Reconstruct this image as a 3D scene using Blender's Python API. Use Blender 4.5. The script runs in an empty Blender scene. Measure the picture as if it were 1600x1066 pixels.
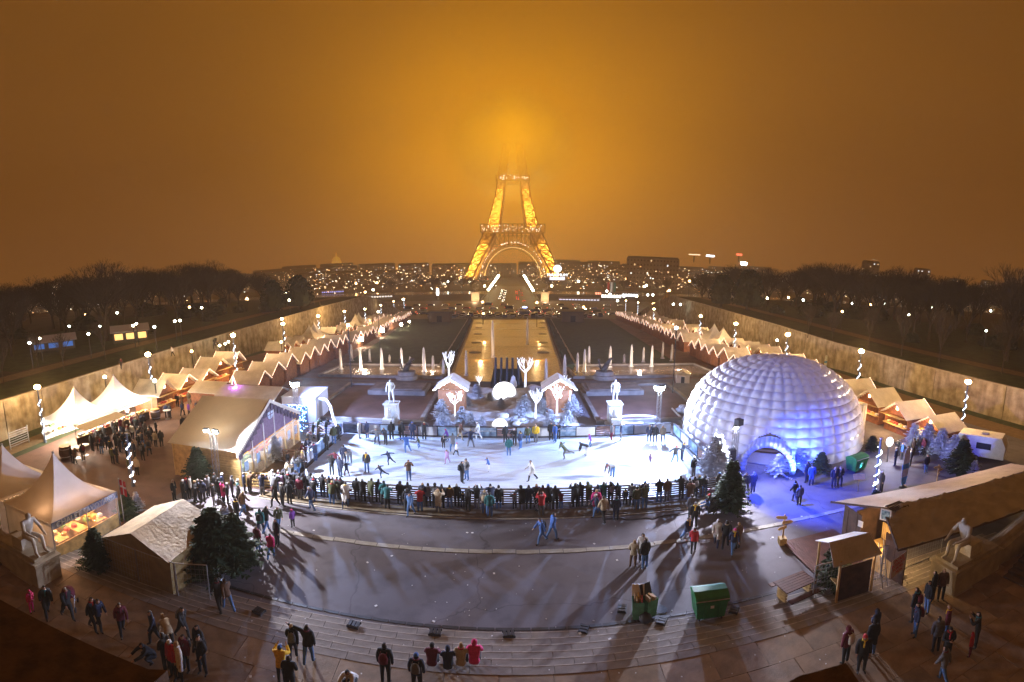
import bpy, math, random
from mathutils import Vector, Matrix
R=math.radians; V=Vector
S=bpy.context.scene
RN=random.Random(7)
# ---------------------------------------------------------------- camera (swing-lens cylindrical panorama, tilted down)
CAMZ=16.0; PITCH=R(9.5); KH=800.0; KV=720.0
cd=bpy.data.cameras.new('camera'); cam=bpy.data.objects.new('camera',cd); S.collection.objects.link(cam); S.camera=cam
cd.type='PANO'; cd.sensor_width=36; cd.clip_start=.05; cd.clip_end=9000
cd.panorama_type='CENTRAL_CYLINDRICAL'
cd.central_cylindrical_range_u_min=-800/KH; cd.central_cylindrical_range_u_max=800/KH
cd.central_cylindrical_range_v_min=-533/KV; cd.central_cylindrical_range_v_max=533/KV; cd.central_cylindrical_radius=1.0
cam.location=(0,0,CAMZ); cam.rotation_euler=(R(90)-PITCH,0,0)
# ---------------------------------------------------------------- world: city light caught in low cloud, brightest round the tower
W=bpy.data.worlds.new('World'); S.world=W; W.use_nodes=True
nt=W.node_tree; nt.nodes.clear(); N=nt.nodes.new; L=nt.links.new
def mth(op,a,b=None,c=None):
    n=N('ShaderNodeMath'); n.operation=op
    for i,v in enumerate((a,b,c)):
        if v is None: continue
        if isinstance(v,(int,float)): n.inputs[i].default_value=v
        else: L(v,n.inputs[i])
    return n.outputs[0]
tc=N('ShaderNodeTexCoord'); nrm=N('ShaderNodeVectorMath'); nrm.operation='NORMALIZE'; L(tc.outputs['Generated'],nrm.inputs[0])
sep=N('ShaderNodeSeparateXYZ'); L(nrm.outputs[0],sep.inputs[0])
def lobe(el,kx,kz,ky=1.0):
    # falloff about the tower's bearing: azimuth and elevation spread apart
    ax=mth('POWER',mth('MULTIPLY',sep.outputs[0],kx),2.0)
    az=mth('POWER',mth('MULTIPLY',mth('SUBTRACT',sep.outputs[2],math.sin(R(el))),kz),2.0)
    front=mth('MAXIMUM',mth('MULTIPLY_ADD',sep.outputs[1],.7,.3),0.0)
    return mth('MULTIPLY',mth('EXPONENT',mth('MULTIPLY',mth('ADD',ax,az),-1.0)),front)
def rgb(c): 
    n=N('ShaderNodeRGB'); n.outputs[0].default_value=(*c,1); return n.outputs[0]
def scl(col,f):
    n=N('ShaderNodeVectorMath'); n.operation='SCALE'; L(col,n.inputs[0])
    if isinstance(f,(int,float)): n.inputs[3].default_value=f
    else: L(f,n.inputs[3])
    return n.outputs[0]
def addv(a,b):
    n=N('ShaderNodeVectorMath'); n.operation='ADD'; L(a,n.inputs[0]); L(b,n.inputs[1]); return n.outputs[0]
el=mth('MAXIMUM',sep.outputs[2],0.0)
noi=N('ShaderNodeTexNoise'); noi.inputs['Scale'].default_value=1.5; noi.inputs['Detail'].default_value=5; nmp=N('ShaderNodeMapping'); nmp.inputs['Scale'].default_value=(1,1,2.6); L(nrm.outputs[0],nmp.inputs[0]); L(nmp.outputs[0],noi.inputs['Vector'])
nf=mth('MULTIPLY_ADD',noi.outputs[0],.46,.77)
base=scl(rgb((.165,.060,.008)),mth("MULTIPLY_ADD",el,-.48,1.0))
sky=addv(base,scl(rgb((.19,.070,.0)),lobe(19,1.5,1.9)))
sky=addv(sky,scl(rgb((1.0,.40,.0)),lobe(12.5,3.4,5.2)))
sky=addv(scl(sky,nf),scl(rgb((.085,.038,.020)),lobe(0,.6,7)))
bg=N('ShaderNodeBackground'); L(sky,bg.inputs[0]); bg.inputs[1].default_value=1.0
wo=N('ShaderNodeOutputWorld'); L(bg.outputs[0],wo.inputs[0])
S.view_settings.view_transform='Standard'; S.view_settings.look='None'; S.view_settings.gamma=1; S.view_settings.exposure=0
S.view_settings.use_curve_mapping=False
try:
    S.cycles.use_light_tree=True; S.cycles.max_bounces=7; S.cycles.diffuse_bounces=2; S.cycles.glossy_bounces=2; S.cycles.transparent_max_bounces=10; S.cycles.volume_bounces=5
    S.cycles.sample_clamp_indirect=4; S.cycles.sample_clamp_direct=0; S.cycles.volume_step_rate=4; S.cycles.volume_max_steps=64; S.cycles.use_denoising=True
except Exception as e: print(e)
# ---------------------------------------------------------------- helpers
COL=S.collection
def ray(px,py):
    lon=(px-800)/KH; t=(533-py)/KV; n=math.hypot(1,t); a,b,f=math.sin(lon)/n,t/n,math.cos(lon)/n
    cp,sp=math.cos(PITCH),math.sin(PITCH); return a,f*cp+b*sp,b*cp-f*sp
def tz(y):
    if y<62: return 0.0
    if y<270: return -12*(y-62)/208
    return max(-15.0,-12-3*(y-270)/250)
def G(px,py,z=None):
    # where the sight line through a picture point meets the ground (or the height z)
    d=ray(px,py)
    if z is not None:
        t=(z-CAMZ)/d[2]; return Vector((d[0]*t,d[1]*t,z))
    t=0.5
    while t<5000:
        if CAMZ+d[2]*t<=tz(d[1]*t): break
        t*=1.001
    return Vector((d[0]*t,d[1]*t,tz(d[1]*t)))
MATS={}
def mat(name,col,rough=.8,metal=0,ns=None,na=.25,bump=0,em=None,es=0,alpha=1,trans=0,sub=0,nolight=False,col2=None,coord='Object',spec=None,detail=5):
    if name in MATS: return MATS[name]
    m=bpy.data.materials.new(name); m.use_nodes=True; t=m.node_tree; b=t.nodes['Principled BSDF']
    b.inputs['Base Color'].default_value=(*col,1); b.inputs['Roughness'].default_value=rough; b.inputs['Metallic'].default_value=metal
    m.diffuse_color=(*col,1)
    if spec is not None: b.inputs['Specular IOR Level'].default_value=spec
    if alpha<1: b.inputs['Alpha'].default_value=alpha
    if trans: b.inputs['Transmission Weight'].default_value=trans
    if em:
        b.inputs['Emission Color'].default_value=(*em,1); b.inputs['Emission Strength'].default_value=es
        if nolight: m.cycles.emission_sampling='NONE'
    if ns:
        tcn=t.nodes.new('ShaderNodeTexCoord'); n=t.nodes.new('ShaderNodeTexNoise'); n.inputs['Scale'].default_value=ns; n.inputs['Detail'].default_value=detail
        t.links.new(tcn.outputs[coord],n.inputs['Vector'])
        r=t.nodes.new('ShaderNodeValToRGB'); r.color_ramp.elements[0].position=.32; r.color_ramp.elements[1].position=.68
        c1=tuple(max(0,c*(1-na)) for c in col); c2=col2 or tuple(min(1,c*(1+na)) for c in col)
        r.color_ramp.elements[0].color=(*c1,1); r.color_ramp.elements[1].color=(*c2,1)
        t.links.new(n.outputs[0],r.inputs[0]); t.links.new(r.outputs[0],b.inputs['Base Color'])
        if bump:
            n2=t.nodes.new('ShaderNodeTexNoise'); n2.inputs['Scale'].default_value=ns*4; n2.inputs['Detail'].default_value=4; t.links.new(tcn.outputs[coord],n2.inputs['Vector'])
            bp=t.nodes.new('ShaderNodeBump'); bp.inputs['Strength'].default_value=min(1,bump); bp.inputs['Distance'].default_value=.05; t.links.new(n2.outputs[0],bp.inputs['Height']); t.links.new(bp.outputs[0],b.inputs['Normal'])
    MATS[name]=m; return m
def emis(name,col,s,nolight=True): 
    return mat(name,col,.6,em=col,es=s,nolight=nolight)
def tag(o,label=None,cat=None,group=None,kind=None):
    if label: o['label']=label
    if cat: o['category']=cat
    if group: o['group']=group
    if kind: o['kind']=kind
    return o
def empty(name,loc=(0,0,0),rz=0,label=None,cat=None,group=None):
    o=bpy.data.objects.new(name,None); o.empty_display_size=.3; COL.objects.link(o); o.location=loc; o.rotation_euler=(0,0,rz)
    return tag(o,label,cat,group)
def kids(o): return [c for c in o.children]
KIDS={}
def link(name,me,parent=None,loc=(0,0,0),rz=0):
    o=bpy.data.objects.new(name,me); COL.objects.link(o); o.location=loc; o.rotation_euler=(0,0,rz)
    if parent: o.parent=parent; KIDS.setdefault(parent.name,[]).append(o)
    return o
def dup(o,loc=None,rz=None,parent=None,label=None,scale=None):
    c=o.copy(); COL.objects.link(c)
    if parent: c.parent=parent; KIDS.setdefault(parent.name,[]).append(c)
    if loc is not None: c.location=loc
    if rz is not None: c.rotation_euler=(c.rotation_euler[0],c.rotation_euler[1],rz)
    if scale: c.scale=(scale,)*3 if isinstance(scale,(int,float)) else scale
    if label: c['label']=label
    for k in list(KIDS.get(o.name,[])): dup(k,parent=c)
    return c
class MB:
    def __init__(s): s.v=[];s.f=[];s.m=[]
    def add(s,vs,fs,mi=0):
        o=len(s.v); s.v+=[tuple(v) for v in vs]; s.f+=[tuple(i+o for i in f) for f in fs]; s.m+=[mi]*len(fs); return s
    def box(s,c,d,rz=0,mi=0,rx=0,ry=0):
        M=Matrix.Rotation(rz,3,'Z')@Matrix.Rotation(ry,3,'Y')@Matrix.Rotation(rx,3,'X'); c=Vector(c)
        vs=[c+M@Vector((x*d[0]/2,y*d[1]/2,z*d[2]/2)) for x in(-1,1) for y in(-1,1) for z in(-1,1)]
        return s.add(vs,[(0,1,3,2),(4,6,7,5),(0,4,5,1),(2,3,7,6),(0,2,6,4),(1,5,7,3)],mi)
    def tube(s,p,q,r0,r1=None,n=6,mi=0,cap=True):
        p=Vector(p);q=Vector(q);r1=r0 if r1 is None else r1; d=q-p
        if d.length<1e-6: return s
        d.normalize(); u=d.cross(Vector((0,0,1)) if abs(d.z)<.95 else Vector((1,0,0))).normalized(); w=d.cross(u)
        vs=[]
        for c,r in((p,r0),(q,r1)):
            for i in range(n):
                a=2*math.pi*i/n; vs.append(c+(u*math.cos(a)+w*math.sin(a))*r)
        fs=[(i,(i+1)%n,n+(i+1)%n,n+i) for i in range(n)]
        if cap: fs+=[tuple(range(n))[::-1],tuple(range(n,2*n))]
        return s.add(vs,fs,mi)
    def path(s,pts,r,n=5,mi=0):
        for a,b in zip(pts,pts[1:]): s.tube(a,b,r,n=n,mi=mi)
        return s
    def lathe(s,c,prof,n=12,mi=0,sx=1,sy=1):
        c=Vector(c);o=[]
        for r,z in prof:
            for i in range(n):
                a=2*math.pi*i/n; o.append((c.x+r*math.cos(a)*sx,c.y+r*math.sin(a)*sy,c.z+z))
        fs=[]
        for k in range(len(prof)-1):
            for i in range(n): fs.append((k*n+i,k*n+(i+1)%n,(k+1)*n+(i+1)%n,(k+1)*n+i))
        fs.append(tuple(range(n))[::-1]); fs.append(tuple((len(prof)-1)*n+i for i in range(n)))
        return s.add(o,fs,mi)
    def ball(s,c,r,n=8,mi=0,sz=1):
        prof=[(r*math.sin(math.pi*k/(n-1)) if 0<k<n-1 else r*.02,-r*sz*math.cos(math.pi*k/(n-1))) for k in range(n)]
        return s.lathe(c,prof,n+2,mi)
    def prism(s,poly,z0,z1,mi=0):
        n=len(poly); vs=[(p[0],p[1],z0) for p in poly]+[(p[0],p[1],z1) for p in poly]
        a=sum(poly[i][0]*poly[(i+1)%n][1]-poly[(i+1)%n][0]*poly[i][1] for i in range(n))
        fs=[(i,(i+1)%n,n+(i+1)%n,n+i) for i in range(n)]+[tuple(range(n))[::-1],tuple(range(n,2*n))]
        if a<0: fs=[f[::-1] for f in fs]
        return s.add(vs,fs,mi)
    def slab(s,pts,t,mi=0):
        # polygon in space thickened downwards
        n=len(pts); P=[Vector(p) for p in pts]; vs=P+[p-Vector((0,0,t)) for p in P]
        return s.add(vs,[tuple(range(n)),tuple(range(n,2*n))[::-1]]+[(i,n+i,n+(i+1)%n,(i+1)%n) for i in range(n)],mi)
    def mesh(s,name,mats,smooth=False):
        me=bpy.data.meshes.new(name); me.from_pydata(s.v,[],s.f)
        for m in (mats if isinstance(mats,(list,tuple)) else [mats]): me.materials.append(m)
        me.polygons.foreach_set('material_index',s.m)
        if smooth: me.polygons.foreach_set('use_smooth',[True]*len(s.f))
        me.update(); return me
    def build(s,name,mats,parent=None,loc=(0,0,0),rz=0,smooth=False,label=None,cat=None,group=None,kind=None):
        return tag(link(name,s.mesh(name,mats,smooth),parent,loc,rz),label,cat,group,kind)
def text_mesh(txt,size,depth,m,name,parent,loc,rot,align='CENTER'):
    c=bpy.data.curves.new(name,'FONT'); c.body=txt; c.size=size; c.extrude=depth; c.align_x=align; c.align_y='CENTER'; c.resolution_u=2
    t=bpy.data.objects.new('tmp',c); COL.objects.link(t); dg=bpy.context.evaluated_depsgraph_get(); dg.update()
    me=bpy.data.meshes.new_from_object(t.evaluated_get(dg)); bpy.data.objects.remove(t); me.materials.clear(); me.materials.append(m)
    o=link(name,me,parent,loc); o.rotation_euler=rot; return o
def point(name,loc,col,w,r=.15,parent=None):
    l=bpy.data.lights.new(name,'POINT'); l.color=col; l.energy=w; l.shadow_soft_size=r
    o=bpy.data.objects.new(name,l); COL.objects.link(o); o.location=loc; return o
def spot(name,loc,tgt,col,w,ang,r=.2,blend=.5):
    l=bpy.data.lights.new(name,'SPOT'); l.color=col; l.energy=w; l.shadow_soft_size=r; l.spot_size=R(ang); l.spot_blend=blend
    o=bpy.data.objects.new(name,l); COL.objects.link(o); o.location=loc
    o.rotation_euler=(Vector(tgt)-Vector(loc)).to_track_quat('-Z','Y').to_euler(); return o
# ---------------------------------------------------------------- main floodlights of the rink, plus truss heads added for its boards
COOL=(.40,.56,1.0); WARM=(1,.62,.28); SOD=(1,.58,.22)
MASTL=Vector((-19.6,42,0)); MASTR=Vector((13.1,42.7,0)); TRUSSL=Vector((-19.3,27.6,0)); TRUSSR=Vector((15.4,31.3,0))
spot('flood_light',MASTL+Vector((.2,-.3,4.6)),(-2,33,0),COOL,36000,150,.25)
spot('flood_light',MASTR+Vector((-.2,-.3,4.3)),(2,33,0),COOL,36000,160,.25)
spot('flood_light',MASTL+Vector((.3,.2,4.6)),(-2,52,0),(.28,.43,1),17000,150,.25)
spot('flood_light',MASTR+Vector((-.3,.2,4.3)),(3,52,0),(.28,.43,1),17000,150,.25)
spot('flood_light',TRUSSL+Vector((.5,-.3,4.6)),(-7,20,0),(.90,.86,.92),17000,158,.12)
spot('flood_light',TRUSSL+Vector((.6,.2,4.7)),(0,37,0),(.75,.82,1),12000,95,.12)  # added head in place of light bounced off the ice
spot('flood_light',TRUSSR+Vector((-.4,-.3,4.0)),(-1,18,0),(.82,.82,1.0),15000,118,.12)
spot('flood_light',TRUSSR+Vector((-.5,.2,4.1)),(-4,38,0),(.75,.82,1),12000,95,.12)  # matching head added to brighten the rink boards
spot('flood_light',TRUSSR+Vector((.5,-.3,4.2)),(23,18,1),(.80,.80,1),2600,120,.15)
spot('flood_light',MASTR+Vector((.3,-.3,4.3)),(22,36,3.5),(.82,.88,1),17000,90,.25)
spot('dome_blue_light',(15.2,26.0,5.0),(20,27,0),(.015,.07,1.0),9500,115,.2)
# ================================================================ the setting
asph=mat('asphalt',(.142,.132,.156),.72,ns=.22,na=.20,bump=.2,spec=.3,detail=9)
def wear(m,crack=True):
    # cracks, damp stains and speckle laid over the base tone, fixed to the ground
    t=m.node_tree; b=t.nodes['Principled BSDF']; src=b.inputs['Base Color'].links[0].from_socket; tc_=t.nodes.new('ShaderNodeTexCoord')
    def nz(scale,lo,hi,a,c,det=6):
        n=t.nodes.new('ShaderNodeTexNoise'); n.inputs['Scale'].default_value=scale; n.inputs['Detail'].default_value=det; t.links.new(tc_.outputs['Object'],n.inputs['Vector']); r=t.nodes.new('ShaderNodeMapRange'); r.inputs[1].default_value=lo; r.inputs[2].default_value=hi; r.inputs[3].default_value=a; r.inputs[4].default_value=c; t.links.new(n.outputs[0],r.inputs[0]); return r.outputs[0]
    def mul(a,b_):
        n=t.nodes.new('ShaderNodeMath'); n.operation='MULTIPLY'; t.links.new(a,n.inputs[0]); t.links.new(b_,n.inputs[1]); return n.outputs[0]
    f=mul(nz(.9,.35,.5,.78,1.0,3),nz(40,.3,.7,.80,1.2,2))
    if crack:
        w=t.nodes.new('ShaderNodeTexNoise'); w.inputs['Scale'].default_value=.8; t.links.new(tc_.outputs['Object'],w.inputs['Vector']); ad=t.nodes.new('ShaderNodeVectorMath'); ad.operation='MULTIPLY_ADD'; t.links.new(w.outputs['Color'],ad.inputs[0]); ad.inputs[1].default_value=(1.6,1.6,0); t.links.new(tc_.outputs['Object'],ad.inputs[2])
        v=t.nodes.new('ShaderNodeTexVoronoi'); v.feature='DISTANCE_TO_EDGE'; v.inputs['Scale'].default_value=.085; t.links.new(ad.outputs[0],v.inputs['Vector']); r=t.nodes.new('ShaderNodeMapRange'); r.inputs[1].default_value=0; r.inputs[2].default_value=.004; r.inputs[3].default_value=.6; r.inputs[4].default_value=1; t.links.new(v.outputs['Distance'],r.inputs[0]); f=mul(f,r.outputs[0])
    sc=t.nodes.new('ShaderNodeVectorMath'); sc.operation='SCALE'; t.links.new(src,sc.inputs[0]); t.links.new(f,sc.inputs[3]); t.links.new(sc.outputs[0],b.inputs['Base Color'])
wear(asph)
asph2=mat('asphalt_red',(.15,.082,.062),.8,ns=.3,na=.25,bump=.2,detail=8); wear(asph2,False)
grass=mat('grass',(.035,.05,.018),.95,ns=.8,na=.4,bump=.4)
dirt=mat('park_earth',(.055,.042,.026),.95,ns=.12,na=.4,bump=.3)
stone=mat('pale_stone',(.36,.32,.25),.85,ns=1.6,na=.22,bump=.3)
stone_y=mat('weathered_wall_stone',(.34,.28,.19),.9,ns=.8,na=.40,bump=.4,col2=(.46,.41,.32),detail=9)
def stains(m,sx,sz):
    t=m.node_tree; b=t.nodes['Principled BSDF']; src=b.inputs['Base Color'].links[0].from_socket; tc_=t.nodes.new('ShaderNodeTexCoord'); mp=t.nodes.new('ShaderNodeMapping'); mp.inputs['Scale'].default_value=(sx,sx,sz); t.links.new(tc_.outputs['Object'],mp.inputs[0]); n=t.nodes.new('ShaderNodeTexNoise'); n.inputs['Scale'].default_value=1; n.inputs['Detail'].default_value=6; t.links.new(mp.outputs[0],n.inputs['Vector'])
    r=t.nodes.new('ShaderNodeMapRange'); r.inputs[1].default_value=.42; r.inputs[2].default_value=.62; r.inputs[3].default_value=1.06; r.inputs[4].default_value=.74; t.links.new(n.outputs[0],r.inputs[0]); sc=t.nodes.new('ShaderNodeVectorMath'); sc.operation='SCALE'; t.links.new(src,sc.inputs[0]); t.links.new(r.outputs[0],sc.inputs[3]); t.links.new(sc.outputs[0],b.inputs['Base Color'])
stains(stone_y,1.3,.22)
stone_s=mat('step_stone',(.23,.20,.18),.8,ns=1.1,na=.25,bump=.3); nose=mat('pale_step_nosing',(.40,.36,.32),.7,ns=3,na=.3)
paving=mat('paving_stone',(.24,.165,.10),.7,ns=.9,na=.3,bump=.2)
water=mat('basin_water',(.03,.035,.04),.08,ns=1.5,na=.2,bump=.3,spec=.8)
icem=mat('ice',(.58,.66,.78),.32,ns=.55,na=.10,bump=.05,detail=9)
def scratches(m):
    t=m.node_tree; b=t.nodes['Principled BSDF']; src=b.inputs['Base Color'].links[0].from_socket; tc_=t.nodes.new('ShaderNodeTexCoord'); last=src
    for k,(sx,sy,rz) in enumerate([(.25,7,.3),(.3,8,-.5),(.2,6,1.3)]):
        mp=t.nodes.new('ShaderNodeMapping'); mp.inputs['Rotation'].default_value=(0,0,rz); mp.inputs['Scale'].default_value=(sx,sy,1); t.links.new(tc_.outputs['Object'],mp.inputs[0]); n=t.nodes.new('ShaderNodeTexNoise'); n.inputs['Scale'].default_value=1.5; n.inputs['Detail'].default_value=4; n.inputs['Distortion'].default_value=.6; t.links.new(mp.outputs[0],n.inputs['Vector'])
        r=t.nodes.new('ShaderNodeMapRange'); r.inputs[1].default_value=.56; r.inputs[2].default_value=.66; r.inputs[3].default_value=1; r.inputs[4].default_value=.80; t.links.new(n.outputs[0],r.inputs[0]); sc=t.nodes.new('ShaderNodeVectorMath'); sc.operation='SCALE'; t.links.new(last,sc.inputs[0]); t.links.new(r.outputs[0],sc.inputs[3]); last=sc.outputs[0]
    t.links.new(last,b.inputs['Base Color'])
scratches(icem)
roadm=mat('road_asphalt',(.07,.062,.055),.6,ns=.2,na=.2)
def zp(y):
    if y<180: return 4.25
    k=min(1,(y-180)/70); return 4.25*(1-k)+tz(y)*k
WL=[(-41.5,-12),(-43.5,20),(-46.3,40),(-48.6,62),(-50.4,96),(-52.5,143),(-53.5,238)]
WR=[(50.6,-12),(50.3,20),(49.6,45),(49.8,67),(52.6,92),(57.5,160),(62,238)]
def wx(Wl,y):
    for (x0,y0),(x1,y1) in zip(Wl,Wl[1:]):
        if y<=y1: return x0+(x1-x0)*(y-y0)/(y1-y0)
    return Wl[-1][0]
def strip(name,fa,fb,ys,m,zf,lift,kind='structure'):
    b=MB(); vs=[];fs=[]
    for y in ys: vs+=[(fa(y),y,zf(y)+lift),(fb(y),y,zf(y)+lift)]
    for j in range(len(ys)-1): fs.append((2*j,2*j+1,2*j+3,2*j+2))
    b.add(vs,fs); return b.build(name,m,kind=kind)
def sheet(name,x0,x1,ys,m,zf,lift): return strip(name,lambda y:x0,lambda y:x1,ys,m,zf,lift)
YS=[-60,0,20,62,80,100,130,150,180,200,215,230,270,375,520,900,1440]
MY=[62,80,100,130,150,180,205]
sheet('ground',-1600,1600,YS,dirt,tz,-.25)
strip('plaza',lambda y:wx(WL,y),lambda y:wx(WR,y),[-10,20,40,62],asph,tz,0)
strip('market_ground_left',lambda y:wx(WL,y),lambda y:-20.3-.12*(y-62),MY,asph2,tz,0)
strip('market_ground_right',lambda y:27+.08*(y-62),lambda y:wx(WR,y),MY,asph2,tz,0)
b=MB(); b.add([(-43.2,20,.004),(-20.5,20,.004),(-23,42,.004),(-27,61,.004),(-48.3,61,.004),(-46,40,.004)],[(0,1,2,3,4,5)]); b.build('red_ground',asph2,kind='structure')
GY=[8,20,40,62,80,100,130,150,180]
strip('grass_strip',lambda y:wx(WL,y)+.1,lambda y:wx(WL,y)+2.2,GY,grass,tz,.012)
strip('grass_strip',lambda y:wx(WL,y)+4.6,lambda y:wx(WL,y)+5.6,GY[:4],grass,tz,.012)
strip('grass_strip',lambda y:wx(WR,y)-2.2,lambda y:wx(WR,y)-.1,GY,grass,tz,.012)
strip('gravel_path',lambda y:wx(WL,y)+2.2,lambda y:wx(WL,y)+4.6,GY[:4],mat('sandy_path',(.17,.11,.05),.9,ns=2,na=.2),tz,.014)
strip('gravel_path',lambda y:wx(WR,y)-5.5,lambda y:wx(WR,y)-2.2,GY,MATS['sandy_path'],tz,.014)
PY=[-40,0,20,40,62,80,100,130,150,180,200,215,230,250]
strip('park_ground_left',lambda y:-600,lambda y:wx(WL,y),PY,dirt,zp,0); strip('park_ground_right',lambda y:wx(WR,y),lambda y:600,PY,dirt,zp,0)
for sg,Wq in((-1,WL),(1,WR)):
    strip('park_lawn',lambda y:wx(Wq,y)+sg*1.5,lambda y:wx(Wq,y)+sg*9,PY[:-4],grass,zp,.02); strip('park_path',lambda y:wx(Wq,y)+sg*9.5,lambda y:wx(Wq,y)+sg*13,PY[:-4],MATS['sandy_path'],zp,.03)
    strip('park_lawn',lambda y:wx(Wq,y)+sg*14,lambda y:wx(Wq,y)+sg*60,PY[3:-4],grass,zp,.02)
# lawns beside the long basin
def quad_sheet(name,pts,m,lift,n=8,parent=None,kind='structure'):
    # bilinear patch draped on the slope: pts = near-left, near-right, far-right, far-left (x,y)
    b=MB(); vs=[];fs=[]
    for j in range(n+1):
        for i in range(n+1):
            u,v=i/n,j/n; x=(pts[0][0]*(1-u)+pts[1][0]*u)*(1-v)+(pts[3][0]*(1-u)+pts[2][0]*u)*v; y=(pts[0][1]*(1-u)+pts[1][1]*u)*(1-v)+(pts[3][1]*(1-u)+pts[2][1]*u)*v
            vs.append((x,y,tz(y)+lift))
    for j in range(n):
        for i in range(n): fs.append((j*(n+1)+i,j*(n+1)+i+1,(j+1)*(n+1)+i+1,(j+1)*(n+1)+i))
    b.add(vs,fs); return b.build(name,m,parent,kind=kind)
quad_sheet('lawn',[(-26,76),(-10.6,76),(-18,205),(-41,205)],grass,.05,12)
quad_sheet('lawn',[(9.2,76),(26,76),(39,205),(15.5,205)],grass,.05,12)
quad_sheet('path',[(-29,62),(30,62),(42,206),(-42,206)],asph2,-.02,16)
# long basin, gold reflection and glints painted into the water colour, stepped weirs
wgold=mat('long_basin_water',(.27,.155,.065),.36,ns=2.6,na=.55,bump=1,spec=.5)
basin=empty('long_basin',(-1.3,62,tz(62)),0,'long stepped water basin running towards the tower','basin')
def bl(y): return (-8.0-(y-70)*.052, 6.8+(y-70)*.045)
ywe=[61,82,100,122,146,172,197]
for k in range(len(ywe)-1):
    a,c=ywe[k],ywe[k+1]; za=tz(a)+.02
    b=MB(); l0,r0=bl(a);l1,r1=bl(c)
    b.add([(l0+1.3,a-62,za-tz(62)+.16),(r0+1.3,a-62,za-tz(62)+.16),(r1+1.3,c-62,tz(c)+.14-tz(62)),(l1+1.3,c-62,tz(c)+.14-tz(62))],[(0,1,2,3)])
    b.build('water_surface',wgold,basin)
    b=MB(); b.box(((l1+r1)/2+1.3,c-62,tz(c)-tz(62)+.08),(r1-l1,.3,.2)); b.build('weir',stone,basin)
for sgn in (0,1):
    b=MB()
    for k in range(len(ywe)-1):
        a,c=ywe[k],ywe[k+1]; p=bl(a)[sgn]+1.3;q=bl(c)[sgn]+1.3; o=-.35 if sgn==0 else .35
        b.slab([(p+min(0,o),a-62,tz(a)-tz(62)+.35),(p+max(0,o),a-62,tz(a)-tz(62)+.35),(q+max(0,o),c-62,tz(c)-tz(62)+.35),(q+min(0,o),c-62,tz(c)-tz(62)+.35)],.7)
    b.build('coping',stone,basin)
for k,(x,y) in enumerate([(-6.6,90),(-7.6,108),(-8.8,130),(-10,152),(-11.5,176),(5.6,90),(6.6,108),(7.8,130),(9,152),(10.4,176)]):
    b=MB(); b.lathe((x+1.3,y-62,tz(y)-tz(62)),[(1.0,-.3),(1.1,.28),(.8,.36)],10); b.build('nozzle_plinth',stone_s,basin)
# dark hedges either side
hedge=mat('hedge_leaves',(.02,.03,.014),.95,ns=6,na=.6,bump=1)
for sgn in (-1,1):
    b=MB()
    for k in range(62):
        y=72+k*2.0; l,r=bl(y); x=(l-1.6) if sgn<0 else (r+1.6); w=1.1+RN.random()*.25; hh=.75+RN.random()*.2
        b.box((x+1.3*0,y+1,tz(y+1)+hh/2),(w,2.04,hh),rz=.05 if sgn<0 else -.045)
    b.build('hedge',hedge,label='low dark hedge on the %s side of the long basin'%('left' if sgn<0 else 'right'),cat='hedge')
    b=MB()
    for k in range(12):
        y=73+k*10.5; l,r=bl(y);l2,r2=bl(y+10.5); x=(l-2.6) if sgn<0 else (r+2.6); x2=(l2-2.6) if sgn<0 else (r2+2.6)
        b.slab([(x-.2,y,tz(y)+.22),(x+.2,y,tz(y)+.22),(x2+.2,y+10.5,tz(y+10.5)+.22),(x2-.2,y+10.5,tz(y+10.5)+.22)],.4)
    b.build('lawn_edging',stone,kind='structure')
# cross pool with the fountain jets, and the lower basins
pool=empty('fountain_pool',(-1.3,62,tz(62)),0,'wide cross pool full of fountain jets behind the statues','pool')
for (x0,x1,y0,y1) in [(-25.5,-9.4,64,74),(8.3,28,64,74)]:
    b=MB(); b.add([(x0+1.3,y0-62,tz(y0)-tz(62)+.12),(x1+1.3,y0-62,tz(y0)-tz(62)+.12),(x1+1.3,y1-62,tz(y1)-tz(62)+.12),(x0+1.3,y1-62,tz(y1)-tz(62)+.12)],[(0,1,2,3)]); b.build('water_surface',mat('pool_water',(.10,.08,.08),.15,ns=3,na=.4,bump=.6,spec=.8),pool)
    for (cx,cy,sx,sy) in [((x0+x1)/2,y0-.3,x1-x0+1,.5),((x0+x1)/2,y1+.3,x1-x0+1,.5),(x0-.3,(y0+y1)/2,.45,y1-y0),(x1+.3,(y0+y1)/2,.45,y1-y0)]:
        b=MB()
        if sx>sy: b.box((cx+1.3,cy-62,tz(cy)-tz(62)+.15),(sx,sy,.45))
        else: b.slab([(cx+1.3-sx/2,y0-62,tz(y0)-tz(62)+.35),(cx+1.3+sx/2,y0-62,tz(y0)-tz(62)+.35),(cx+1.3+sx/2,y1-62,tz(y1)-tz(62)+.35),(cx+1.3-sx/2,y1-62,tz(y1)-tz(62)+.35)],.6)
        b.build('coping',stone_s,pool)
drained=mat('basin_floor',(.13,.07,.055),.6,ns=.5,na=.25,bump=.2)
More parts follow.
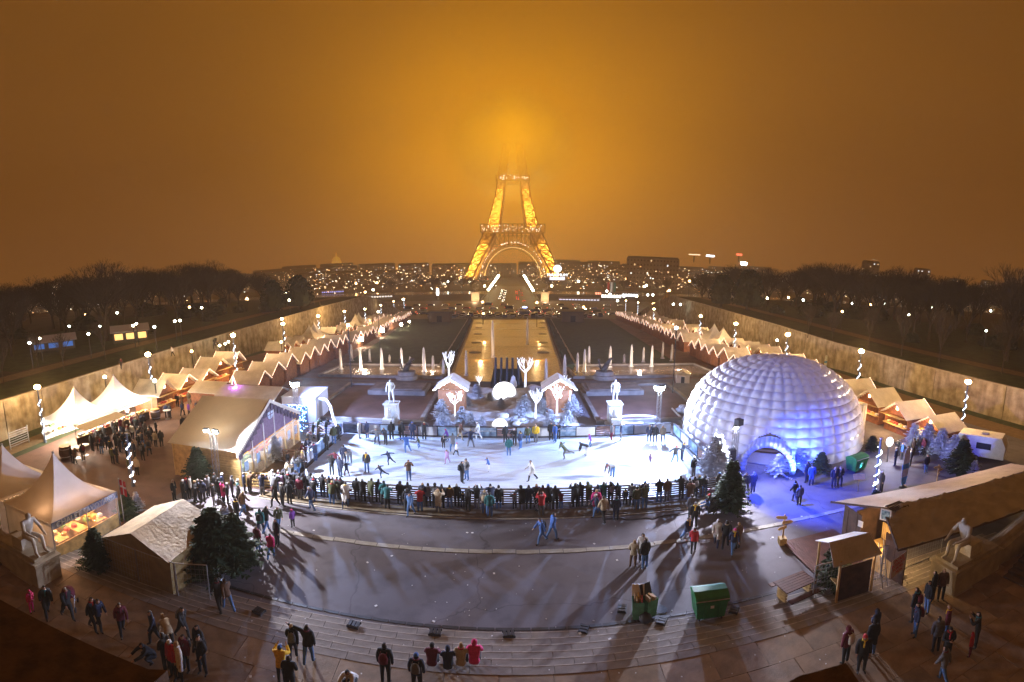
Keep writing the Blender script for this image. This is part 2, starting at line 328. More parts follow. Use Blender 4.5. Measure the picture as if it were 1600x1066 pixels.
for x0,x1,lab in [(-19.9,-8.4,'left'),(8.0,19.0,'right')]:
    e=empty('drained_basin',((x0+x1)/2,51.8,0),0,'shallow drained basin %s of the snowy display'%lab,'basin'); w=x1-x0
    b=MB(); b.box((0,0,.01),(w,14.2,.03)); b.build('floor',drained,e)
    for (cx,cy,sx,sy) in [(0,7.2,w+.5,.4),(0,-7.2,w+.5,.4),(-w/2,0,.4,14),(w/2,0,.4,14)]:
        b=MB(); b.box((cx,cy,.14),(sx,sy,.28)); b.build('coping',stone_s,e)
    b=MB(); b.box((1.2 if x0<0 else -2.0,4.6,.3),(6.6,4.2,.6)); b.box((1.2 if x0<0 else -2.0,4.6,.66),(5.8,3.4,.1)); b.build('plinth',stone_s,e)
# retaining walls, panel by panel
for Wq,sgn,lab in [(WL,-1,'left'),(WR,1,'right')]:
    e=empty('retaining_wall',(0,0,0),0,'long pale retaining wall along the %s side of the gardens'%lab,'wall')
    y=-12.0; k=0
    while y<238:
        w=5.6; y1=min(y+w,238); z0,z1=tz(y)-.5,tz(y1)-.5; t0,t1=zp(y)+.2,zp(y1)+.2; d=.3+.03*(k%3); g=.04
        a0,a1=wx(Wq,y+g),wx(Wq,y1-g); q=-sgn*d
        xs=sorted((0,q)); b=MB()
        vs=[(a0+xs[0],y+g,z0),(a0+xs[1],y+g,z0),(a1+xs[1],y1-g,z1),(a1+xs[0],y1-g,z1),(a0+xs[0],y+g,t0),(a0+xs[1],y+g,t0),(a1+xs[1],y1-g,t1),(a1+xs[0],y1-g,t1)]
        b.add(vs,[(0,1,5,4),(1,2,6,5),(2,3,7,6),(3,0,4,7),(4,5,6,7),(3,2,1,0)]); b.build('panel',stone_y,e)
        b=MB(); b.slab([(a0+xs[0]-.06,y,t0+.14),(a0+xs[1]+.06,y,t0+.14),(a1+xs[1]+.06,y1,t1+.14),(a1+xs[0]-.06,y1,t1+.14)],.135); b.build('coping',stone,e)
        y=y1;k+=1
# ice rink
rink=empty('ice_rink',(-.5,34.5,0),0,'brightly lit white ice rink enclosed by boards','ice rink')
RP=[(-14.7,28.9),(13.7,28.9),(13.5,40.6),(-14.4,40.6)]
b=MB(); b.prism([(x+.5,y-34.5) for x,y in RP],.0,.09); b.build('ice',icem,rink)
# kerb line across the plaza, each stone its own
kerb=empty('kerb_line',(0,23.6,0),0,'line of pale kerb stones across the plaza in front of the rink','kerb')
ks=[]
for k in range(5):
    b=MB(); w=1.16; b.box((0,0,.0),(w,.34,.05)); ks.append(b.mesh('kerb_stone',mat('kerb_stone%d'%0,(.33,.31,.27),.8,ns=2,na=.2,bump=.2)))
for k in range(32): link('kerb_stone',ks[k%5],kerb,(-12.4+k*1.2,(.05 if k%7==3 else 0)+RN.uniform(-.012,.012),RN.uniform(.002,.012)),RN.uniform(-.006,.006))
# steps up to the terrace: rows of slabs
steps=empty('stone_steps',(0,17,0),0,'broad pale stone steps climbing from the plaza towards the palace','steps')
sl=[]
for k in range(4):
    b=MB(); w=1.5; b.box((0,-.02,-.15),(w-.015,.37,.3)); b.box((0,.185,-.145),(w-.015,.045,.30),mi=1); sl.append(b.mesh('step_slab',[stone_s,nose]))  # second material: paler strip along each front edge
def syc(x): return 17.85-.0022*x*x   # the flight bows gently
for r_ in range(6):
    for k in range(34):
        x=-25.5+k*1.5+(.75 if r_%2 else 0)
        if r_==5 and False: continue
        y=syc(x)-.40*r_
        o=link('step_slab',sl[k%4],steps,(x,y-17-.2,.035+.055*r_+RN.uniform(-.003,.003)),math.atan(-.0044*x))
pav=empty('terrace_paving',(0,12,0),0,'worn paving slabs of the foreground terrace above the steps','paving')
pm=[]
for k in range(4):
    b=MB(); b.box((0,0,-.1),(1.885,1.285,.2)); pm.append(b.mesh('slab',mat('paving_stone_%d'%k,tuple(c*(1,.86,1.12,.95)[k] for c in (.24,.165,.10)),.7,ns=1.3,na=.3,bump=.25)))
for j in range(9):
    for k in range(30):
        x=-28+k*1.9+(.95 if j%2 else 0); y=15.45-.0022*x*x-.65-j*1.3
        if abs(x)<6 and y<13: continue
        link('slab',pm[k%4],pav,(x,y-12,.30+RN.uniform(-.004,.004)),math.atan(-.0044*x))
b=MB(); b.box((0,5,.02),(58,18,.3)); b.build('terrace_bed',mat('mortar',(.05,.04,.03),.9),kind='structure')
# parapet blocks of the palace terrace at the bottom corners
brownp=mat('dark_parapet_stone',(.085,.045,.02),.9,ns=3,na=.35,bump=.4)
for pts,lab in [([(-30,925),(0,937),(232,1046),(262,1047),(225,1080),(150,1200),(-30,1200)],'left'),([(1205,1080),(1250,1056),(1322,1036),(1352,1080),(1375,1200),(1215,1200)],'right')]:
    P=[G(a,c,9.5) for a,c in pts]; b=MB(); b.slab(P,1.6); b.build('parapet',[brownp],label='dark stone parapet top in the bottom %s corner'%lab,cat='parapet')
# riverside road, bridge, quays
sheet('road',-330,330,[206,270,374],roadm,tz,.06)
river=mat('river_water',(.03,.028,.025),.12,ns=.3,na=.3,bump=.3,spec=.8)
b=MB(); b.box((-322,455,-14.9),(600,150,.2)); b.box((322,455,-14.9),(600,150,.2)); b.build('river',river,kind='structure')
b=MB(); b.box((-1.5,450,-13.9),(42,160,1.2)); b.build('bridge_deck',roadm,kind='structure')
sheet('road',-19,16,[530,560,650],roadm,tz,.12)
for sx in (-22.8,19.8):
    b=MB(); b.box((0,0,.5),(.6,156,1.0)); b.box((0,0,1.05),(.8,156,.12)); b.build('bridge_parapet',stone,loc=(sx,452,-13.3),label='stone bridge parapet on the %s side of the traffic'%('left' if sx<0 else 'right'),cat='parapet')
# ================================================================ the iron tower
iron=mat('lattice_iron',(.42,.27,.12),.55,ns=.3,na=.15)
tw=empty('lattice_tower',(1,700,-10),0,'gold lit iron lattice tower with its top lost in glowing cloud','tower')
YC=700
def hwid(m): return m*YC/(660+m)
prof=[(-10,65,53),(1.6,60.1,49.1),(39.8,44.6,29.9),(59,36.5,22),(71,31.3,16.1),(111.4,21.4,11.1),(133.3,19.0,9.5),(140,18,8.5),(180,12,4),(225,8,1.5)]
def pr(z):
    for (z0,a0,c0),(z1,a1,c1) in zip(prof,prof[1:]):
        if z<=z1:
            k=(z-z0)/(z1-z0); return hwid(a0+(a1-a0)*k),hwid(c0+(c1-c0)*k)
    return hwid(8),hwid(1.5)
def legmesh(zs,th):
    b=MB()
    for i in range(len(zs)-1):
        z0,z1=zs[i],zs[i+1]; o0,i0=pr(z0); o1,i1=pr(z1)
        C0=[Vector(v) for v in((o0,o0,z0),(i0,o0,z0),(i0,i0,z0),(o0,i0,z0))]; C1=[Vector(v) for v in((o1,o1,z1),(i1,o1,z1),(i1,i1,z1),(o1,i1,z1))]
        for k in range(4):
            a,bb,c,d=C0[k],C0[(k+1)%4],C1[(k+1)%4],C1[k]
            b.tube(a,d,th*1.6,n=4); b.tube(a,bb,th*1.1,n=4); b.tube(a,c,th*1.0,n=4); b.tube(bb,d,th*1.0,n=4)
            n=4
            for q in range(1,n):   # secondary lacing that fills the panels
                t=q/n; b.tube(a.lerp(d,t),bb.lerp(c,t),th*.2,n=3,cap=False)
                b.tube(a.lerp(bb,t),d.lerp(c,1-t),th*.2,n=3,cap=False); b.tube(a.lerp(d,t),a.lerp(bb,t),th*.2,n=3,cap=False); b.tube(c.lerp(bb,t),c.lerp(d,t),th*.2,n=3,cap=False)
    for v in range(len(b.v)): b.v[v]=(b.v[v][0],b.v[v][1],b.v[v][2]+10)
    return b.mesh('leg',iron)
zA=[-10,-2,7,16,25,34,44,59]; zB=[70,81,91,101,111,122,134]; zC=[140,151,162,173,184]
for zs,nm,th in ((zA,'lower_leg',.75),(zB,'upper_leg',.55),(zC,'shaft_leg',.45)):
    me=legmesh(zs,th); me.name=nm
    for k in range(4): o=link(nm,me,tw,(0,0,0),k*math.pi/2)
def ring(name,z0,z1,h,fill):
    b=MB(); th=.5
    for k in range(4):
        M=Matrix.Rotation(k*math.pi/2,3,'Z')
        n=14
        for i in range(n):
            x0,x1=-h+2*h*i/n,-h+2*h*(i+1)/n
            for p,q,t in (((x0,-h,z0),(x1,-h,z0),th),((x0,-h,z1),(x1,-h,z1),th),((x0,-h,z0),(x0,-h,z1),th*.8),((x0,-h,z0),(x1,-h,z1),th*.4),((x1,-h,z0),(x0,-h,z1),th*.4),((x0,-h+5,z0),(x1,-h+5,z0),th*.7),((x0,-h,z0),(x0,-h+5,z0),th*.5)):
                b.tube(M@Vector(p),M@Vector(q),t,n=4)
    if fill: b.box((0,0,z0+.2),(2*h-1,2*h-1,.4))
    return b.build(name,iron,tw)
ring('first_platform',70,81,40.5,False); ring('second_platform',143,149,21.5,False)
ring('platform_truss',53,68,38.5,False)
# arches between the legs
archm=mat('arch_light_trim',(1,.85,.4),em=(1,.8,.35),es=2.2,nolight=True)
for k in range(4):
    b=MB(); pts=[]; p2=[]
    for i in range(25):
        a=math.pi*i/24; pts.append(Vector((-36*math.cos(a),-47+8*math.sin(a),3+46*math.sin(a)))); p2.append(Vector((-39*math.cos(a),-47+8*math.sin(a),3+50*math.sin(a))))
    for i in range(24):
        b.tube(pts[i],pts[i+1],.4,n=4); b.tube(p2[i],p2[i+1],.4,n=4); b.tube(pts[i],p2[i+1],.22,n=3); b.tube(p2[i],pts[i+1],.22,n=3)
    o=b.build('arch',iron,tw,rz=k*math.pi/2)
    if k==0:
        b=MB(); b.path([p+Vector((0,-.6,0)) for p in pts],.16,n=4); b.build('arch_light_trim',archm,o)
b=MB()
for i in range(60): b.ball((RN.uniform(-39,39),-41.2,RN.choice([71,73,75,77,79])),.28,5)
for i in range(22): b.ball((RN.uniform(-19,19),-22,146+RN.uniform(-2,4)),.35,5)
for i in range(50):
    a=RN.uniform(0,math.pi); b.ball((-41*math.cos(a),-47+8*math.sin(a)-1,3+53*math.sin(a)),.28,5)
tag(b.build('platform_lamps',emis('platform_lamp',(1,.93,.75),9),tw),kind='stuff')
GOLD=(1,.60,.10)
for sx in(-1,1):
    for sy in(-1,1):
        for z,w in((3,120000),(14,120000),(26,120000),(38,90000),(74,80000),(88,80000),(102,50000),(118,34000)):
            o_,i_=pr(z); m_=(o_+i_)/2
            point('tower_floodlight',(1+sx*m_,700+sy*m_,z),GOLD,w*.50 if sy<0 else w*.3,.6)
b=MB()
for sx in(-1,1):
    for sy in(-1,1): b=MB(); b.box((sx*63,sy*63,1.5),(18,18,5)); b.build('masonry_footing',stone,tw)
# low cloud swallowing the tower's top, brightened by fill lamps added inside it
cl=MB(); cl.ball((0,0,0),1,18); cloud=cl.build('cloud',[],loc=(0,690,182),smooth=True,kind='stuff'); cloud.scale=(98,66,88)
vm=bpy.data.materials.new('cloud_vapour'); vm.use_nodes=True; vt=vm.node_tree; vt.nodes.clear(); vo=vt.nodes.new('ShaderNodeOutputMaterial'); pv=vt.nodes.new('ShaderNodeVolumePrincipled')
pv.inputs['Color'].default_value=(1,.95,.85,1); pv.inputs['Anisotropy'].default_value=0
vtc=vt.nodes.new('ShaderNodeTexCoord'); vl=vt.nodes.new('ShaderNodeVectorMath'); vl.operation='LENGTH'; vt.links.new(vtc.outputs['Object'],vl.inputs[0])
vr=vt.nodes.new('ShaderNodeMapRange'); vr.interpolation_type='SMOOTHSTEP'; vr.inputs['From Min'].default_value=1; vr.inputs['From Max'].default_value=.0; vr.inputs['To Min'].default_value=0; vr.inputs['To Max'].default_value=.062
vt.links.new(vl.outputs['Value'],vr.inputs['Value']); vt.links.new(vr.outputs[0],pv.inputs['Density'])
vt.links.new(pv.outputs[0],vo.inputs['Volume']); cloud.data.materials.append(vm)
for x,y,z,w in((0,655,135,.07e6),(0,645,165,.10e6),(0,650,200,.085e6),(-58,652,165,.085e6),(58,652,165,.085e6),(-48,652,205,.08e6),(48,652,205,.08e6),(0,652,240,.08e6)): point('tower_floodlight',(.5+x,y,z),(1,.46,.0),w,42)
# the night mist itself
hz=MB(); hz.box((0,690,215),(3240,1540,464)); hz=hz.build('haze',[],kind='stuff'); hm=bpy.data.materials.new('night_haze'); hm.use_nodes=True; ht=hm.node_tree; ht.nodes.clear(); ho=ht.nodes.new('ShaderNodeOutputMaterial'); hp=ht.nodes.new('ShaderNodeVolumePrincipled'); hp.inputs['Color'].default_value=(1,.88,.68,1); hp.inputs['Density'].default_value=.00058
ht.links.new(hp.outputs[0],ho.inputs['Volume']); hz.data.materials.append(hm)
# ================================================================ people
V=Vector
def limb(root,d1,l1,d2,l2):
    a=V(root); k=a+V(d1).normalized()*l1; return k,k+V(d2).normalized()*l2
def skeleton(lean=0,side=0,armL=None,armR=None,legL=None,legR=None,hipz=.90,headpitch=0,hipy=0):
    """joints in metres, facing +y; lean tips the trunk forwards; arms/legs = (dir upper, dir lower)"""
    c,s=math.cos(R(lean)),math.sin(R(lean))
    def T(x,u,f=0): return V((x+side*u,hipy+u*s+f*c,hipz+u*c-f*s))
    J={}; J['pelvis']=T(0,.02); J['waist']=T(0,.20); J['chest']=T(0,.40,.01); J['neck']=T(0,.555)
    hp=R(lean*.35+headpitch); up=V((0,math.sin(hp),math.cos(hp))); fw=V((0,math.cos(hp),-math.sin(hp)))
    J['jaw']=J['neck']+up*.07+fw*.02; J['skull']=J['neck']+up*.15+fw*.012; J['crown']=J['neck']+up*.225
    J['nose']=J['skull']-up*.025+fw*.105
    for q,sx,arm,leg in(('L',-1,armL,legL),('R',1,armR,legR)):
        arm=arm or ((sx*.18,0,-1),(sx*.02,.18,-1)); leg=leg or ((sx*.04,0,-1),(0,-.02,-1))
        J['sh'+q]=T(sx*.175,.50); k,w=limb(J['sh'+q],arm[0],.27,arm[1],.24); J['el'+q]=k;J['wr'+q]=w
        d=V(arm[1]).normalized(); J['pa'+q]=w+d*.07; J['fi'+q]=w+d*.16+V((0,.02,0)); J['th'+q]=w+d*.06+V((-sx*.045,.03,0))
        J['hi'+q]=V((sx*.09,hipy,hipz-.02)); k,w=limb(J['hi'+q],leg[0],.42,leg[1],.41); J['kn'+q]=k;J['an'+q]=w
        f=V((sx*.03,.15,-.035)); J['to'+q]=w+f
    return J
EDG=[('pelvis','waist','torso'),('waist','chest','torso'),('chest','neck','torso'),('neck','jaw','head'),('jaw','skull','head'),('skull','crown','head'),('skull','nose','head')]
for q in 'LR': EDG+=[('chest','sh'+q,'torso'),('sh'+q,'el'+q,'arm'),('el'+q,'wr'+q,'arm'),('wr'+q,'pa'+q,'hand'),('pa'+q,'fi'+q,'hand'),('pa'+q,'th'+q,'hand'),('pelvis','hi'+q,'hip'),('hi'+q,'kn'+q,'thigh'),('kn'+q,'an'+q,'shin'),('an'+q,'to'+q,'foot')]
RAD={'pelvis':(.155,.12),'waist':(.135,.105),'chest':(.165,.12),'neck':(.055,.055),'jaw':(.07,.075),'skull':(.088,.10),'crown':(.062,.07),'nose':(.014,.014),'sh':(.068,.062),'el':(.047,.047),'wr':(.033,.033),'pa':(.036,.022),'fi':(.018,.014),'th':(.013,.013),'hi':(.098,.1),'kn':(.062,.062),'an':(.042,.045),'to':(.038,.03)}
def seg_dist(p,a,b):
    d=b-a; t=max(0,min(1,(p-a).dot(d)/max(1e-9,d.length_squared))); return (p-(a+d*t)).length,t
def grow(J,sub=1):
    names=list(J); me=bpy.data.meshes.new('sk'); me.from_pydata([J[n] for n in names],[(names.index(a),names.index(b)) for a,b,_ in EDG],[])
    o=bpy.data.objects.new('sk',me); COL.objects.link(o); o.modifiers.new('s','SKIN').use_smooth_shade=True
    sv=me.skin_vertices[0].data
    for i,n in enumerate(names):
        sv[i].radius=RAD[n] if n in RAD else RAD[n[:2]]; sv[i].use_root=(n=='pelvis')
    if sub: o.modifiers.new('u','SUBSURF').levels=sub
    dg=bpy.context.evaluated_depsgraph_get(); dg.update(); out=bpy.data.meshes.new_from_object(o.evaluated_get(dg)); bpy.data.objects.remove(o); return out
SKIN=mat('skin',(.42,.24,.16),.6); SHOE=mat('shoe_leather',(.02,.018,.016),.6)
def cmat(key,col): return mat('cloth_'+key,col,.85,ns=14,na=.18)
CC={'k':('black',(.014,.014,.017)),'n':('navy',(.018,.026,.065)),'g':('grey',(.13,.13,.14)),'w':('white',(.62,.6,.57)),'c':('beige',(.40,.32,.21)),'r':('red',(.42,.015,.02)),'m':('hot pink',(.62,.02,.16)),'y':('yellow',(.75,.46,.02)),'p':('purple',(.14,.03,.26)),'b':('blue',(.04,.11,.34)),'t':('teal',(.02,.13,.14)),'o':('brown',(.11,.06,.035)),'e':('olive green',(.07,.08,.035)),'s':('burgundy',(.13,.012,.03)),'l':('lilac',(.34,.22,.40)),'j':('blue jeans',(.07,.15,.33)),'f':('frosted',(.4,.4,.4))}
CM={k:cmat(v[0].replace(' ','_'),v[1]) for k,v in CC.items()}
HAIR={'h':mat('dark_hair',(.018,.012,.009),.7),'b':mat('blond_hair',(.36,.24,.10),.7),'z':mat('grey_hair',(.3,.29,.27),.8)}
POSES={
'stand':skeleton(armL=((-.22,0,-1),(.0,.15,-1)),armR=((.22,0,-1),(0,.15,-1))),
'contrapposto':skeleton(side=.03,armL=((-.28,-.1,-1),(.25,.5,-.6)),armR=((.2,0,-1),(.05,.3,-1)),legL=((-.12,.05,-1),(-.02,-.1,-1))),
'lean':skeleton(lean=14,armL=((-.3,.55,-.7),(.35,.9,.05)),armR=((.3,.55,-.7),(-.35,.9,.05)),headpitch=8),
'folded':skeleton(lean=3,armL=((-.25,.1,-1),(.85,.75,.12)),armR=((.25,.1,-1),(-.85,.75,.05))),
'photo':skeleton(lean=4,armL=((-.35,.55,-.45),(.45,.5,.85)),armR=((.35,.55,-.45),(-.45,.5,.85))),
'walk':skeleton(lean=5,armL=((-.15,.4,-1),(.05,.6,-1)),armR=((.15,-.42,-1),(0,-.1,-1)),legL=((-.03,-.36,-1),(0,-.55,-1)),legR=((.03,.42,-1),(0,.05,-1)),hipz=.86),
'stride':skeleton(lean=7,armL=((-.15,-.5,-1),(0,-.2,-1)),armR=((.18,.5,-1),(-.1,.8,-.8)),legL=((-.03,.5,-1),(0,.12,-1)),legR=((.03,-.45,-1),(0,-.75,-1)),hipz=.83),
'skate':skeleton(lean=18,armL=((-.9,.15,-.5),(-.8,.5,-.3)),armR=((.9,.1,-.5),(.8,.5,-.35)),legL=((-.22,.4,-1),(-.1,-.35,-1)),legR=((.25,.1,-1),(.2,-.35,-1)),hipz=.80),
'glide':skeleton(lean=38,armL=((-1,.3,-.1),(-1,.1,.0)),armR=((1,-.3,-.2),(.9,-.5,-.2)),legL=((-.05,.3,-1),(0,-.25,-1)),legR=((.15,-.8,-.6),(.15,-.95,-.35)),hipz=.82,headpitch=-15),
'bend':skeleton(lean=72,armL=((-.15,.3,-1),(.1,.3,-1)),armR=((.15,.3,-1),(-.1,.3,-1)),hipz=.82,hipy=-.12,legL=((-.12,.18,-1),(0,-.02,-1)),legR=((.12,.18,-1),(0,-.02,-1))),
'sit':skeleton(lean=12,armL=((-.25,.5,-.8),(.25,.85,-.25)),armR=((.25,.5,-.8),(-.25,.85,-.25)),hipz=.42,legL=((-.12,1,.12),(0,.15,-1)),legR=((.12,1,.12),(0,.15,-1))),
'crouch':skeleton(lean=40,armL=((-.2,.9,-.5),(.2,.8,-.4)),armR=((.2,.9,-.5),(-.2,.8,-.4)),hipz=.36,legL=((-.25,1,.25),(.05,-.75,-.75)),legR=((.25,1,.2),(-.05,-.75,-.75))),
'wave':skeleton(armL=((-1,.1,.15),(-1,.2,.1)),armR=((.2,0,-1),(0,.2,-1)),legL=((-.03,-.2,-1),(0,-.3,-1)),legR=((.03,.2,-1),(0,.05,-1)),hipz=.88),
}
def body_parts(J,key):
    me=grow(J); sk=J['skull']; up=(J['crown']-J['neck']).normalized(); fw=(J['nose']-sk); fw=(fw-up*fw.dot(up)).normalized()
    lab=[]
    for p in me.polygons:
        c=p.center; best=None
        for a,b,l in EDG:
            d,t=seg_dist(c,J[a],J[b]); r=RAD[a] if a in RAD else RAD[a[:2]]; d-=r[0]*.7
            if best is None or d<best[0]: best=(d,l,t,c)
        lab.append((best[1],best[2]))
    lo=min(v.co.z for v in me.vertices)
    me.transform(Matrix.Translation((0,0,-lo)))
    for v in (sk,): v.z-=lo
    nor=[V(v.normal) for v in me.vertices]
    me.materials.clear(); me.materials.append(SKIN); me.materials.append(SHOE)
    for p,(l,t) in zip(me.polygons,lab): p.material_index=1 if l=='foot' else 0; p.use_smooth=True
    me.name='person'
    def sub(name,test,off,thick=False):
        b=MB(); idx={};fs=[]
        for p,(l,t) in zip(me.polygons,lab):
            if test(l,t,p.center):
                f=[]
                for vi in p.vertices:
                    if vi not in idx: idx[vi]=len(idx)
                    f.append(idx[vi])
                fs.append(tuple(f))
        vs=[None]*len(idx)
        for vi,i in idx.items():
            co=me.vertices[vi].co; vs[i]=co+nor[vi]*(off(co) if callable(off) else off)
        b.add(vs,fs); return b.mesh(name,SKIN,True)
    def hc(c): q=c-sk; return q.dot(up),q.dot(fw)
    coat=sub('coat',lambda l,t,c:l in('torso','arm') or (l in('hip',)) or (l=='thigh' and t<.12),.022)
    longc=sub('coat',lambda l,t,c:l in('torso','arm','hip') or (l=='thigh' and t<.85),lambda co:.03+.0*co.z)
    tr=sub('trousers',lambda l,t,c:l in('hip','thigh','shin'),.012)
    hair=sub('hair',lambda l,t,c:l=='head' and (hc(c)[0]>.035 or hc(c)[1]<.0) and hc(c)[0]>-.09,.018)
    hat=sub('hat',lambda l,t,c:l=='head' and hc(c)[0]>.0 ,.028)
    hood=sub('hood',lambda l,t,c:l=='head' and (hc(c)[1]<.045 or hc(c)[0]>.06),.04)
    # rucksack on the back
    ch=J['chest']-V((0,0,lo)); wa=J['waist']-V((0,0,lo)); ax=(ch-wa).normalized(); bk=V((0,-ax.z,ax.y))
    b=MB(); mid=(ch+wa)/2+bk*.2; b.lathe((0,0,0),[(.06,-.2),(.15,-.16),(.16,.05),(.12,.17),(.03,.22)],9,sx=1,sy=.62)
    for i,v in enumerate(b.v): v=V(v); b.v[i]=tuple(mid+V((v.x,0,0))+bk*(-v.y)+ax*v.z)
    for sx in(-.1,.1): b.path([mid+V((sx,0,0))+ax*.17,ch+V((sx,0,0))+ax*.12,ch+V((sx,0,0))-bk*.15],.02,5)
    pack=b.mesh('rucksack',SKIN,True)
    nk=J['neck']-V((0,0,lo)); b=MB()
    ring_=[nk+fw*(math.cos(a)*.078)+V((math.sin(a)*.085,0,0))+up*.012 for a in [i*math.pi/5 for i in range(11)]]
    b.path(ring_,.034,6); b.tube(ring_[0],ring_[0]-up*.26+fw*.05+V((.03,0,0)),.034,.03,n=5); scarf=b.mesh('scarf',SKIN,True)
    return dict(body=me,coat=coat,long=longc,trousers=tr,hair=hair,hat=hat,hood=hood,pack=pack,scarf=scarf)
LIB={k:body_parts(J,k) for k,J in POSES.items()}
def dress(o,m):
    o.material_slots[0].link='OBJECT'; o.material_slots[0].material=m
PEOPLE=[]
POSEW={'stand':'standing','contrapposto':'standing at ease','lean':'leaning','folded':'with folded arms','photo':'taking a photo','walk':'walking','stride':'striding','skate':'skating','glide':'gliding','bend':'bent forward','sit':'sitting','crouch':'crouching','wave':'stretching out an arm'}
HATW={'h':'','b':'blond','z':'grey haired','W':'white hat','R':'red hat','K':'black hat','D':'hood up','U':'blue hat','P':'pink hat','G':'grey hat'}
def person(loc,pose,face,coat,legs='k',head='h',where='',group=None,child=False,long=False,pack=None,label=None,scale=None):
    L_=LIB[pose]; sc=scale or (RN.uniform(.66,.74) if child else RN.uniform(.95,1.03))
    o=link('person',L_['body']); o.location=loc; o.rotation_euler=(0,0,R(face)); o.scale=(sc*RN.uniform(.97,1.08),sc,sc)
    c=link('coat',L_['long' if long else 'coat'],o); dress(c,CM[coat])
    t=link('trousers',L_['trousers'],o); dress(t,CM[legs])
    if head in 'hbz': h=link('hair',L_['hair'],o); dress(h,HAIR[head])
    elif head=='D': h=link('hood',L_['hood'],o); dress(h,CM[coat])
    else:
        h=link('hair',L_['hair'],o); dress(h,HAIR['h']); h=link('hat',L_['hat'],o); dress(h,CM[{'W':'w','R':'r','K':'k','U':'b','P':'m','G':'g'}[head]])
    if pack: h=link('rucksack',L_['pack'],o); dress(h,CM[pack])
    sc_=RN.random()
    if sc_<.38 and head!='D': h=link('scarf',L_['scarf'],o); dress(h,CM[RN.choice('cgrwtsy')])
    if not pack and RN.random()<.12 and where!='on the ice': h=link('rucksack',L_['pack'],o); dress(h,CM[RN.choice('kkgsn')])
    d='%s in %s %s'%('child' if child else 'person',CC[coat][0],'long coat' if long else 'jacket')
    if HATW[head]: d+=', '+HATW[head]+','
    d+=' '+(POSEW[pose] if pose!='lean' or 'fence' in where or 'board' in where else 'stooping')+(' '+where if where else '')
    tag(o,label or d,'person',group); PEOPLE.append((o,d if not label else None)); return o
def foot(px,py):
    p=G(px,py,0)
    if p.y<15.7: p=G(px,py,.30)
    elif p.y<17.8:
        for _ in range(3): z=.035+.045*max(0,(17.8-p.y)/.40); p=G(px,py,z)
    elif p.y>62: p=G(px,py)
    return p
def crowd(rows,where,group,dz=0):
    for r in rows:
        px,py,pose,face,coat,legs,head=r[:7]; kw=r[7] if len(r)>7 else {}
        p=G(px,py,dz) if dz else foot(px,py)
        kw=dict(kw); w=kw.pop('where',where); person(p,pose,face,coat,legs,head,w,group,**kw)
ch=dict(child=True); lo=dict(long=True)
crowd([
(573.5,738,'stand',180,'k','j','h'),(609,727,'glide',50,'n','n','h',ch),(597,747,'glide',80,'n','n','h',ch),(639,751,'photo',200,'o','j','h'),(590,695,'skate',170,'g','n','h'),(603,695,'lean',150,'k','k','h'),
(612,687,'stand',20,'k','k','K'),(636,708,'glide',20,'b','j','h'),(628,688,'stand',10,'k','k','h'),(655,700,'skate',100,'e','j','h',ch),(645,687,'stand',180,'n','n','U'),(663,687,'lean',0,'k','k','b'),
(693,700,'stand',200,'k','k','h',ch),(699.5,690,'skate',90,'p','n','P',ch),(708,707,'skate',10,'g','j','h'),(713,712,'walk',-70,'w','k','P',ch),(699,724.5,'walk',150,'l','l','h',dict(child=True,long=True)),(719,688,'walk',-80,'o','c','h'),
(735.5,699,'skate',0,'n','g','b'),(747.5,687,'walk',90,'w','w','W'),(722,755,'stand',-60,'k','k','h',dict(pack='k')),(729,750,'contrapposto',140,'g','j','G'),(764,736,'skate',100,'b','w','h',ch),(789.5,692,'stand',20,'k','k','h'),(795,712.5,'stand',0,'t','j','h'),
(804,696,'lean',160,'k','k','W'),(813,702,'stand',60,'n','j','h'),(824.5,693,'contrapposto',190,'e','j','h'),(837,691,'stand',170,'y','g','b'),(861,688,'stand',180,'k','k','h'),(867,691,'stand',120,'b','j','h'),(872.5,686,'lean',160,'k','k','h'),
(883,717,'glide',80,'e','g','h'),(915,712,'bend',90,'k','w','h'),(923,698,'skate',80,'p','j','P',ch),(955,688,'stand',-80,'g','s','h'),(970,688.5,'stand',80,'n','g','z'),(831,751.5,'stride',95,'w','k','h',lo),(956,745.5,'bend',120,'g','j','h'),
(1014,691,'stand',180,'n','k','h'),(1023,691.5,'stand',150,'k','k','h'),(1035,691.5,'contrapposto',190,'c','k','h'),(1015.5,731,'stand',110,'l','w','h',ch),(1054.5,723,'skate',180,'k','j','R'),(1065,720,'lean',-90,'n','n','h'),(1083,745.5,'stand',30,'k','g','W'),
(525,726,'skate',170,'s','n','h',ch),(538,726,'stand',10,'n','n','h'),(546,724,'bend',170,'g','g','h'),(532,745.5,'stand',-30,'n','n','h',lo),(542,744,'skate',30,'n','s','h',dict(child=True)),(519,743,'lean',20,'k','k','h'),
(511,705,'stand',60,'k','k','h'),(522,694,'stand',20,'e','j','h'),(529.5,688,'walk',60,'k','k','h'),(562,685.5,'stand',-90,'w','w','h',lo),(574,685,'stand',60,'n','n','h'),(493.5,721,'lean',60,'n','j','h')],'on the ice','skaters on the ice rink',dz=.09)
crowd([(484,699,'lean',-90,'g','k','W',dict(pack='w')),(498,691,'lean',-90,'o','k','W'),(498,679,'lean',-100,'e','k','h'),(510,679,'lean',-90,'k','j','h'),(471,722,'lean',-80,'s','k','h'),(462,729,'lean',-80,'c','k','h'),(450,736,'folded',-90,'k','k','h'),(474,733,'stand',-70,'o','k','b',lo),(457,745,'lean',-60,'g','k','h'),(448,752,'lean',-50,'c','k','h'),(467,744,'lean',-60,'k','j','h'),(490,685,'folded',-60,'k','k','h'),(478,712,'lean',-90,'n','k','b')],'by the left boards','onlookers at the left rink boards')
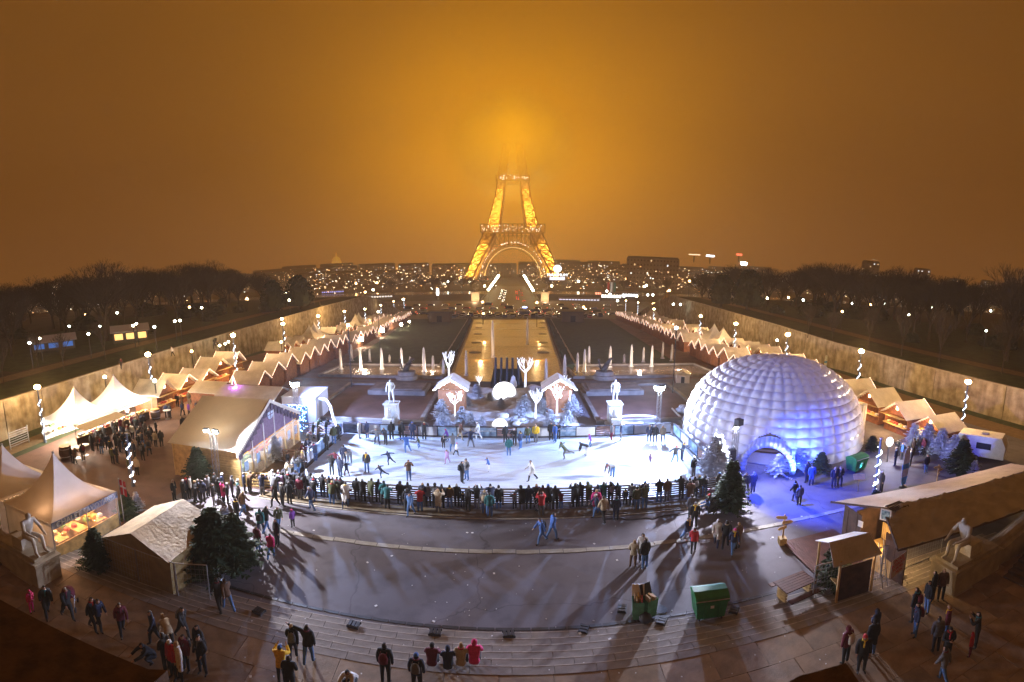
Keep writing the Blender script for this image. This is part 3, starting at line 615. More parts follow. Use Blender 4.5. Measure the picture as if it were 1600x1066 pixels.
# the row of onlookers along the front fence
FR=random.Random(21); x=-14.9; k=0
cols='kkknkgknkokkskkentkkngkkok'; 
while x<13.9:
    gap=(FR.random()<.10)
    if gap: x+=.5
    c=cols[k%len(cols)]; hd=FR.choice('hhhhhhKDhbUz'); lg=FR.choice('kknjkg')
    seg='left' if x<-6.5 else 'middle' if x<3 else 'right'
    person((x,28.35+FR.uniform(-.22,.1)-(.25 if k%5==2 else 0),0),FR.choice(['lean','lean','folded','stand','contrapposto','photo']),FR.uniform(-22,22),c,lg,hd,'at the front fence, %s part'%seg,'onlookers along the front rink fence',long=FR.random()<.3,child=FR.random()<.08,pack=FR.choice([None]*7+['k','g']))
    x+=FR.uniform(.31,.52); k+=1
for x_,y_,c,hd,kw in [(-13.7,27.50,'k','h',{}),(-13.1,27.60,'s','h',{}),(-12.2,27.55,'k','R',{}),(-10.9,27.50,'e','b',{}),(-10.0,27.60,'w','h',lo),(-14.9,27.60,'g','W',{}),(-15.7,27.40,'n','h',{}),(-4.3,27.50,'c','b',lo),(-5.4,27.55,'r','h',{}),(1.7,27.35,'r','h',{}),(4.9,27.40,'m','b',lo),(7.9,27.60,'e','h',{}),(10.8,27.60,'o','h',lo),(-7.4,27.60,'t','h',{}),(-1.6,27.60,'g','b',dict(pack='c')),(12.2,27.50,'l','h',ch)]:
    person((x_,y_,0),FR.choice(['lean','stand','folded','photo']),FR.uniform(-15,15),c,FR.choice('kjg'),hd,'behind the front fence row','second row at the front rink fence',**kw)
crowd([(642,806,'walk',160,'j','j','h'),(637,800,'stand',10,'k','k','h'),(765,808,'stand',0,'t','j','h'),(487,797,'walk',80,'n','j','z'),(539,795,'walk',170,'w','n','h',ch),(453,788,'stand',0,'k','k','h'),(430,792,'walk',150,'k','k','h'),(442,791,'stand',-40,'k','k','W'),
(932,807,'stride',100,'n','j','W'),(943,815,'walk',20,'c','k','h'),(962,813,'stand',0,'n','n','h'),(994,797,'stand',10,'e','j','h')],'in the shadow before the fence','walkers between fence and kerb line')
crowd([(436,827,'walk',-140,'e','j','z',dict(pack='w')),(458,824,'stand',60,'p','k','P',ch),(417,831,'stride',-20,'k','j','h'),(408,836,'walk',10,'t','n','h',dict(pack='k')),(404,863,'stand',160,'s','j','h'),(424,872,'walk',10,'m','j','h',dict(scale=.88)),(434,852,'stand',150,'k','k','h',lo),
(846,849,'stride',110,'b','j','h',dict(pack='k')),(863,843,'walk',-70,'b','j','h'),(989,887,'contrapposto',-30,'c','o','b'),(1007,888,'stand',20,'k','j','h'),(1003,878,'stand',160,'w','k','h')],'on the open plaza','walkers on the open plaza')
crowd([(1083,863,'walk',-20,'r','k','h',dict(scale=.9)),(1073,848,'stride',-160,'n','j','h'),(1084,825,'stand',170,'k','k','h'),(1079,811,'stand',10,'g','k','h'),(1119,853,'stride',-30,'w','n','W',lo),(1133,856,'walk',-30,'k','k','h'),(1145,866,'walk',170,'n','j','P'),(1152,858,'stand',20,'o','k','b',lo),(1108,804,'crouch',-70,'k','k','h'),(1113,801,'crouch',60,'b','k','U'),(1118,797,'bend',90,'k','k','R')],'by the right dark fir','group near the dark fir tree')
crowd([(1165,771,'walk',150,'k','k','h'),(1176,770,'stand',10,'n','n','z',lo),(1241,785,'walk',30,'k','g','h'),(1248,790,'stand',-10,'g','k','h',dict(scale=.9)),(1260,754,'stand',20,'n','n','h',lo),(1267,759,'stand',-20,'b','n','h',lo),(1302,762,'stand',170,'n','n','z'),(1311,761,'contrapposto',160,'k','k','h')],'before the blue dome','people in front of the dome')
crowd([(1398,728,'stand',30,'n','n','h'),(1408,718,'stand',60,'b','k','h'),(1417,724,'folded',100,'k','k','h'),(1426,712,'stand',10,'o','k','h'),(1433,710,'walk',60,'k','g','h'),(1441,711,'stand',90,'s','k','h'),(1446,739,'stand',180,'k','j','b'),(1422,729,'stand',40,'k','k','G'),(1376,769,'stand',80,'k','k','W'),(1404,712,'lean',60,'k','k','h'),(1455,705,'stand',10,'g','k','h')],'by the right chalets','visitors by the right market chalets')
crowd([(113,723,'stand',-40,'k','k','h'),(118,725,'lean',-90,'o','k','h'),(131,720,'stand',80,'k','g','h'),(145,705,'stand',-10,'k','k','h'),(155,705,'stand',20,'o','k','h'),(161,700,'folded',0,'k','k','h'),(169,703,'stand',60,'n','k','h'),(177,725,'stand',10,'e','k','h'),(184,725,'stand',-20,'k','k','h'),(200,717,'folded',180,'k','k','h'),(211,717,'stand',160,'n','k','h'),(224,720,'stand',10,'k','k','h'),(230,705,'walk',-10,'o','j','h'),(244,699,'stand',0,'c','k','h'),(253,698,'stand',60,'k','k','h',lo),(245,680,'contrapposto',-60,'k','k','h'),(203,744,'stand',-20,'e','g','h'),(215,743,'stand',10,'c','k','b'),(202,692,'walk',170,'g','c','h'),(208,687,'stand',0,'w','k','h'),(194,690,'stand',30,'n','k','h'),(200,654,'stand',180,'w','k','h'),(182,690,'stand',20,'k','k','h'),(190,676,'stand',-60,'s','k','h'),(214,677,'folded',10,'k','k','z'),(221,690,'stand',90,'k','k','h'),(228,683,'stand',-80,'g','k','h'),(236,690,'stand',40,'k','k','K'),(215,667,'stand',0,'o','k','h'),(206,672,'stand',-30,'c','k','h'),(174,712,'stand',20,'k','k','h'),(188,707,'folded',-20,'k','k','h'),(196,701,'stand',90,'n','k','h'),(219,704,'stand',-60,'k','k','W'),(234,712,'walk',30,'o','k','h'),(164,688,'stand',0,'k','k','h'),(150,692,'stand',10,'s','k','h'),(225,672,'stand',60,'k','k','h')],'before the pagoda tents','crowd before the left pagoda tents')
import itertools
for _k in range(26):
    _px=FR.uniform(150,238); _py=FR.uniform(668,706)-(_px-150)*.16+6; crowd([(_px,_py,FR.choice(['stand','folded','walk','contrapposto']),FR.uniform(0,360),FR.choice('kkkgonsec'),FR.choice('kkj'),FR.choice('hhhKWbz'))],'in the pagoda bar crowd','crowd before the left pagoda tents')
crowd([(287,675,'stand',70,'k','k','h'),(286,650,'walk',10,'k','k','h'),(296,651,'stand',150,'p','k','h'),(266,653,'stand',-10,'k','k','h'),(261,653,'stand',40,'n','k','z'),(309,647,'walk',-150,'n','k','h'),(316,643,'stand',0,'w','k','h'),(303,640,'stand',20,'k','k','h'),(285,637,'folded',60,'o','k','h'),(278,636,'stand',10,'k','k','h'),(321,635,'stand',10,'k','k','h'),(312,630,'walk',10,'s','k','h'),(296,632,'stand',10,'k','g','h')],'in the left market aisle','visitors in the left market aisle')
crowd([(293,780,'stand',-100,'n','k','R'),(299,778,'stand',-60,'w','k','h'),(306,785,'folded',-80,'k','k','b'),(312,782,'stand',-40,'k','k','z'),(318,786,'stand',10,'n','k','h'),(273,782,'stand',-90,'k','k','z'),(288,784,'stand',-20,'k','k','W'),(335,792,'stand',-60,'k','g','h'),(337,771,'stand',-80,'k','k','h'),(350,786,'stand',-30,'m','k','h',lo),(357,789,'stand',-60,'k','k','z'),(349,771,'stand',-70,'n','k','W'),(374,785,'stand',-60,'t','k','W'),(374,792,'walk',-30,'k','k','h'),(381,804,'stride',-20,'o','j','b'),(371,816,'stand',-20,'k','k','h'),(383,770,'stand',-60,'n','k','z'),(391,770,'lean',-20,'o','k','h',lo),(428,768,'stand',10,'w','j','W',lo),(440,771,'stand',-20,'l','k','h'),(364,777,'folded',-60,'k','k','K'),(326,777,'stand',-90,'g','k','h'),(343,780,'stand',-20,'k','k','D')],'near the marquee corner','queue by the marquee')
crowd([(75,964,'walk',-110,'k','k','h',lo),(107,967,'stride',-100,'k','k','z',lo),(50,957,'stand',-90,'m','m','P',ch),(147,985,'walk',-80,'k','k','h'),(157,984,'walk',-90,'n','k','h'),(192,992,'walk',-120,'s','k','h'),(243,1007,'walk',150,'n','k','h'),(265,1012,'bend',60,'c','k','b'),(287,998,'stride',-100,'k','k','h'),(314,1034,'stand',170,'k','k','h'),(317,1053,'contrapposto',180,'k','k','h',dict(pack='k')),(272,1060,'stand',170,'r','k','W'),(283,1064,'stand',150,'w','k','b',lo),(262,1050,'folded',90,'k','k','h'),(241,1032,'crouch',150,'k','k','h'),(292,1048,'stand',170,'s','k','h'),(344,954,'walk',60,'k','k','h'),(357,953,'stride',60,'o','j','h')],'on the bottom left terrace','walkers on the left terrace')
crowd([(459,1032,'walk',20,'k','k','b'),(483,1036,'wave',0,'k','j','h'),(441,1069,'photo',10,'y','k','U'),(455,1088,'folded',10,'k','k','h'),(553,1068,'crouch',170,'w','k','h'),(603,1068,'stand',0,'k','k','h'),(652,1082,'stand',0,'n','k','U')],'on the steps at the bottom','people on the middle steps')
crowd([(675,1050,'sit',0,'s','k','K'),(700,1055,'sit',5,'n','k','D'),(720,1050,'sit',-5,'c','k','b'),(741,1048,'sit',0,'m','k','D')],'on the low steps','row sitting on the steps')
crowd([(1320,1036,'stand',10,'s','k','D',dict(pack='w')),(1345,1050,'stand',150,'k','k','R',lo),(1361,1024,'stand',-10,'k','j','K',lo),(1366,1005,'folded',10,'n','k','D'),(1429,994,'stand',60,'n','j','h'),(1427,972,'stand',10,'k','k','h'),(1447,957,'stand',80,'k','j','h'),(1469,938,'stand',150,'o','k','b'),(1456,940,'stand',20,'k','k','h'),(1461,1019,'stand',-30,'g','k','h'),(1477,999,'stand',30,'s','j','b'),(1477,1035,'folded',150,'k','k','K'),(1472,1067,'walk',10,'g','j','h'),(1524,1012,'photo',30,'k','k','h'),(1515,1026,'stand',20,'r','s','D',ch)],'on the bottom right terrace','people on the right terrace')
# make every label single: what is still alike is told apart by its order from the left
def finish_labels():
    by={}
    for o,d in PEOPLE:
        if d: by.setdefault(d,[]).append(o)
    ordw=['leftmost','second','third','fourth','fifth','sixth','seventh','eighth','ninth','tenth','eleventh','twelfth']
    for d,os in by.items():
        if len(os)<2: continue
        os.sort(key=lambda o:math.atan2(o.location.x,o.location.y))
        for i,o in enumerate(os):
            words=d.split()
            lab=(ordw[min(i,11)]+(' from left' if i else '')+' '+d) if i<len(ordw) else d
            if len(lab.split())>16: lab=lab.replace(' from left','').replace('standing at ease','standing').replace(' haired,','')
            o['label']=lab
# ================================================================ materials used by the built things
ORD=['nearest','second','third','fourth','fifth','sixth','seventh','eighth','ninth','tenth','eleventh','twelfth','thirteenth','fourteenth','fifteenth','sixteenth','seventeenth','eighteenth','nineteenth','twentieth']
def fabric(name,col,tr=.35,rough=.6,ns=None,na=.1,bump=0):
    if name in MATS: return MATS[name]
    m=mat(name,col,rough,ns=ns,na=na,bump=bump,spec=.3); t=m.node_tree; out=t.nodes['Material Output']; b=t.nodes['Principled BSDF']
    tl=t.nodes.new('ShaderNodeBsdfTranslucent'); tl.inputs[0].default_value=(*col,1); mx=t.nodes.new('ShaderNodeMixShader'); mx.inputs[0].default_value=tr
    t.links.new(b.outputs[0],mx.inputs[1]); t.links.new(tl.outputs[0],mx.inputs[2]); t.links.new(mx.outputs[0],out.inputs[0]); return m
woodr=mat('red_brown_boards',(.26,.10,.045),.75,ns=3,na=.3,bump=.3); woody=mat('pale_pine_boards',(.50,.34,.13),.7,ns=3,na=.25,bump=.3)
wooddk=mat('dark_timber',(.07,.035,.02),.8,ns=3,na=.3,bump=.3); sheetw=fabric('white_roof_sheet',(.74,.71,.69),.12,ns=1.2,na=.12,bump=.4)
tentw=fabric('tent_canvas',(.82,.80,.77),.22,ns=1.0,na=.07,bump=.2); metal=mat('galvanised_metal',(.45,.45,.47),.4,metal=.7,ns=8,na=.15)
darkm=mat('dark_metal',(.05,.05,.055),.5,metal=.5,ns=8,na=.2); white=mat('white_paint',(.75,.75,.75),.6,ns=3,na=.06)
garl=emis('fairy_lights_warm',(1,.62,.46),6); garw=emis('fairy_lights_white',(.85,.9,1),9); stall=emis('stall_lamp',(1,.68,.32),14); bulb=emis('lamp_globe_light',(1,.64,.26),70); floodg=emis('flood_glass',(.8,.9,1),300)
green=mat('green_plastic',(.02,.20,.05),.45,ns=5,na=.15)
def goods(b,x0,x1,y,z,n,mi0,k=3):
    for i in range(n): w=(x1-x0)/n*RN.uniform(.5,.9); b.box((x0+(x1-x0)*(i+.5)/n,y+RN.uniform(-.1,.1),z+.1),(w,.3,RN.uniform(.12,.34)),mi=mi0+RN.randrange(k))
GOOD=[mat('goods_cream',(.6,.5,.32),.7),mat('goods_red',(.5,.08,.05),.6),mat('goods_gold',(.6,.35,.08),.5),mat('goods_green',(.1,.22,.08),.7),mat('goods_white',(.7,.68,.62),.6)]
# ---------------------------------------------------------------- market chalets
def make_chalet(w=3.9,d=3.2,front=True,backgarland=False,detail=True):
    """front faces local -y, ridge runs front to back"""
    e=empty('market_chalet'); hw=w/2; hd=d/2; eh=2.35; rh=3.75
    # walls of horizontal boards
    def boards(name,x0,x1,y,z0,z1,axis,parent=e):
        b=MB(); n=max(3,int((z1-z0)/.2))
        for i in range(n):
            z=z0+(z1-z0)*(i+.5)/n; t=.05+.012*(i%2)
            if axis=='x': b.box(((x0+x1)/2,y,z),(x1-x0,t,(z1-z0)/n-.012))
            else: b.box((y,(x0+x1)/2,z),(t,x1-x0,(z1-z0)/n-.012))
        return b.build(name,woodr,parent,kind='stuff' if False else None)
    boards('side_wall',-hd,hd,-hw+.03,0,eh,'y'); boards('side_wall',-hd,hd,hw-.03,0,eh,'y'); boards('back_wall',-hw+.07,hw-.07,hd-.03,0,eh,'x')
    boards('counter_front',-hw+.07,hw-.07,-hd+.03,0,.95,'x')
    b=MB(); b.box((0,-hd-.12,1.0),(w-.2,.5,.06)); b.build('counter_top',woody,e)
    for sy,nm in((-1,'front_gable'),(1,'back_gable')):
        b=MB(); n=6
        for i in range(n):
            z=eh+(rh-eh-.1)*(i+.5)/n; ww=(w-.1)*(1-(i+.55)/n); b.box((0,sy*(hd-.03),z),(ww,.05+.01*(i%2),(rh-eh-.1)/n-.01))
        b.build(nm,woodr,e)
    for sx in(-1,1):
        b=MB(); a=V((0,0,rh)); c=V((sx*(hw+.26),0,eh-.2)); 
        P=[(a.x,-hd-.5,a.z),(c.x,-hd-.5,c.z),(c.x,hd+.25,c.z),(a.x,hd+.25,a.z)]
        if sx<0: P=P[::-1]
        b.slab([(x,y,z+.08) for x,y,z in P],.07); b.build('roof_panel',sheetw,e)
    b=MB(); b.box((0,-hd+.1,2.28),(w-.3,.2,.14)); b.build('lintel',woodr,e)
    if front:
        b=MB(); b.box((0,-hd+.35,2.16),(w-.8,.12,.07)); b.build('stall_lamp',stall,e); b=MB(); b.box((0,hd-.12,1.55),(w-.3,.04,1.1)); b.build('self_lit_back_shelf',mat('self_lit_shelf_cloth',(.8,.6,.3),.7,em=(1,.6,.25),es=1.1,nolight=True),e)  # shelf cloth emits, standing in for stall light falling on it
        b=MB(); goods(b,-hw+.3,hw-.3,-hd+.15,1.03,7,0,5); goods(b,-hw+.3,hw-.3,hd-.4,1.2,6,0,5); goods(b,-hw+.3,hw-.3,hd-.3,1.6,6,0,5); b.build('goods_display',GOOD,e,kind='stuff')
        b=MB(); b.box((0,-hd-.55,2.15),(w-.2,.95,.05),rx=R(-14)); b.build('awning',woody,e)
        b=MB(); b.box((0,-hd-.03,3.0),(.3,.04,.34)); b.build('heart_lamp',stall,e)
    for yy in(-hd-.55,hd+.30):
        b=MB(); b.path([(-hw-.26,yy,eh-.10),(0,yy,rh+.14),(hw+.26,yy,eh-.10)],.020,4); b.build('light_string',garl,e)
    return e
proto_ch=make_chalet(w=3.5,backgarland=True)
used=[0]
def place_chalet(x,y,rz,label,group):
    z=tz(y)
    if used[0]==0: used[0]=1; o=proto_ch; o.location=(x,y,z); o.rotation_euler=(0,0,rz)
    else: o=dup(proto_ch,(x,y,z),rz)
    tag(o,label,'market chalet',group); o.scale=(RN.uniform(.86,1.0),RN.uniform(.92,1.05),RN.uniform(.82,1.08))
    if 'outer' in label:
        for c in KIDS[o.name]:
            if c.name.startswith('light_string') and RN.random()<.55 and o is not proto_ch: bpy.data.objects.remove(c)
        KIDS[o.name]=[c for c in o.children]
    return o
def rowx(pts,y):
    for (y0,x0),(y1,x1) in zip(pts,pts[1:]):
        if y<=y1: return x0+(x1-x0)*(y-y0)/(y1-y0)
    return pts[-1][1]
LI=[(44,-28.0),(62,-28.2),(82,-29.5),(97,-30.6),(118,-32.2),(160,-36.5),(215,-42)]; RI=[(44,28),(59,28.9),(82,33-2),(100,34.1-1.5),(122,36.4-1),(170,40.3-.6),(232,44)]
# inner rows: backs and garlands to the lawns, counters to the aisle
def chrow(pts,y0,y1,step,side,off,rz,nm,gr,skip=()):
    y=y0;k=0
    while y<y1:
        if k not in skip:
            x=rowx(pts,y)+off; w=step
            place_chalet(x+RN.uniform(-.15,.15),y,rz+RN.uniform(-.03,.03),'wooden chalet, %s from near end of the %s'%(ORD[min(k,19)] if k<20 else '%dth'%(k+1),nm),gr)
        y+=step*RN.uniform(.98,1.06);k+=1
chrow(LI,52,206,4.35,-1,-1.9,R(-90),'left inner row backing onto the lawn','left inner row of chalets',(9,))
chrow(RI,58,206,4.35,1,2.0,R(90),'right inner row backing onto the lawn','right inner row of chalets',(7,20))
LO=[(40,-37.4),(62,-38.8),(97,-41.5),(118,-43),(160,-46),(215,-49)]
chrow(LO,42.8,190,4.6,-1,0,R(90),'left outer row below the wall','left outer row of chalets',(5,6,7,12,13,14,20,21))
ROp=[(26,35.9),(44,36),(62,38),(97,42),(122,45),(170,50),(215,53)]
chrow(ROp,30.4,190,4.25,1,0,R(-90),'right outer row below the wall','right outer row of chalets',(4,5,14,15,16,22,23,28))
for p,w in (((33.2,30,1.9),600),((33.2,35,1.9),600),((33.4,40,1.9),600),((-35,45,1.9),600),((-35.2,50,1.9),600),((-35.5,57,1.9),600),((-34.5,70,1.5),1000),((-35,84,1),1000),((-37,100,0),700),((-40,122,-1.5),900),((-43,150,-3),1200),((35,60,1.9),800),((36.5,74,1.2),1000),((37.5,90,.2),1200),((40,110,-.8),800),((43,135,-2),1000),((47,165,-4),1300)):
    point('market_lamp',p,(1,.58,.25),w,.5)
# lamps that flare over the lawn edge
for k,(px,py,s) in enumerate([(565,534,.5),(598,518,.55),(627,507,.45),(640,502,.35),(915,480,.5)]):
    g=G(px,py+9); b=MB(); b.ball((0,0,1.9),s,8); h=b.mesh('lamp_head',emis('spot_head',(1,.84,.6),160)); e=empty('lawn_spotlight',g,0,'bright star-like lamp beside the lawn, %s'%(['nearest on the left','second on the left','third on the left','fourth on the left','by the dark kiosk on the right'][k]),'spotlight','spotlights beside the lawns')
    link('lamp_head',h,e); b=MB(); b.tube((0,0,0),(0,0,1.8),.05); b.build('stake',darkm,e)
point('lawn_lamp',G(598,527)+V((0,0,1.9)),(1,.7,.4),900,.3); point('lawn_lamp',G(565,543)+V((0,0,1.9)),(1,.7,.4),900,.3)
# ---------------------------------------------------------------- pagoda tents
def pagoda(loc,half,eave,apex,label,sidewalls='',rz=0,group=None,cv=None,hx=None):
    e=empty('pagoda_tent',loc,rz,label,'tent',group); hx=hx or half; n=12; b=MB(); vs=[];fs=[]
    for sd in range(4):
        M=Matrix.Rotation(sd*math.pi/2,3,'Z'); o=len(vs)
        for i in range(n+1):
            t=i/n                                   # 0 eave .. 1 apex
            r=(1-t); z=eave+(apex-eave)*(t**2.3*.82+.18*t); 
            rr=r**1.0
            for j in range(n+1):
                u=-1+2*j/n; sag=.10*half*(1-u*u)*(1-t)*t*1.6
                p=M@V((u*max(rr,.012)*half,-max(rr,.012)*half,z-sag)); vs.append((p.x*hx/half,p.y,p.z))
        for i in range(n):
            for j in range(n): a=o+i*(n+1)+j; fs.append((a,a+1,a+n+2,a+n+1))
    b.add(vs,fs); b.build('canopy',cv or tentw,e,smooth=True)
    b=MB(); b.ball((0,0,apex+.06),.09,6); b.build('finial',metal,e)
    for sx in(-1,1):
        for sy in(-1,1): b=MB(); b.tube((sx*(hx-.06),sy*(half-.06),0),(sx*(hx-.06),sy*(half-.06),eave),.045); b.build('post',metal,e)
    for sd in range(4):                              # scalloped valance
        b=MB(); L_=hx if sd%2==0 else half; O_=half if sd%2==0 else hx; m=int(L_*2/.28)
        for i in range(m):
            u0=-L_+2*L_*i/m;u1=-L_+2*L_*(i+1)/m; um=(u0+u1)/2
            q=[(u0,eave),(u0,eave-.16),(u0+.05,eave-.22),(um,eave-.27),(u1-.05,eave-.22),(u1,eave-.16),(u1,eave)]
            M=Matrix.Rotation(sd*math.pi/2,3,'Z'); b.add([M@V((x,-O_-.012,z)) for x,z in q],[tuple(range(7))])
        b.build('valance',cv or tentw,e)
    for sd in sidewalls:
        k='SENW'.index(sd); M=Matrix.Rotation(k*math.pi/2,3,'Z'); L_=hx if k%2==0 else half; O_=half if k%2==0 else hx; b=MB(); vs=[];fs=[];m=24
        for i in range(m+1):
            u=-L_+2*L_*i/m
            for z in(0,eave-.1): p=M@V((u,-O_+.05+.035*math.sin(i*2.1),z)); vs.append(p)
        for i in range(m): fs.append((2*i,2*i+2,2*i+3,2*i+1))
        b.add(vs,fs); b.build('side_wall',cv or tentw,e,smooth=True)
    return e
def bar_inside(e,half,rz=0):
    b=MB(); b.box((0,-half+.35,.5),(half*1.8,.12,1.0)); b.build('bar_front',wooddk,e).rotation_euler=(0,0,rz)
    b=MB(); b.box((0,-half+.3,1.03),(half*1.85,.5,.06)); b.build('bar_top',woody,e).rotation_euler=(0,0,rz)
    b=MB(); goods(b,-half*.85,half*.85,-half+.35,1.08,9,0,5); goods(b,-half*.85,half*.85,half*.6,1.0,7,0,5); goods(b,-half*.85,half*.85,half*.7,1.5,7,0,5); b.build('goods_display',GOOD,e,kind='stuff').rotation_euler=(0,0,rz)
    b=MB(); b.box((0,-half*.5,2.28),(half*1.5,.10,.06)); b.build('lamp_bar',emis('lamp_bar_light',(1,.8,.6),30),e).rotation_euler=(0,0,rz)
p=pagoda((-37.9,31.6,0),2.7,2.5,5.6,'white pagoda tent of the lit bar, left one of the pair by the crowd','WS'[:1],rz=0,hx=2.6); bar_inside(p,2.6,R(90))
p=pagoda((-37.9,37.2,0),2.7,2.5,5.7,'white pagoda tent of the lit bar, right one of the pair by the crowd','W',hx=2.6); bar_inside(p,2.6,R(90))
for y in(30,32.5,35.6,38.4): point('tent_lamp',(-37.0,y,2.15),(1,.84,.66),1900,.3)
b=MB(); b.slab([(-35.2,28.8,2.42),(-33.9,28.9,2.15),(-33.9,34.4,2.15),(-35.2,34.3,2.42)],.04); b.build('awning',[tentw],label='narrow canvas awning over the counter of the lit pagoda bar',cat='awning')
pg=[(-42.2,100,2.4,5.3,'left outer row, nearer of two'),(-43.5,106,2.4,5.5,'left outer row, farther of two'),(-45.3,143,2.5,5.8,'left far row, nearer of two'),(-46.5,150,2.5,5.9,'left far row, farther of two'),(39.8,90,2.7,5.6,'right row, nearer of two'),(41,97.5,2.7,5.8,'right row, farther of two'),(51,178,3.2,6.2,'far right row, nearer of two'),(53,189,3.2,6.2,'far right row, farther of two')]
for x,y,h,a,l in pg: pagoda((x,y,tz(y)),h,2.4,a,'white peaked pagoda tent in the '+l,'NW' if x<0 else 'NE',group='peaked tents among the chalets')
for x,y in((-40,103),(-44,146),(37,93),(48,182)): point('tent_lamp',(x,y,tz(y)+2),(1,.8,.6),500,.4)
# the tent with the lettered valance
plast=mat('clear_plastic_window',(.9,.85,.8),.25,alpha=.28,spec=.6)
sv=pagoda((-23.9,17.6,0),2.55,2.4,5.5,'white peaked tent with blue lettered band reading CHALET SAVOYARD','S',hx=2.35,cv=fabric('heavy_tent_canvas',(.84,.81,.77),.06,ns=1.0,na=.07,bump=.2))
b=MB(); b.box((2.38,0,2.22),(.05,5.1,.42)); b.build('banner',mat('blue_white_banner',(.22,.33,.62),.6,ns=2.2,na=.5,col2=(.55,.6,.75)),sv)
text_mesh('CHALET SAVOYARD',.50,.012,mat('maroon_letter',(.16,.02,.025),.6),'lettering_shadow',sv,(2.412,0.02,2.19),(R(90),0,R(90)))
text_mesh('CHALET SAVOYARD',.50,.012,white,'lettering',sv,(2.432,0,2.215),(R(90),0,R(90)))
b=MB(); b.add([(2.30,-2.5,.9),(2.30,2.5,.9),(2.30,2.5,2.0),(2.30,-2.5,2.0)],[(0,1,2,3)]); b.build('plastic_window',plast,sv)
b=MB(); b.box((2.3,0,.45),(.06,5.0,.9)); b.build('low_wall',woody,sv)
for y in(-2.5,0,2.5): b=MB(); b.tube((2.34,y,0),(2.34,y,2.1),.04); b.build('window_post',metal,sv)
b=MB()
for k in range(26): b.lathe((RN.uniform(-1.6,1.9),RN.uniform(-2.2,2.2),RN.choice([.75,.8,1.0])),[(.12,0),(.2,.05),(.17,.2),(.05,.26)],7,mi=RN.randrange(5))
b.build('pots_and_food',GOOD,sv,kind='stuff')
b=MB()
for y in(-1.5,0,1.5): b.box((.6,y,.38),(2.6,.8,.75))
b.build('tables',woody,sv,kind='stuff')
for y in(-1.6,0,1.6): point('tent_lamp',(-22.9,17.6+y,2.0),(1,.52,.25),300,.2)
b=MB(); b.tube((0,0,0),(0,0,3.3),.03); e=b.build('flagpole',metal,loc=(-21.4,20.3,0),label='thin pole with red and white cross flag at the lettered tent corner',cat='flag')
def flagmesh(parent):
    fr=mat('flag_red',(.45,.02,.03),.8); fw=mat('flag_white',(.7,.7,.7),.8); b=MB()
    for i in range(6):
        for j in range(8):
            x0,x1=i*.10,(i+1)*.10;z0,z1=3.2-j*.13,3.2-(j+1)*.13; mi=1 if (i==2 or j==3) else 0
            y=lambda x:.06*math.sin(x*9)
            b.add([(x0,y(x0),z0),(x1,y(x1),z0),(x1,y(x1),z1),(x0,y(x0),z1)],[(0,1,2,3)],mi)
    b.build('cloth',[fr,fw],parent)
flagmesh(e)
pagoda((-29.3,17.4,0),2.5,2.4,5.1,'white peaked tent cut off by the left edge','S')
point('tent_lamp',(-29.3,17.4,2.1),(1,.5,.2),50,.3)
# ---------------------------------------------------------------- small frame tent with wire fencing
e=empty('storage_tent',(-16.6,18.2,0),0,'low beige ridge tent behind wire fencing and a fir','tent'); w,d=2.2,2.05
for sx in(-1,1):
    b=MB(); vs=[];fs=[];n=8
    for i in range(n+1):
        for j in range(n+1):
            u,v=i/n,j/n; vs.append((sx*(w*u),-d-.1+(2*d+.2)*v,2.95-.95*u-.05*math.sin(math.pi*u)*math.sin(math.pi*v)+.015*math.sin(i*3+j*2)))
    for i in range(n):
        for j in range(n): a=i*(n+1)+j; f=(a,a+1,a+n+2,a+n+1); fs.append(f if sx<0 else f[::-1])
    b.add(vs,fs); b.build('roof_sheet',fabric('beige_canvas',(.78,.68,.52),.12,ns=1.5,na=.18,bump=.5),e,smooth=True)
wallc=fabric('khaki_canvas',(.26,.19,.08),.1,ns=2,na=.2,bump=.3)
for sy in(-1,1): b=MB(); b.slab([(-w+.02,sy*d,1.98),(0,sy*d,2.92),(w-.02,sy*d,1.98),(w-.02,sy*d+.02,1.98),(0,sy*d+.02,2.92),(-w+.02,sy*d+.02,1.98)],.02) ; b.add([(-w+.02,sy*d,0),(w-.02,sy*d,0),(w-.02,sy*d,1.98),(0,sy*d,2.92),(-w+.02,sy*d,1.98)],[(0,1,2,3,4)]); b.build('end_wall',wallc,e)
for sx in(-1,1): b=MB(); b.add([(sx*(w-.02),-d,0),(sx*(w-.02),d,0),(sx*(w-.02),d,1.98),(sx*(w-.02),-d,1.98)],[(0,1,2,3)]); b.build('side_wall',wallc,e)
wire=mat('fence_wire',(.4,.4,.42),.4,metal=.6)
def heras(p,q,label,h=2.0):
    p,q=V(p),V(q); e=empty('wire_fence_panel',p,math.atan2((q-p).y,(q-p).x),label,'fence panel','wire fence panels'); L_=(q-p).length
    for x in(0.03,L_-.03): b=MB(); b.tube((x,0,.05),(x,0,h),.028); b.build('upright',metal,e)
    for z in(.12,h): b=MB(); b.tube((0.03,0,z),(L_-.03,0,z),.025); b.build('rail',metal,e)
    b=MB(); n=int(L_/.18)
    for i in range(1,n): b.tube((L_*i/n,0,.12),(L_*i/n,0,h),.005,n=3,cap=False)
    for i in range(1,7): b.tube((0,0,.12+(h-.12)*i/7),(L_,0,.12+(h-.12)*i/7),.005,n=3,cap=False)
    tag(b.build('mesh_wire',wire,e),kind='stuff'); b=MB(); b.box((L_,0,.07),(.6,.22,.14)); b.build('foot_block',stone_s,e); return e
f1,f2,f3=G(165,890),G(278,937),G(330,941)
heras(f1,(f1+f2)/2,'wire fence panel farthest left round the beige ridge tent'); heras((f1+f2)/2,f2,'wire fence panel in front of the beige ridge tent gable'); heras(f2,f3,'short wire fence panel in front of the big fir bush')
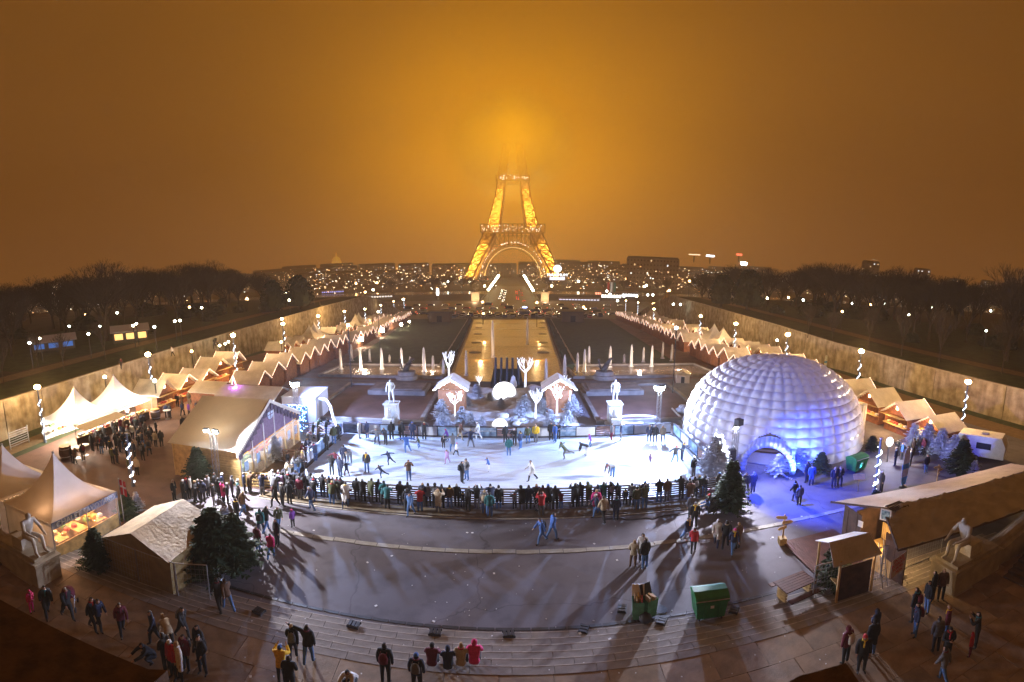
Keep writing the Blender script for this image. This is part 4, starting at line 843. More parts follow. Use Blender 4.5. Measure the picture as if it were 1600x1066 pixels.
def crowd_barrier(p,q,label):
    p,q=V(p),V(q); e=empty('crowd_barrier',p,math.atan2((q-p).y,(q-p).x),label,'barrier','steel crowd barriers'); L_=(q-p).length
    b=MB(); b.path([(0,0,.2),(0,0,1.05),(L_,0,1.05),(L_,0,.2),(0,0,.2)],.022,6); b.build('frame',metal,e)
    for i in range(1,14): b=MB(); b.tube((L_*i/14,0,.2),(L_*i/14,0,1.05),.009,n=5); b.build('bar',metal,e)
    for x in(.2,L_-.2): b=MB(); b.path([(x,-.28,.01),(x,0,.2),(x,.28,.01)],.018,5); b.build('foot',metal,e)
a_=G(337,913);c_=G(364,868); crowd_barrier(a_,c_,'steel crowd barrier beside the fir bush and the red box, outer one'); crowd_barrier(a_+V((.28,-.05,0)),c_+V((.32,-.05,0)),'steel crowd barrier beside the fir bush and the red box, inner one')
g=G(379,868); e=empty('letter_box',g,R(12),'red house-shaped box with snowy lid on a green post','box')
b=MB(); b.tube((0,0,0),(0,0,.9),.12,n=8); b.build('post',green,e); b=MB(); b.box((0,0,1.2),(.55,.42,.6)); b.build('box_body',mat('red_paint',(.4,.02,.02),.5),e); b=MB(); b.prism([(-.0,0),(0,0)],0,0) if False else b.slab([(-.32,-.26,1.5),(0,-.26,1.72),(.32,-.26,1.5),(.32,.26,1.5),(0,.26,1.72),(-.32,.26,1.5)],.05); b.build('lid',[mat('dark_roof_felt',(.08,.1,.09),.8)],e); b=MB(); b.box((.35,-.1,.02),(.9,.6,.04)); b.build('base_plate',metal,e)
# ---------------------------------------------------------------- the marquee with wooden gable on the rink side
mx0,mx1,my0,my1,mr=-23.4,-17.7,28.2,38.2,33.0
e=empty('marquee',(-20.5,33.2,0),0,'large white roofed marquee with scalloped gable facing the ice','marquee'); O=V((20.5,-33.2,0))
def P3(x,y,z): return V((x,y,z))+O
for ya,yb in((my0-.3,mr),(mr,my1+.3)):
    b=MB(); vs=[];fs=[];n=10
    for i in range(n+1):
        for j in range(n+1):
            u,v=i/n,j/n; y=ya+(yb-ya)*v; z=(2.85+2.65*(v if ya<mr-1 else 1-v)); x=mx0-.25+(mx1-mx0+.35)*u; vs.append(P3(x,y,z+.012*math.sin(i*2.5)*math.sin(v*3.1)))
    for i in range(n):
        for j in range(n): a=i*(n+1)+j; fs.append((a,a+n+1,a+n+2,a+1))
    b.add(vs,fs); b.build('roof_sheet',fabric('marquee_roof',(.80,.76,.70),.1,ns=.8,na=.06,bump=.2,rough=.35),e,smooth=True)
for name,x0,x1,y in(('plank_wall',mx0,mx1,my0),('plank_wall',mx0,mx1,my1)):
    for k in range(14):
        z=.1+k*.2; b=MB(); b.box(P3((x0+x1)/2,y+.004*(k%3),z),(x1-x0,.06,.192)); b.build('plank',woody,e)
for k in range(14): b=MB(); b.box(P3(mx0,(my0+my1)/2,.1+k*.2),(.06,my1-my0-.1,.192)); b.build('plank',woody,e)
for x in(mx0+.02,mx0+1.9,mx0+3.8,mx1-.02): b=MB(); b.box(P3(x,my0-.06,1.4),(.12,.06,2.8)); b.build('post',woody,e)
# facade: glazed bays with white frames under a purple scalloped bargeboard
purp=mat('bargeboard_violet',(.16,.10,.17),.6,ns=4,na=.2)
bays=[28.25,30.0,31.8,33.6,35.4,37.0,38.15]
for y in bays: b=MB(); zt=2.85+2.65*(1-abs(y-mr)/(5.2)); b.box(P3(mx1,y,zt/2-.1),(.12,.10,zt-.2)); b.build('frame_post',white,e)
for a,c in zip(bays,bays[1:]):
    b=MB(); b.box(P3(mx1,(a+c)/2,2.25),(.08,c-a-.1,.08)); b.build('frame_rail',white,e)
    b=MB(); b.box(P3(mx1-.03,(a+c)/2,1.15),(.012,c-a-.12,2.1)); b.build('window_pane',mat('shop_glass',(.8,.85,.9),.08,alpha=.22,spec=.8),e)
    b=MB(); b.box(P3(mx1+.05,(a+c)/2-.2,1.35),(.02,.55,.8)); b.build('poster',[mat('poster_blue',(.35,.5,.7),.6,ns=3,na=.4),mat('poster_pale',(.6,.62,.68),.6,ns=3,na=.3)][int(a)%2],e)
b=MB(); nb=14
for i in range(nb):
    z=2.4+2.9*(i+.5)/nb; half=5.0*(1-(z-2.4)/3.05); 
    if half>0: b.box(P3(mx1-.02,mr,z),(.05+.012*(i%2),half*2,.2))
tag(b.build('gable_boards',purp,e),kind='stuff')
for sy in(-1,1):
    b=MB(); A=P3(mx1+.12,mr,5.55); C_=P3(mx1+.12,mr+sy*5.3,2.8); b.slab([A,C_,C_+V((.0,0,-.3)),A+V((0,0,-.36))] if False else [A+V((-.05,0,0)),C_+V((-.05,0,0)),C_+V((.05,0,0)),A+V((.05,0,0))],.3); b.build('bargeboard',mat('cream_trim',(.55,.5,.42),.6),e)
    for k in range(9):
        t=(k+.6)/9.5; c=A.lerp(C_,t)+V((-.02,0,-.52)); b=MB(); b.tube(c+V((-.02,0,0)),c+V((.03,0,0)),.24,n=14); b.box(c+V((0,0,-.18)),(.05,.48,.34)) ; b.build('scallop',mat('dark_scallop',(.05,.03,.06),.6),e)
b=MB(); b.tube(P3(mx1+.06,mr,4.25),P3(mx1+.1,mr,4.25),.42,n=20); b.build('round_window',mat('pale_glass',(.5,.6,.75),.3),e)
for r_ in(0,90): b=MB(); b.box(P3(mx1+.12,mr,4.25),(.03,.05,.84),rx=R(r_)); b.build('glazing_bar',purp,e)
for y in(30,33,36): point('marquee_lamp',(-20.3,y,2.5),(1,.74,.45),520,.3)
b=MB()
for k in range(30): x=RN.uniform(mx0+.6,mx1-.6);y=RN.uniform(my0+.6,my1-.6); b.box(P3(x,y,.4),(.7,.7,.8),mi=k%5)
tag(b.build('tables_and_counters',GOOD,e),kind='stuff')
b=MB(); b.box(P3(-19.0,my1+.1,0) if False else P3(-15.9,33.2,.02),(3.4,10,.04)); b.build('deck_boards',wooddk,e)
# ---------------------------------------------------------------- trusses and floodlight masts
def truss(e,h,w=.32,name='truss_mast'):
    for sx in(-1,1):
        for sy in(-1,1): b=MB(); b.tube((sx*w/2,sy*w/2,0),(sx*w/2,sy*w/2,h),.025,n=6); b.build('chord',metal,e)
    b=MB(); n=int(h/.4)
    for i in range(n):
        z0,z1=h*i/n,h*(i+1)/n
        for k in range(4):
            M=Matrix.Rotation(k*math.pi/2,3,'Z'); b.tube(M@V((-w/2,-w/2,z0)),M@V((w/2,-w/2,z1)),.012,n=4,cap=False); b.tube(M@V((-w/2,-w/2,z1)),M@V((w/2,-w/2,z1)),.012,n=4,cap=False)
    tag(b.build('lattice',metal,e),kind='stuff'); b=MB(); b.box((0,0,.03),(.9,.9,.06)); b.build('base_plate',darkm,e)
def head(e,loc,rz,tilt,lit=True,s=.42):
    b=MB(); b.box((0,.08,0),(s,.16,s*.8)); o=b.build('lamp_housing',darkm,e,loc=loc); o.rotation_euler=(tilt,0,rz)
    b=MB(); b.box((0,-.012,0),(s*.86,.02,s*.66)); g_=b.build('lamp_glass',floodg if lit else darkm,o)
for nm,loc,h,lab in(('floodlight_mast',MASTL,4.5,'tall floodlight mast beside the white cabin left of the rink'),('floodlight_mast',MASTR,4.1,'lattice floodlight mast behind the back right corner of the rink')):
    e=empty(nm,loc,0,lab,'floodlight mast'); truss(e,h-.35)
    for a in (-45,-5,30,): head(e,(math.sin(R(a))*.30,-.15*math.cos(R(a)),h-.05),R(a),R(25),s=.7)
e=empty('truss_tower',TRUSSL,0,'lattice truss with bright lamps at the marquee front corner','lighting truss'); truss(e,4.3); head(e,(-.35,-.2,4.5),R(25),R(30)); head(e,(.35,-.2,4.5),R(-10),R(30))
e=empty('truss_tower',TRUSSR,0,'black lattice truss with loudspeaker beside the dome entrance','lighting truss'); truss(e,4.0); head(e,(-.15,-.25,3.9),R(5),R(30),True,.34)
b=MB(); b.box((.15,-.05,4.3),(.5,.45,.5),rz=.3); b.build('loudspeaker',darkm,e); b=MB(); b.box((-.25,-.2,1.7),(.45,.4,.9)); b.build('loudspeaker',darkm,e)
# white cabin and hose behind it
e=empty('site_cabin',(-20.0,45.2,0),R(4),'white box cabin beside the left floodlight mast','cabin'); b=MB(); b.box((0,0,1.35),(3.4,4.2,2.7)); b.build('walls',white,e); b=MB(); b.box((0,0,2.74),(3.5,4.3,.08)); b.build('roof',white,e); b=MB(); b.box((1.71,-.6,1.1),(.04,.9,2.0)); b.build('door',mat('cabin_grey',(.4,.42,.46),.6),e)
b=MB(); pts=[V((-18,43.9,2.4)),V((-17.2,43.6,2.5)),V((-16.6,43.2,1.9)),V((-16.2,42.6,.9)),V((-15.6,41.9,.15))]; b.path(pts,.13,8); b.build('hose',white,label='thick white hose curling down from the cabin to the rink',cat='hose')
b=MB(); pts=[V((12.9+2.2*math.cos(a)-1.3,45.0+1.2*math.sin(a),.12)) for a in [i*.35 for i in range(15)]]; b.path(pts,.12,8); b.build('hose',white,label='white hose looped on the ground behind the right rink corner',cat='hose')
# blue lit tinsel column, its glints put in as emissive specks
e=empty('tinsel_column',(-19.0,40.2,0),0,'blue lit tinsel column by the left mast','tinsel column'); b=MB(); b.box((0,0,1.4),(2.6,.1,2.8)); b.build('panel',mat('tinsel_blue',(.1,.2,.5),.7),e); b=MB()
for k in range(150): b.box((RN.uniform(-1.25,1.25),-.08,RN.uniform(.1,2.75)),(.05,.03,.07))
tag(b.build('tinsel_glints',emis('tinsel_glint_blue',(.3,.62,1),12),e),kind='stuff')
# long white sheds and the chalet with violet light put into its gable colour
for x,y,w,d,rz,lab,vio in((-25.6,44.6,6.6,3.6,R(0),'long white roofed shed behind the marquee',0),(-31.2,45.6,3.6,3.6,R(-90),'violet lit chalet with glowing gable at the aisle corner',1)):
    e=empty('market_shed',(x,y,0),0,lab,'chalet' if vio else 'shed')
    b=MB(); b.box((0,0,1.2),(w,d,2.4)); b.build('walls',woodr,e)
    b=MB(); b.slab([(-w/2-.2,-d/2-.3,2.45),(w/2+.2,-d/2-.3,2.45),(w/2+.2,0,3.4),(-w/2-.2,0,3.4)],.07); b.build('roof_panel',sheetw,e)
    b=MB(); b.slab([(-w/2-.2,0,3.4),(w/2+.2,0,3.4),(w/2+.2,d/2+.3,2.45),(-w/2-.2,d/2+.3,2.45)],.07); b.build('roof_panel',sheetw,e)
    for sx in(-1,1): b=MB(); b.add([(sx*(w/2-.05),-d/2,2.38),(sx*(w/2-.05),d/2,2.38),(sx*(w/2-.05),0,3.32)],[(0,1,2)]); b.build('gable',woodr,e)
    if vio:
        b=MB(); b.slab([(w/2+.0,-.75,2.2),(w/2+.9,-.75,2.2),(w/2+.9,.75,2.2),(w/2,.75,2.2)],.1); b.build('dormer',mat('violet_light_tint',(.3,.05,.28),.6),e); 
        b=MB(); b.path([(w/2+.95,-.8,2.2),(w/2+.95,-.45,2.9),(w/2+.95,0,4.1),(w/2+.95,.45,2.9),(w/2+.95,.8,2.2)],.05,5); b.build('light_string',garl,e)
        b=MB(); b.add([(w/2+.9,-.7,2.2),(w/2+.9,.7,2.2),(w/2+.9,.4,2.9),(w/2+.9,0,3.9),(w/2+.9,-.4,2.9)],[(0,1,2,3,4)]); b.build('gable_front',MATS['violet_light_tint'],e)
        point('violet_lamp',(x+w/2+2.0,y-1.5,3.2),(.5,.1,1),300,.2)
e=empty('menu_board',(-29.4,43.0,0),R(20),'lit white menu board on the violet chalet front','sign'); b=MB(); b.box((0,0,1.5),(1.1,.06,1.3)); b.build('board',emis('menu_board_light',(1,.8,.75),1.6),e); b=MB(); b.box((0,-.04,2.02),(1.0,.02,.2)); b.build('header',emis('menu_red',(1,.08,.08),1.5),e)
for k in range(4): b=MB(); b.box((-.1+.1*(k%2),-.04,1.75-.22*k),(.6,.02,.06)); b.build('text_line',darkm,e)
# ---------------------------------------------------------------- street lamps wound with light chains
def make_lamp(h):
    e=empty('garlanded_street_lamp'); b=MB(); b.lathe((0,0,0),[(.16,0),(.15,.5),(.09,.6),(.07,h-.35)],8); b.build('pole',mat('lamp_pole_blue_grey',(.10,.13,.2),.5,ns=5,na=.2),e)
    b=MB(); b.lathe((0,0,h-.35),[(.06,0),(.14,.08),(.14,.14)],8); b.build('collar',white,e)
    b=MB(); b.ball((0,0,h),.34,10,sz=.8); b.build('lamp_globe',bulb,e)
    b=MB(); pts=[V((math.cos(a*.9)*.15,math.sin(a*.9)*.15,.5+(h-1.1)*a/(2*math.pi*5)*.9)) for a in [i*.28 for i in range(112)]]
    seg=[i for i in range(len(pts)-1) if (pts[i].y<.12)]
    for i in seg: b.tube(pts[i],pts[i+1],.045,n=4)
    tag(b.build('light_chain',emis('lamp_chain_white',(.75,.85,1),5),e),kind='stuff'); return e
lampp=make_lamp(7.0); first=True
LAMPS=[('left, nearest',58,605,6.2),('left, second',231,554,7),('left, third',364,524,7),('left, fourth',442,506,7),('left, fifth',497,494,7),('left, sixth',538,487,7),('left, seventh',570,483,7),('left, eighth',595,477,7),('left, ninth',615,471,7),('left, tenth',631,467,7),('right, nearest',1513,597,6.2),('right, second',1346,549,7),('right, third',1231,523,7),('right, fourth',1150,506,7),('right, fifth',1095,494,7),('right, sixth',1022,483,7),('right, seventh',997,473,7),('right, eighth',978,470,7)]
for lab,px,py,h in LAMPS:
    z=h
    for _ in range(30): q=G(px,py,z); z=tz(q.y)+h
    o=lampp if first else dup(lampp); first=False; o.location=(q.x,q.y,tz(q.y)); o.scale=(1,1,h/7)
    tag(o,'street lamp wound with white lights, %s in its row'%lab.replace(',',' side,'),'street lamp','garlanded street lamps')
    if q.y<140 and 'fourth' not in lab+'x' or 'right, fourth' in lab: point('street_lamp_light',(q.x,q.y,tz(q.y)+h+.3),SOD,5500 if q.y<75 else 7000,.25)
for px,py,top_,lab in((208,760,653,'garland wound pole without lamp in the crowd by the lettered tent'),(1366,772,655,'garland wound pole with white chains beside the blue banner')):
    g=G(px,py); hh=4.6; o=dup(lampp); o.location=g; o.scale=(1,1,hh/7); tag(o,lab,'light pole'); 
    for c in KIDS[o.name]:
        if c.name.startswith('lamp_globe'): c.scale=(.35,.35,.2)
# ================================================================ the inflatable dome
DC=V((22.5,38.2,0)); DR=7.9; DH=7.9; dang=math.atan2(30.7-38.2,17.9-22.5)
dome=empty('inflatable_dome',DC,0,'huge white inflatable igloo dome glowing white and blue','dome')
dfab=fabric('dome_fabric',(.74,.74,.78),.30,rough=.38,ns=.6,na=.04)
def dprof(e):  # e 0..1 base to top -> radius, height: bulging low, flattened crown
    a=e*math.pi/2; return DR*(math.cos(a)**.86)*(1+.03*math.sin(2*a)),DH*math.sin(a)**.95
NB=15; NC=44
for k in range(NB):
    e0=(k/NB); e1=((k+1)/NB); b=MB(); vs=[];fs=[];sv=8;su=6; nc=NC if k<11 else NC//2 if k<13 else NC//4
    cols=nc*su
    for i in range(sv+1):
        v=i/sv; r,z=dprof(min(.999,e0+(e1-e0)*v)); r2,z2=dprof(min(.9999,e0+(e1-e0)*v+.004)); nn=V((z2-z,0,r-r2)).normalized()
        for j in range(cols):
            u=(j%su)/su; a=2*math.pi*j/cols; bulge=.30*(math.sin(math.pi*v)**.40)*(.02+.98*abs(math.sin(math.pi*u))**.34)-.03
            rr=r+nn.x*bulge; zz=z+nn.z*bulge; vs.append((rr*math.cos(a),rr*math.sin(a),zz))
    for i in range(sv):
        for j in range(cols):
            j2=(j+1)%cols; ca=2*math.pi*(j+.5)/cols; da=(ca-dang+math.pi)%(2*math.pi)-math.pi; zc=vs[i*cols+j][2]
            if zc<2.9 and abs(da)*DR<1.75*math.sqrt(max(0,1-(zc/2.9)**2)): continue
            fs.append((i*cols+j,i*cols+j2,(i+1)*cols+j2,(i+1)*cols+j))
    b.add(vs,fs); b.build('air_ring',dfab,dome,smooth=True)
# tunnel of inflated hoops
for q in range(4):
    b=MB(); rr=DR-.55+q*.42; c=V((math.cos(dang)*rr,math.sin(dang)*rr,0)); t=V((-math.sin(dang),math.cos(dang),0)); R1=1.85
    pts=[c+t*(R1*math.cos(a))+V((0,0,max(0,1.45*math.sin(a)*1.35+.35))) for a in [math.pi*i/18 for i in range(19)]]
    pts=[c+t*R1]+pts+[c-t*R1]
    for a_,b_ in zip(pts,pts[1:]): b.tube(a_,b_,.235,n=10)
    b.build('tunnel_hoop',dfab,dome,smooth=True)
b=MB(); b.lathe((0,0,0),[(7.4,0),(7.4,.06),(7.3,.07)],40); b.build('floor',mat('dome_floor',(.10,.09,.14),.5),dome)
b=MB()
for k in range(5): b.box((math.cos(dang)*(4.6-.5*k),math.sin(dang)*(4.6-.5*k),.12+.1*k),(.5,2.6,.2+.2*k),rz=dang)
tag(b.build('inner_steps',wooddk,dome),kind='stuff')
b=MB(); rc=random.Random(3)
for k in range(130):   # small emissive rectangles along the seams, market side
    a=rc.uniform(-1.15,.25); row=rc.randrange(1,11); e_=(row+.06)/NB; aa=round(a/(2*math.pi/NC))*(2*math.pi/NC); r,z=dprof(e_)
    if rc.random()<.15+.55*(aa+1.15): b.box((math.cos(aa)*(r+.06),math.sin(aa)*(r+.06),z),(.10,.26,.09),rz=aa+math.pi*0)
tag(b.build('seam_patches',emis('seam_patch_emit',(1,.85,.65),3.5),dome),kind='stuff')
point('dome_lamp',(22.5,38.2,3.2),(.55,.66,1),160,1.2); point('dome_lamp',(19.2,33.2,1.8),(.9,.75,.8),120,.4)
point('dome_lamp',(27.3,35.0,2.5),(1,.62,.4),500,.6); point('dome_blue_lamp',(20.5,35.2,3.0),(.10,.22,1),900,.6)
spot('dome_uplight',(24.5,28.2,.4),(24.5,34,5),(.12,.26,1),4200,110,.2); spot('dome_uplight',(19.5,28.6,.4),(21,33,5),(.12,.26,1),2600,110,.2)
e=empty('globe_lamp',G(1386,722),0,'bright white globe lamp on a short post by the garland pole','lamp'); b=MB(); b.tube((0,0,0),(0,0,1.5),.05); b.build('post',darkm,e); b=MB(); b.ball((0,0,1.9),.28,12,sz=1.5); b.build('globe',emis('globe_white',(.9,.93,1),6),e); gp=G(1386,722); point('globe_lamp_light',(gp.x,gp.y-.6,2.0),(.8,.85,1),700,.3)
# white annex on the far right of the dome
e=empty('dome_annex',(30.6,36.6,0),R(18),'small white and cream annex joined to the dome\'s right side','annex')
for k in range(7): b=MB(); b.tube((-1.4+k*.46,0,0),(-1.4+k*.46,0,2.9),.25,n=10); b.build('air_column',dfab,e,smooth=True)
b=MB(); b.box((0,.9,2.8),(3.2,2.0,.2)); b.box((0,1.8,1.4),(3.2,.2,2.8)); b.build('air_roof',dfab,e)
# ================================================================ firs
needle=mat('fir_needles',(.022,.045,.018),.9,ns=5,na=.4); frost=mat('frosted_needles',(.50,.54,.66),.8,ns=6,na=.2); bark=mat('bark',(.05,.035,.025),.95,ns=6,na=.3)
def fir_mesh(seed,dens=1.0,up=.15):
    r=random.Random(seed); b=MB(); n=int(150*dens)
    for k in range(n):
        t=(k/n)**.8; z=.06+.92*t; rad=(1-t)**.85*.36+.015; a=k*2.39996+r.uniform(-.4,.4); L_=rad*r.uniform(.6,1.25); dz=r.uniform(-.05,.03)-.04*(1-t)+up*L_
        p0=V((0,0,z)); p1=V((math.cos(a)*L_,math.sin(a)*L_,z+dz)); s=V((-math.sin(a),math.cos(a),0))
        for q in range(7):   # needle sprays along the bough
            f=.2+.8*q/6; c=p0.lerp(p1,f); w=.038*(1.15-f*.6)*r.uniform(.7,1.3); tw=r.uniform(-.7,.7); nrm_=V((0,0,1))
            d=(p1-p0).normalized()*w*1.9
            for sg in(-1,1): b.add([c,c+d*.5+s*sg*w*1.1+V((0,0,tw*w)),c+d+s*sg*w*1.6+V((0,0,-w*.4)),c+d*.9],[(0,1,2,3)])
    return b
def trunk_mesh(): b=MB(); b.tube((0,0,0),(0,0,.97),.022,.004,n=6); return b
FIRM={(m.name,s):fir_mesh(s,1.0 if s<10 else 1.8).mesh('needles',m) for m in(needle,frost) for s in(1,2,11)}; TRM=trunk_mesh().mesh('trunk',bark)
def fir(px,py,h,label,m=needle,s=1,wide=1.0,group=None,pos=None,tub=False):
    g=V(pos) if pos else G(px,py); e=empty('fir_tree',g,RN.uniform(0,6),label,'fir tree',group); e.scale=(h*wide,h*wide,h)
    link('needles',FIRM[(m.name,s)],e); link('trunk',TRM,e)
    if tub: b=MB(); b.lathe((0,0,0),[(.10,0),(.13,.12),(.12,.13)],10); b.build('tub',white,e)
    return e
fir(312,757,3.0,'dark green fir against the plank wall of the marquee',s=11,wide=1.15)
fir(318,890,3.5,'big dark fir bush behind the short wire fence, left half',s=11,wide=1.5,pos=(-13.9,18.9,0)); fir(0,0,3.0,'big dark fir bush beside the red box, right half',s=11,wide=1.5,pos=(-13.2,19.6,0)); fir(0,0,2.7,'snow dusted fir bush behind the beige ridge tent',frost,11,1.1,pos=(-14.2,20.6,0))
fir(153,890,2.4,'dark fir in front of the lettered tent window',s=11,wide=1.2); fir(200,812,2.0,'dark fir at the corner of the lettered tent',s=11,wide=1.2); fir(215,800,1.5,'small snow dusted fir by the wound pole',frost,2,1.0)
fir(1117,750,3.6,'snow dusted green fir lit by the right floodlight',mat('frosted_green_needles',(.22,.34,.26),.8,ns=6,na=.4) if False else frost,11,1.1); fir(1140,800,3.6,'tall dark fir at the right end of the rink fence',s=11,wide=.95)
fir(1302,918,2.6,'dark fir beside the small white roofed stall',s=11,wide=1.05); fir(1500,742,3.2,'dark bushy fir in front of the white caravan',s=11,wide=1.3); fir(1365,800,1.6,'dark fir at the foot of the garland pole',s=2,wide=1.4)
fir(1248,732,2.0,'frosted bush against the dome, second from its entrance',frost,11,1.5); fir(1215,742,1.7,'frosted bush right beside the dome entrance',frost,2,1.5); fir(1282,738,1.7,'round dark shrub in a white tub before the dome',s=2,wide=1.6,tub=True); fir(1362,705,1.5,'dark shrub beside the dome annex',s=2,wide=1.7)
for k,(px,py,h) in enumerate([(1425,702,2.6),(1447,706,2.8),(1468,712,2.7),(1488,720,2.5),(1520,748,1.6)]): fir(px,py,h,'violet frosted shrub, %s of the cluster by the right chalets'%['leftmost','second','third','fourth','lowest, nearest the long roof'][k],frost,11 if k%2 else 2,1.3,'frosted shrubs by the right chalets')
fir(430,720,2.2,'frosted shrub before the marquee glass front',frost,2,1.1)
# ================================================================ the snowy display
snow=mat('display_snow',(.60,.64,.74),.85,ns=1.6,na=.18,bump=.6); isl=empty('snow_display',(-.5,50,0),0,'artificial snow landscape with boulders behind the rink','snow display')
b=MB(); n=30; vs=[];fs=[]; rs=random.Random(5); import mathutils
for i in range(n+1):
    for j in range(n+1):
        x=-6.6+13.2*i/n; y=-7.4+14.8*j/n; ed=min(1,min(6.6-abs(x),7.4-abs(y))/1.5); h=ed*(.25+.55*(y+7.4)/14.8+.5*mathutils.noise.noise(V((x*.5,y*.5,3)))+.25*mathutils.noise.noise(V((x*1.6,y*1.6,1)))); vs.append((x,y,max(.02,h)))
for i in range(n):
    for j in range(n): a=i*(n+1)+j; fs.append((a,a+n+1,a+n+2,a+1))
b.add(vs,fs); b.build('snow_ground',snow,isl,smooth=True)
for k in range(12):
    b=MB(); x,y=rs.uniform(-5.8,5.8),rs.uniform(-6.5,3); b.ball((0,0,0),rs.uniform(.35,.8),8,sz=.6); 
    for i,v in enumerate(b.v): b.v[i]=tuple(V(v)*(1+.25*mathutils.noise.noise(V(v)*2+V((k,0,0)))))
    b.build('snow_boulder',snow,isl,loc=(x,y,.45),smooth=True)
glow=emis('glowing_ball_light',(.93,.95,1),1.6,nolight=False)
for px,py,r,lab in((788,625,1.25,'big glowing white ball in the middle of the snow display'),(781,667,.72,'small glowing half ball at the front of the snow display')):
    g=G(px,py); b=MB(); b.ball((0,0,0),r,16); b.build('glowing_ball',glow,loc=(g.x,g.y,r*.75 if r>1 else .12),smooth=True,label=lab,cat='glowing ball')
def white_tree(px,py,h,label,spread=.5):
    g=G(px,py); e=empty('white_light_tree',(g.x,g.y,.25),RN.uniform(0,6),label,'lit tree','white lit trees of the snow display'); wm=emis('white_tree_light',(.92,.95,1),1.15,nolight=False)
    b=MB(); b.tube((0,0,0),(0,0,h*.6),.09*h/3,.06*h/3,n=8); b.build('trunk',wm,e); r=random.Random(int(px))
    for k in range(7):
        a=k*2.4; b=MB(); p=V((0,0,h*(.5+.02*k))); q=p+V((math.cos(a)*spread*.75,math.sin(a)*spread*.75,h*.17)); t=q+V((math.cos(a+.4)*spread*.5,math.sin(a+.4)*spread*.5,h*.22)); b.tube(p,q,.04*h/3,.03*h/3); b.tube(q,t,.03*h/3,.018*h/3); b.tube(q,q+V((r.uniform(-.35,.35),r.uniform(-.3,.3),h*.24)),.028*h/3,.015*h/3); b.tube(q.lerp(t,.5),q.lerp(t,.5)+V((r.uniform(-.3,.3),r.uniform(-.3,.3),h*.12)),.024*h/3,.012*h/3); b.build('branch',wm,e)
for a in [(821,612,4.1,'tall white tree right of the big glowing ball',.8),(749,612,1.8,'small white tree left of the big glowing ball',.35),(711,655,2.6,'white tree before the left brown cabin, front one',.65),(697,641,2.9,'white tree before the left brown cabin, rear one',.45),(837,658,3.0,'white tree among frosted firs right of centre',.55),(870,655,3.4,'white tree before the right brown cabin, front one',.5),(878,642,3.6,'white tree before the right brown cabin, rear one',.6),(702,606,4.6,'tall white tree rising behind the left brown cabin',.6)]: white_tree(*a)
for k,(px,py,lab) in enumerate([(706,650,'left'),(873,650,'right')]):
    g=G(px,py); e=empty('display_cabin',(g.x,g.y+1,0),0,'brown cabin with lit roof edge on the %s of the snow display'%lab,'cabin'); w=2.5
    for i in range(14): b=MB(); b.box((0,-1.2+.01*(i%2),.12+i*.21),(w,.06,.2)); b.build('plank',mat('cabin_orange_boards',(.34,.16,.09),.7,ns=3,na=.2),e)
    for sx in(-1,1): b=MB(); b.box((sx*(w/2-.03),0,1.5),(.06,2.3,3.0)); b.build('side_wall',MATS['cabin_orange_boards'],e)
    b=MB(); b.box((0,1.2,1.5),(w,.06,3)); b.build('back_wall',MATS['cabin_orange_boards'],e)
    b=MB(); b.add([(-w/2,-1.2,3.0),(w/2,-1.2,3.0),(0,-1.2,4.0)],[(0,1,2)]); b.build('gable',MATS['cabin_orange_boards'],e)
    for sx in(-1,1): b=MB(); P=[(0,-1.6,4.2),(sx*(w/2+.4),-1.6,3.05),(sx*(w/2+.4),1.4,3.05),(0,1.4,4.2)]; b.slab(P if sx>0 else P[::-1],.08); b.build('roof_panel',sheetw,e)
    b=MB(); pts=[V((-(w/2+.42)+ (w+.84)*i/16,-1.65,3.0+1.15*(1-abs(i-8)/8)-(.14 if i%2 else 0))) for i in range(17)]; b.path(pts,.05,5); b.path([(w/2-.25,-1.66,2.9),(w/2-.3,-1.66,1.9)],.05,5); b.build('light_string',garw,e)
    b=MB()
    for r_ in range(6): a=r_*math.pi/3; b.tube((0,-1.27,2.3),(.27*math.cos(a),-1.27,2.3+.27*math.sin(a)),.05,n=5)
    b.build('snowflake_lamp',garw,e)
for k,(px,py,h) in enumerate([(745,628,2.2),(765,632,1.4),(783,640,1.3),(820,650,2.4),(812,655,1.9),(840,632,2.0),(855,628,2.4),(868,635,2.0),(893,650,2.4),(690,655,2.2),(722,662,1.8),(735,668,1.6),(752,670,1.3),(800,668,1.1),(860,668,1.8),(880,672,1.6),(700,672,1.4),(850,650,2.0),(730,640,1.6),(888,662,1.5),(690,668,1.5)]): fir(px,py,h,'frosted fir on the snow display, %s from left'%ORD[0].replace('nearest','')if False else 'frosted fir on the snow display, counted %s from its left edge'%['','']['x'=='y'] if False else 'PENDING',frost,(1,2,11)[k%3],1.25,'frosted firs of the snow display')
fs_=[o for o in bpy.data.objects if o.get('label')=='PENDING']; fs_.sort(key=lambda o:o.location.x/o.location.y)
W2=['first','second','third','fourth','fifth','sixth','seventh','eighth','ninth','tenth','eleventh','twelfth','thirteenth','fourteenth','fifteenth','sixteenth','seventeenth','eighteenth','nineteenth','twentieth','last']
for i,o in enumerate(fs_): o['label']='blue white frosted fir, %s from left on the snow display'%W2[i]
# small figure and penguin-like white figure on the snow
g=G(769,636,.4); person(g,'walk',120,'b','n','h','on the snow display beside the big ball') if False else None
b=MB(); b.lathe((0,0,0),[(.25,0),(.42,.3),(.38,.8),(.26,1.15),(.22,1.45),(.02,1.7)],12); g=G(802,613); b.build('white_figure',snow,loc=(g.x,g.y,.5),smooth=True,label='pale rounded figure standing right behind the big ball',cat='figure')
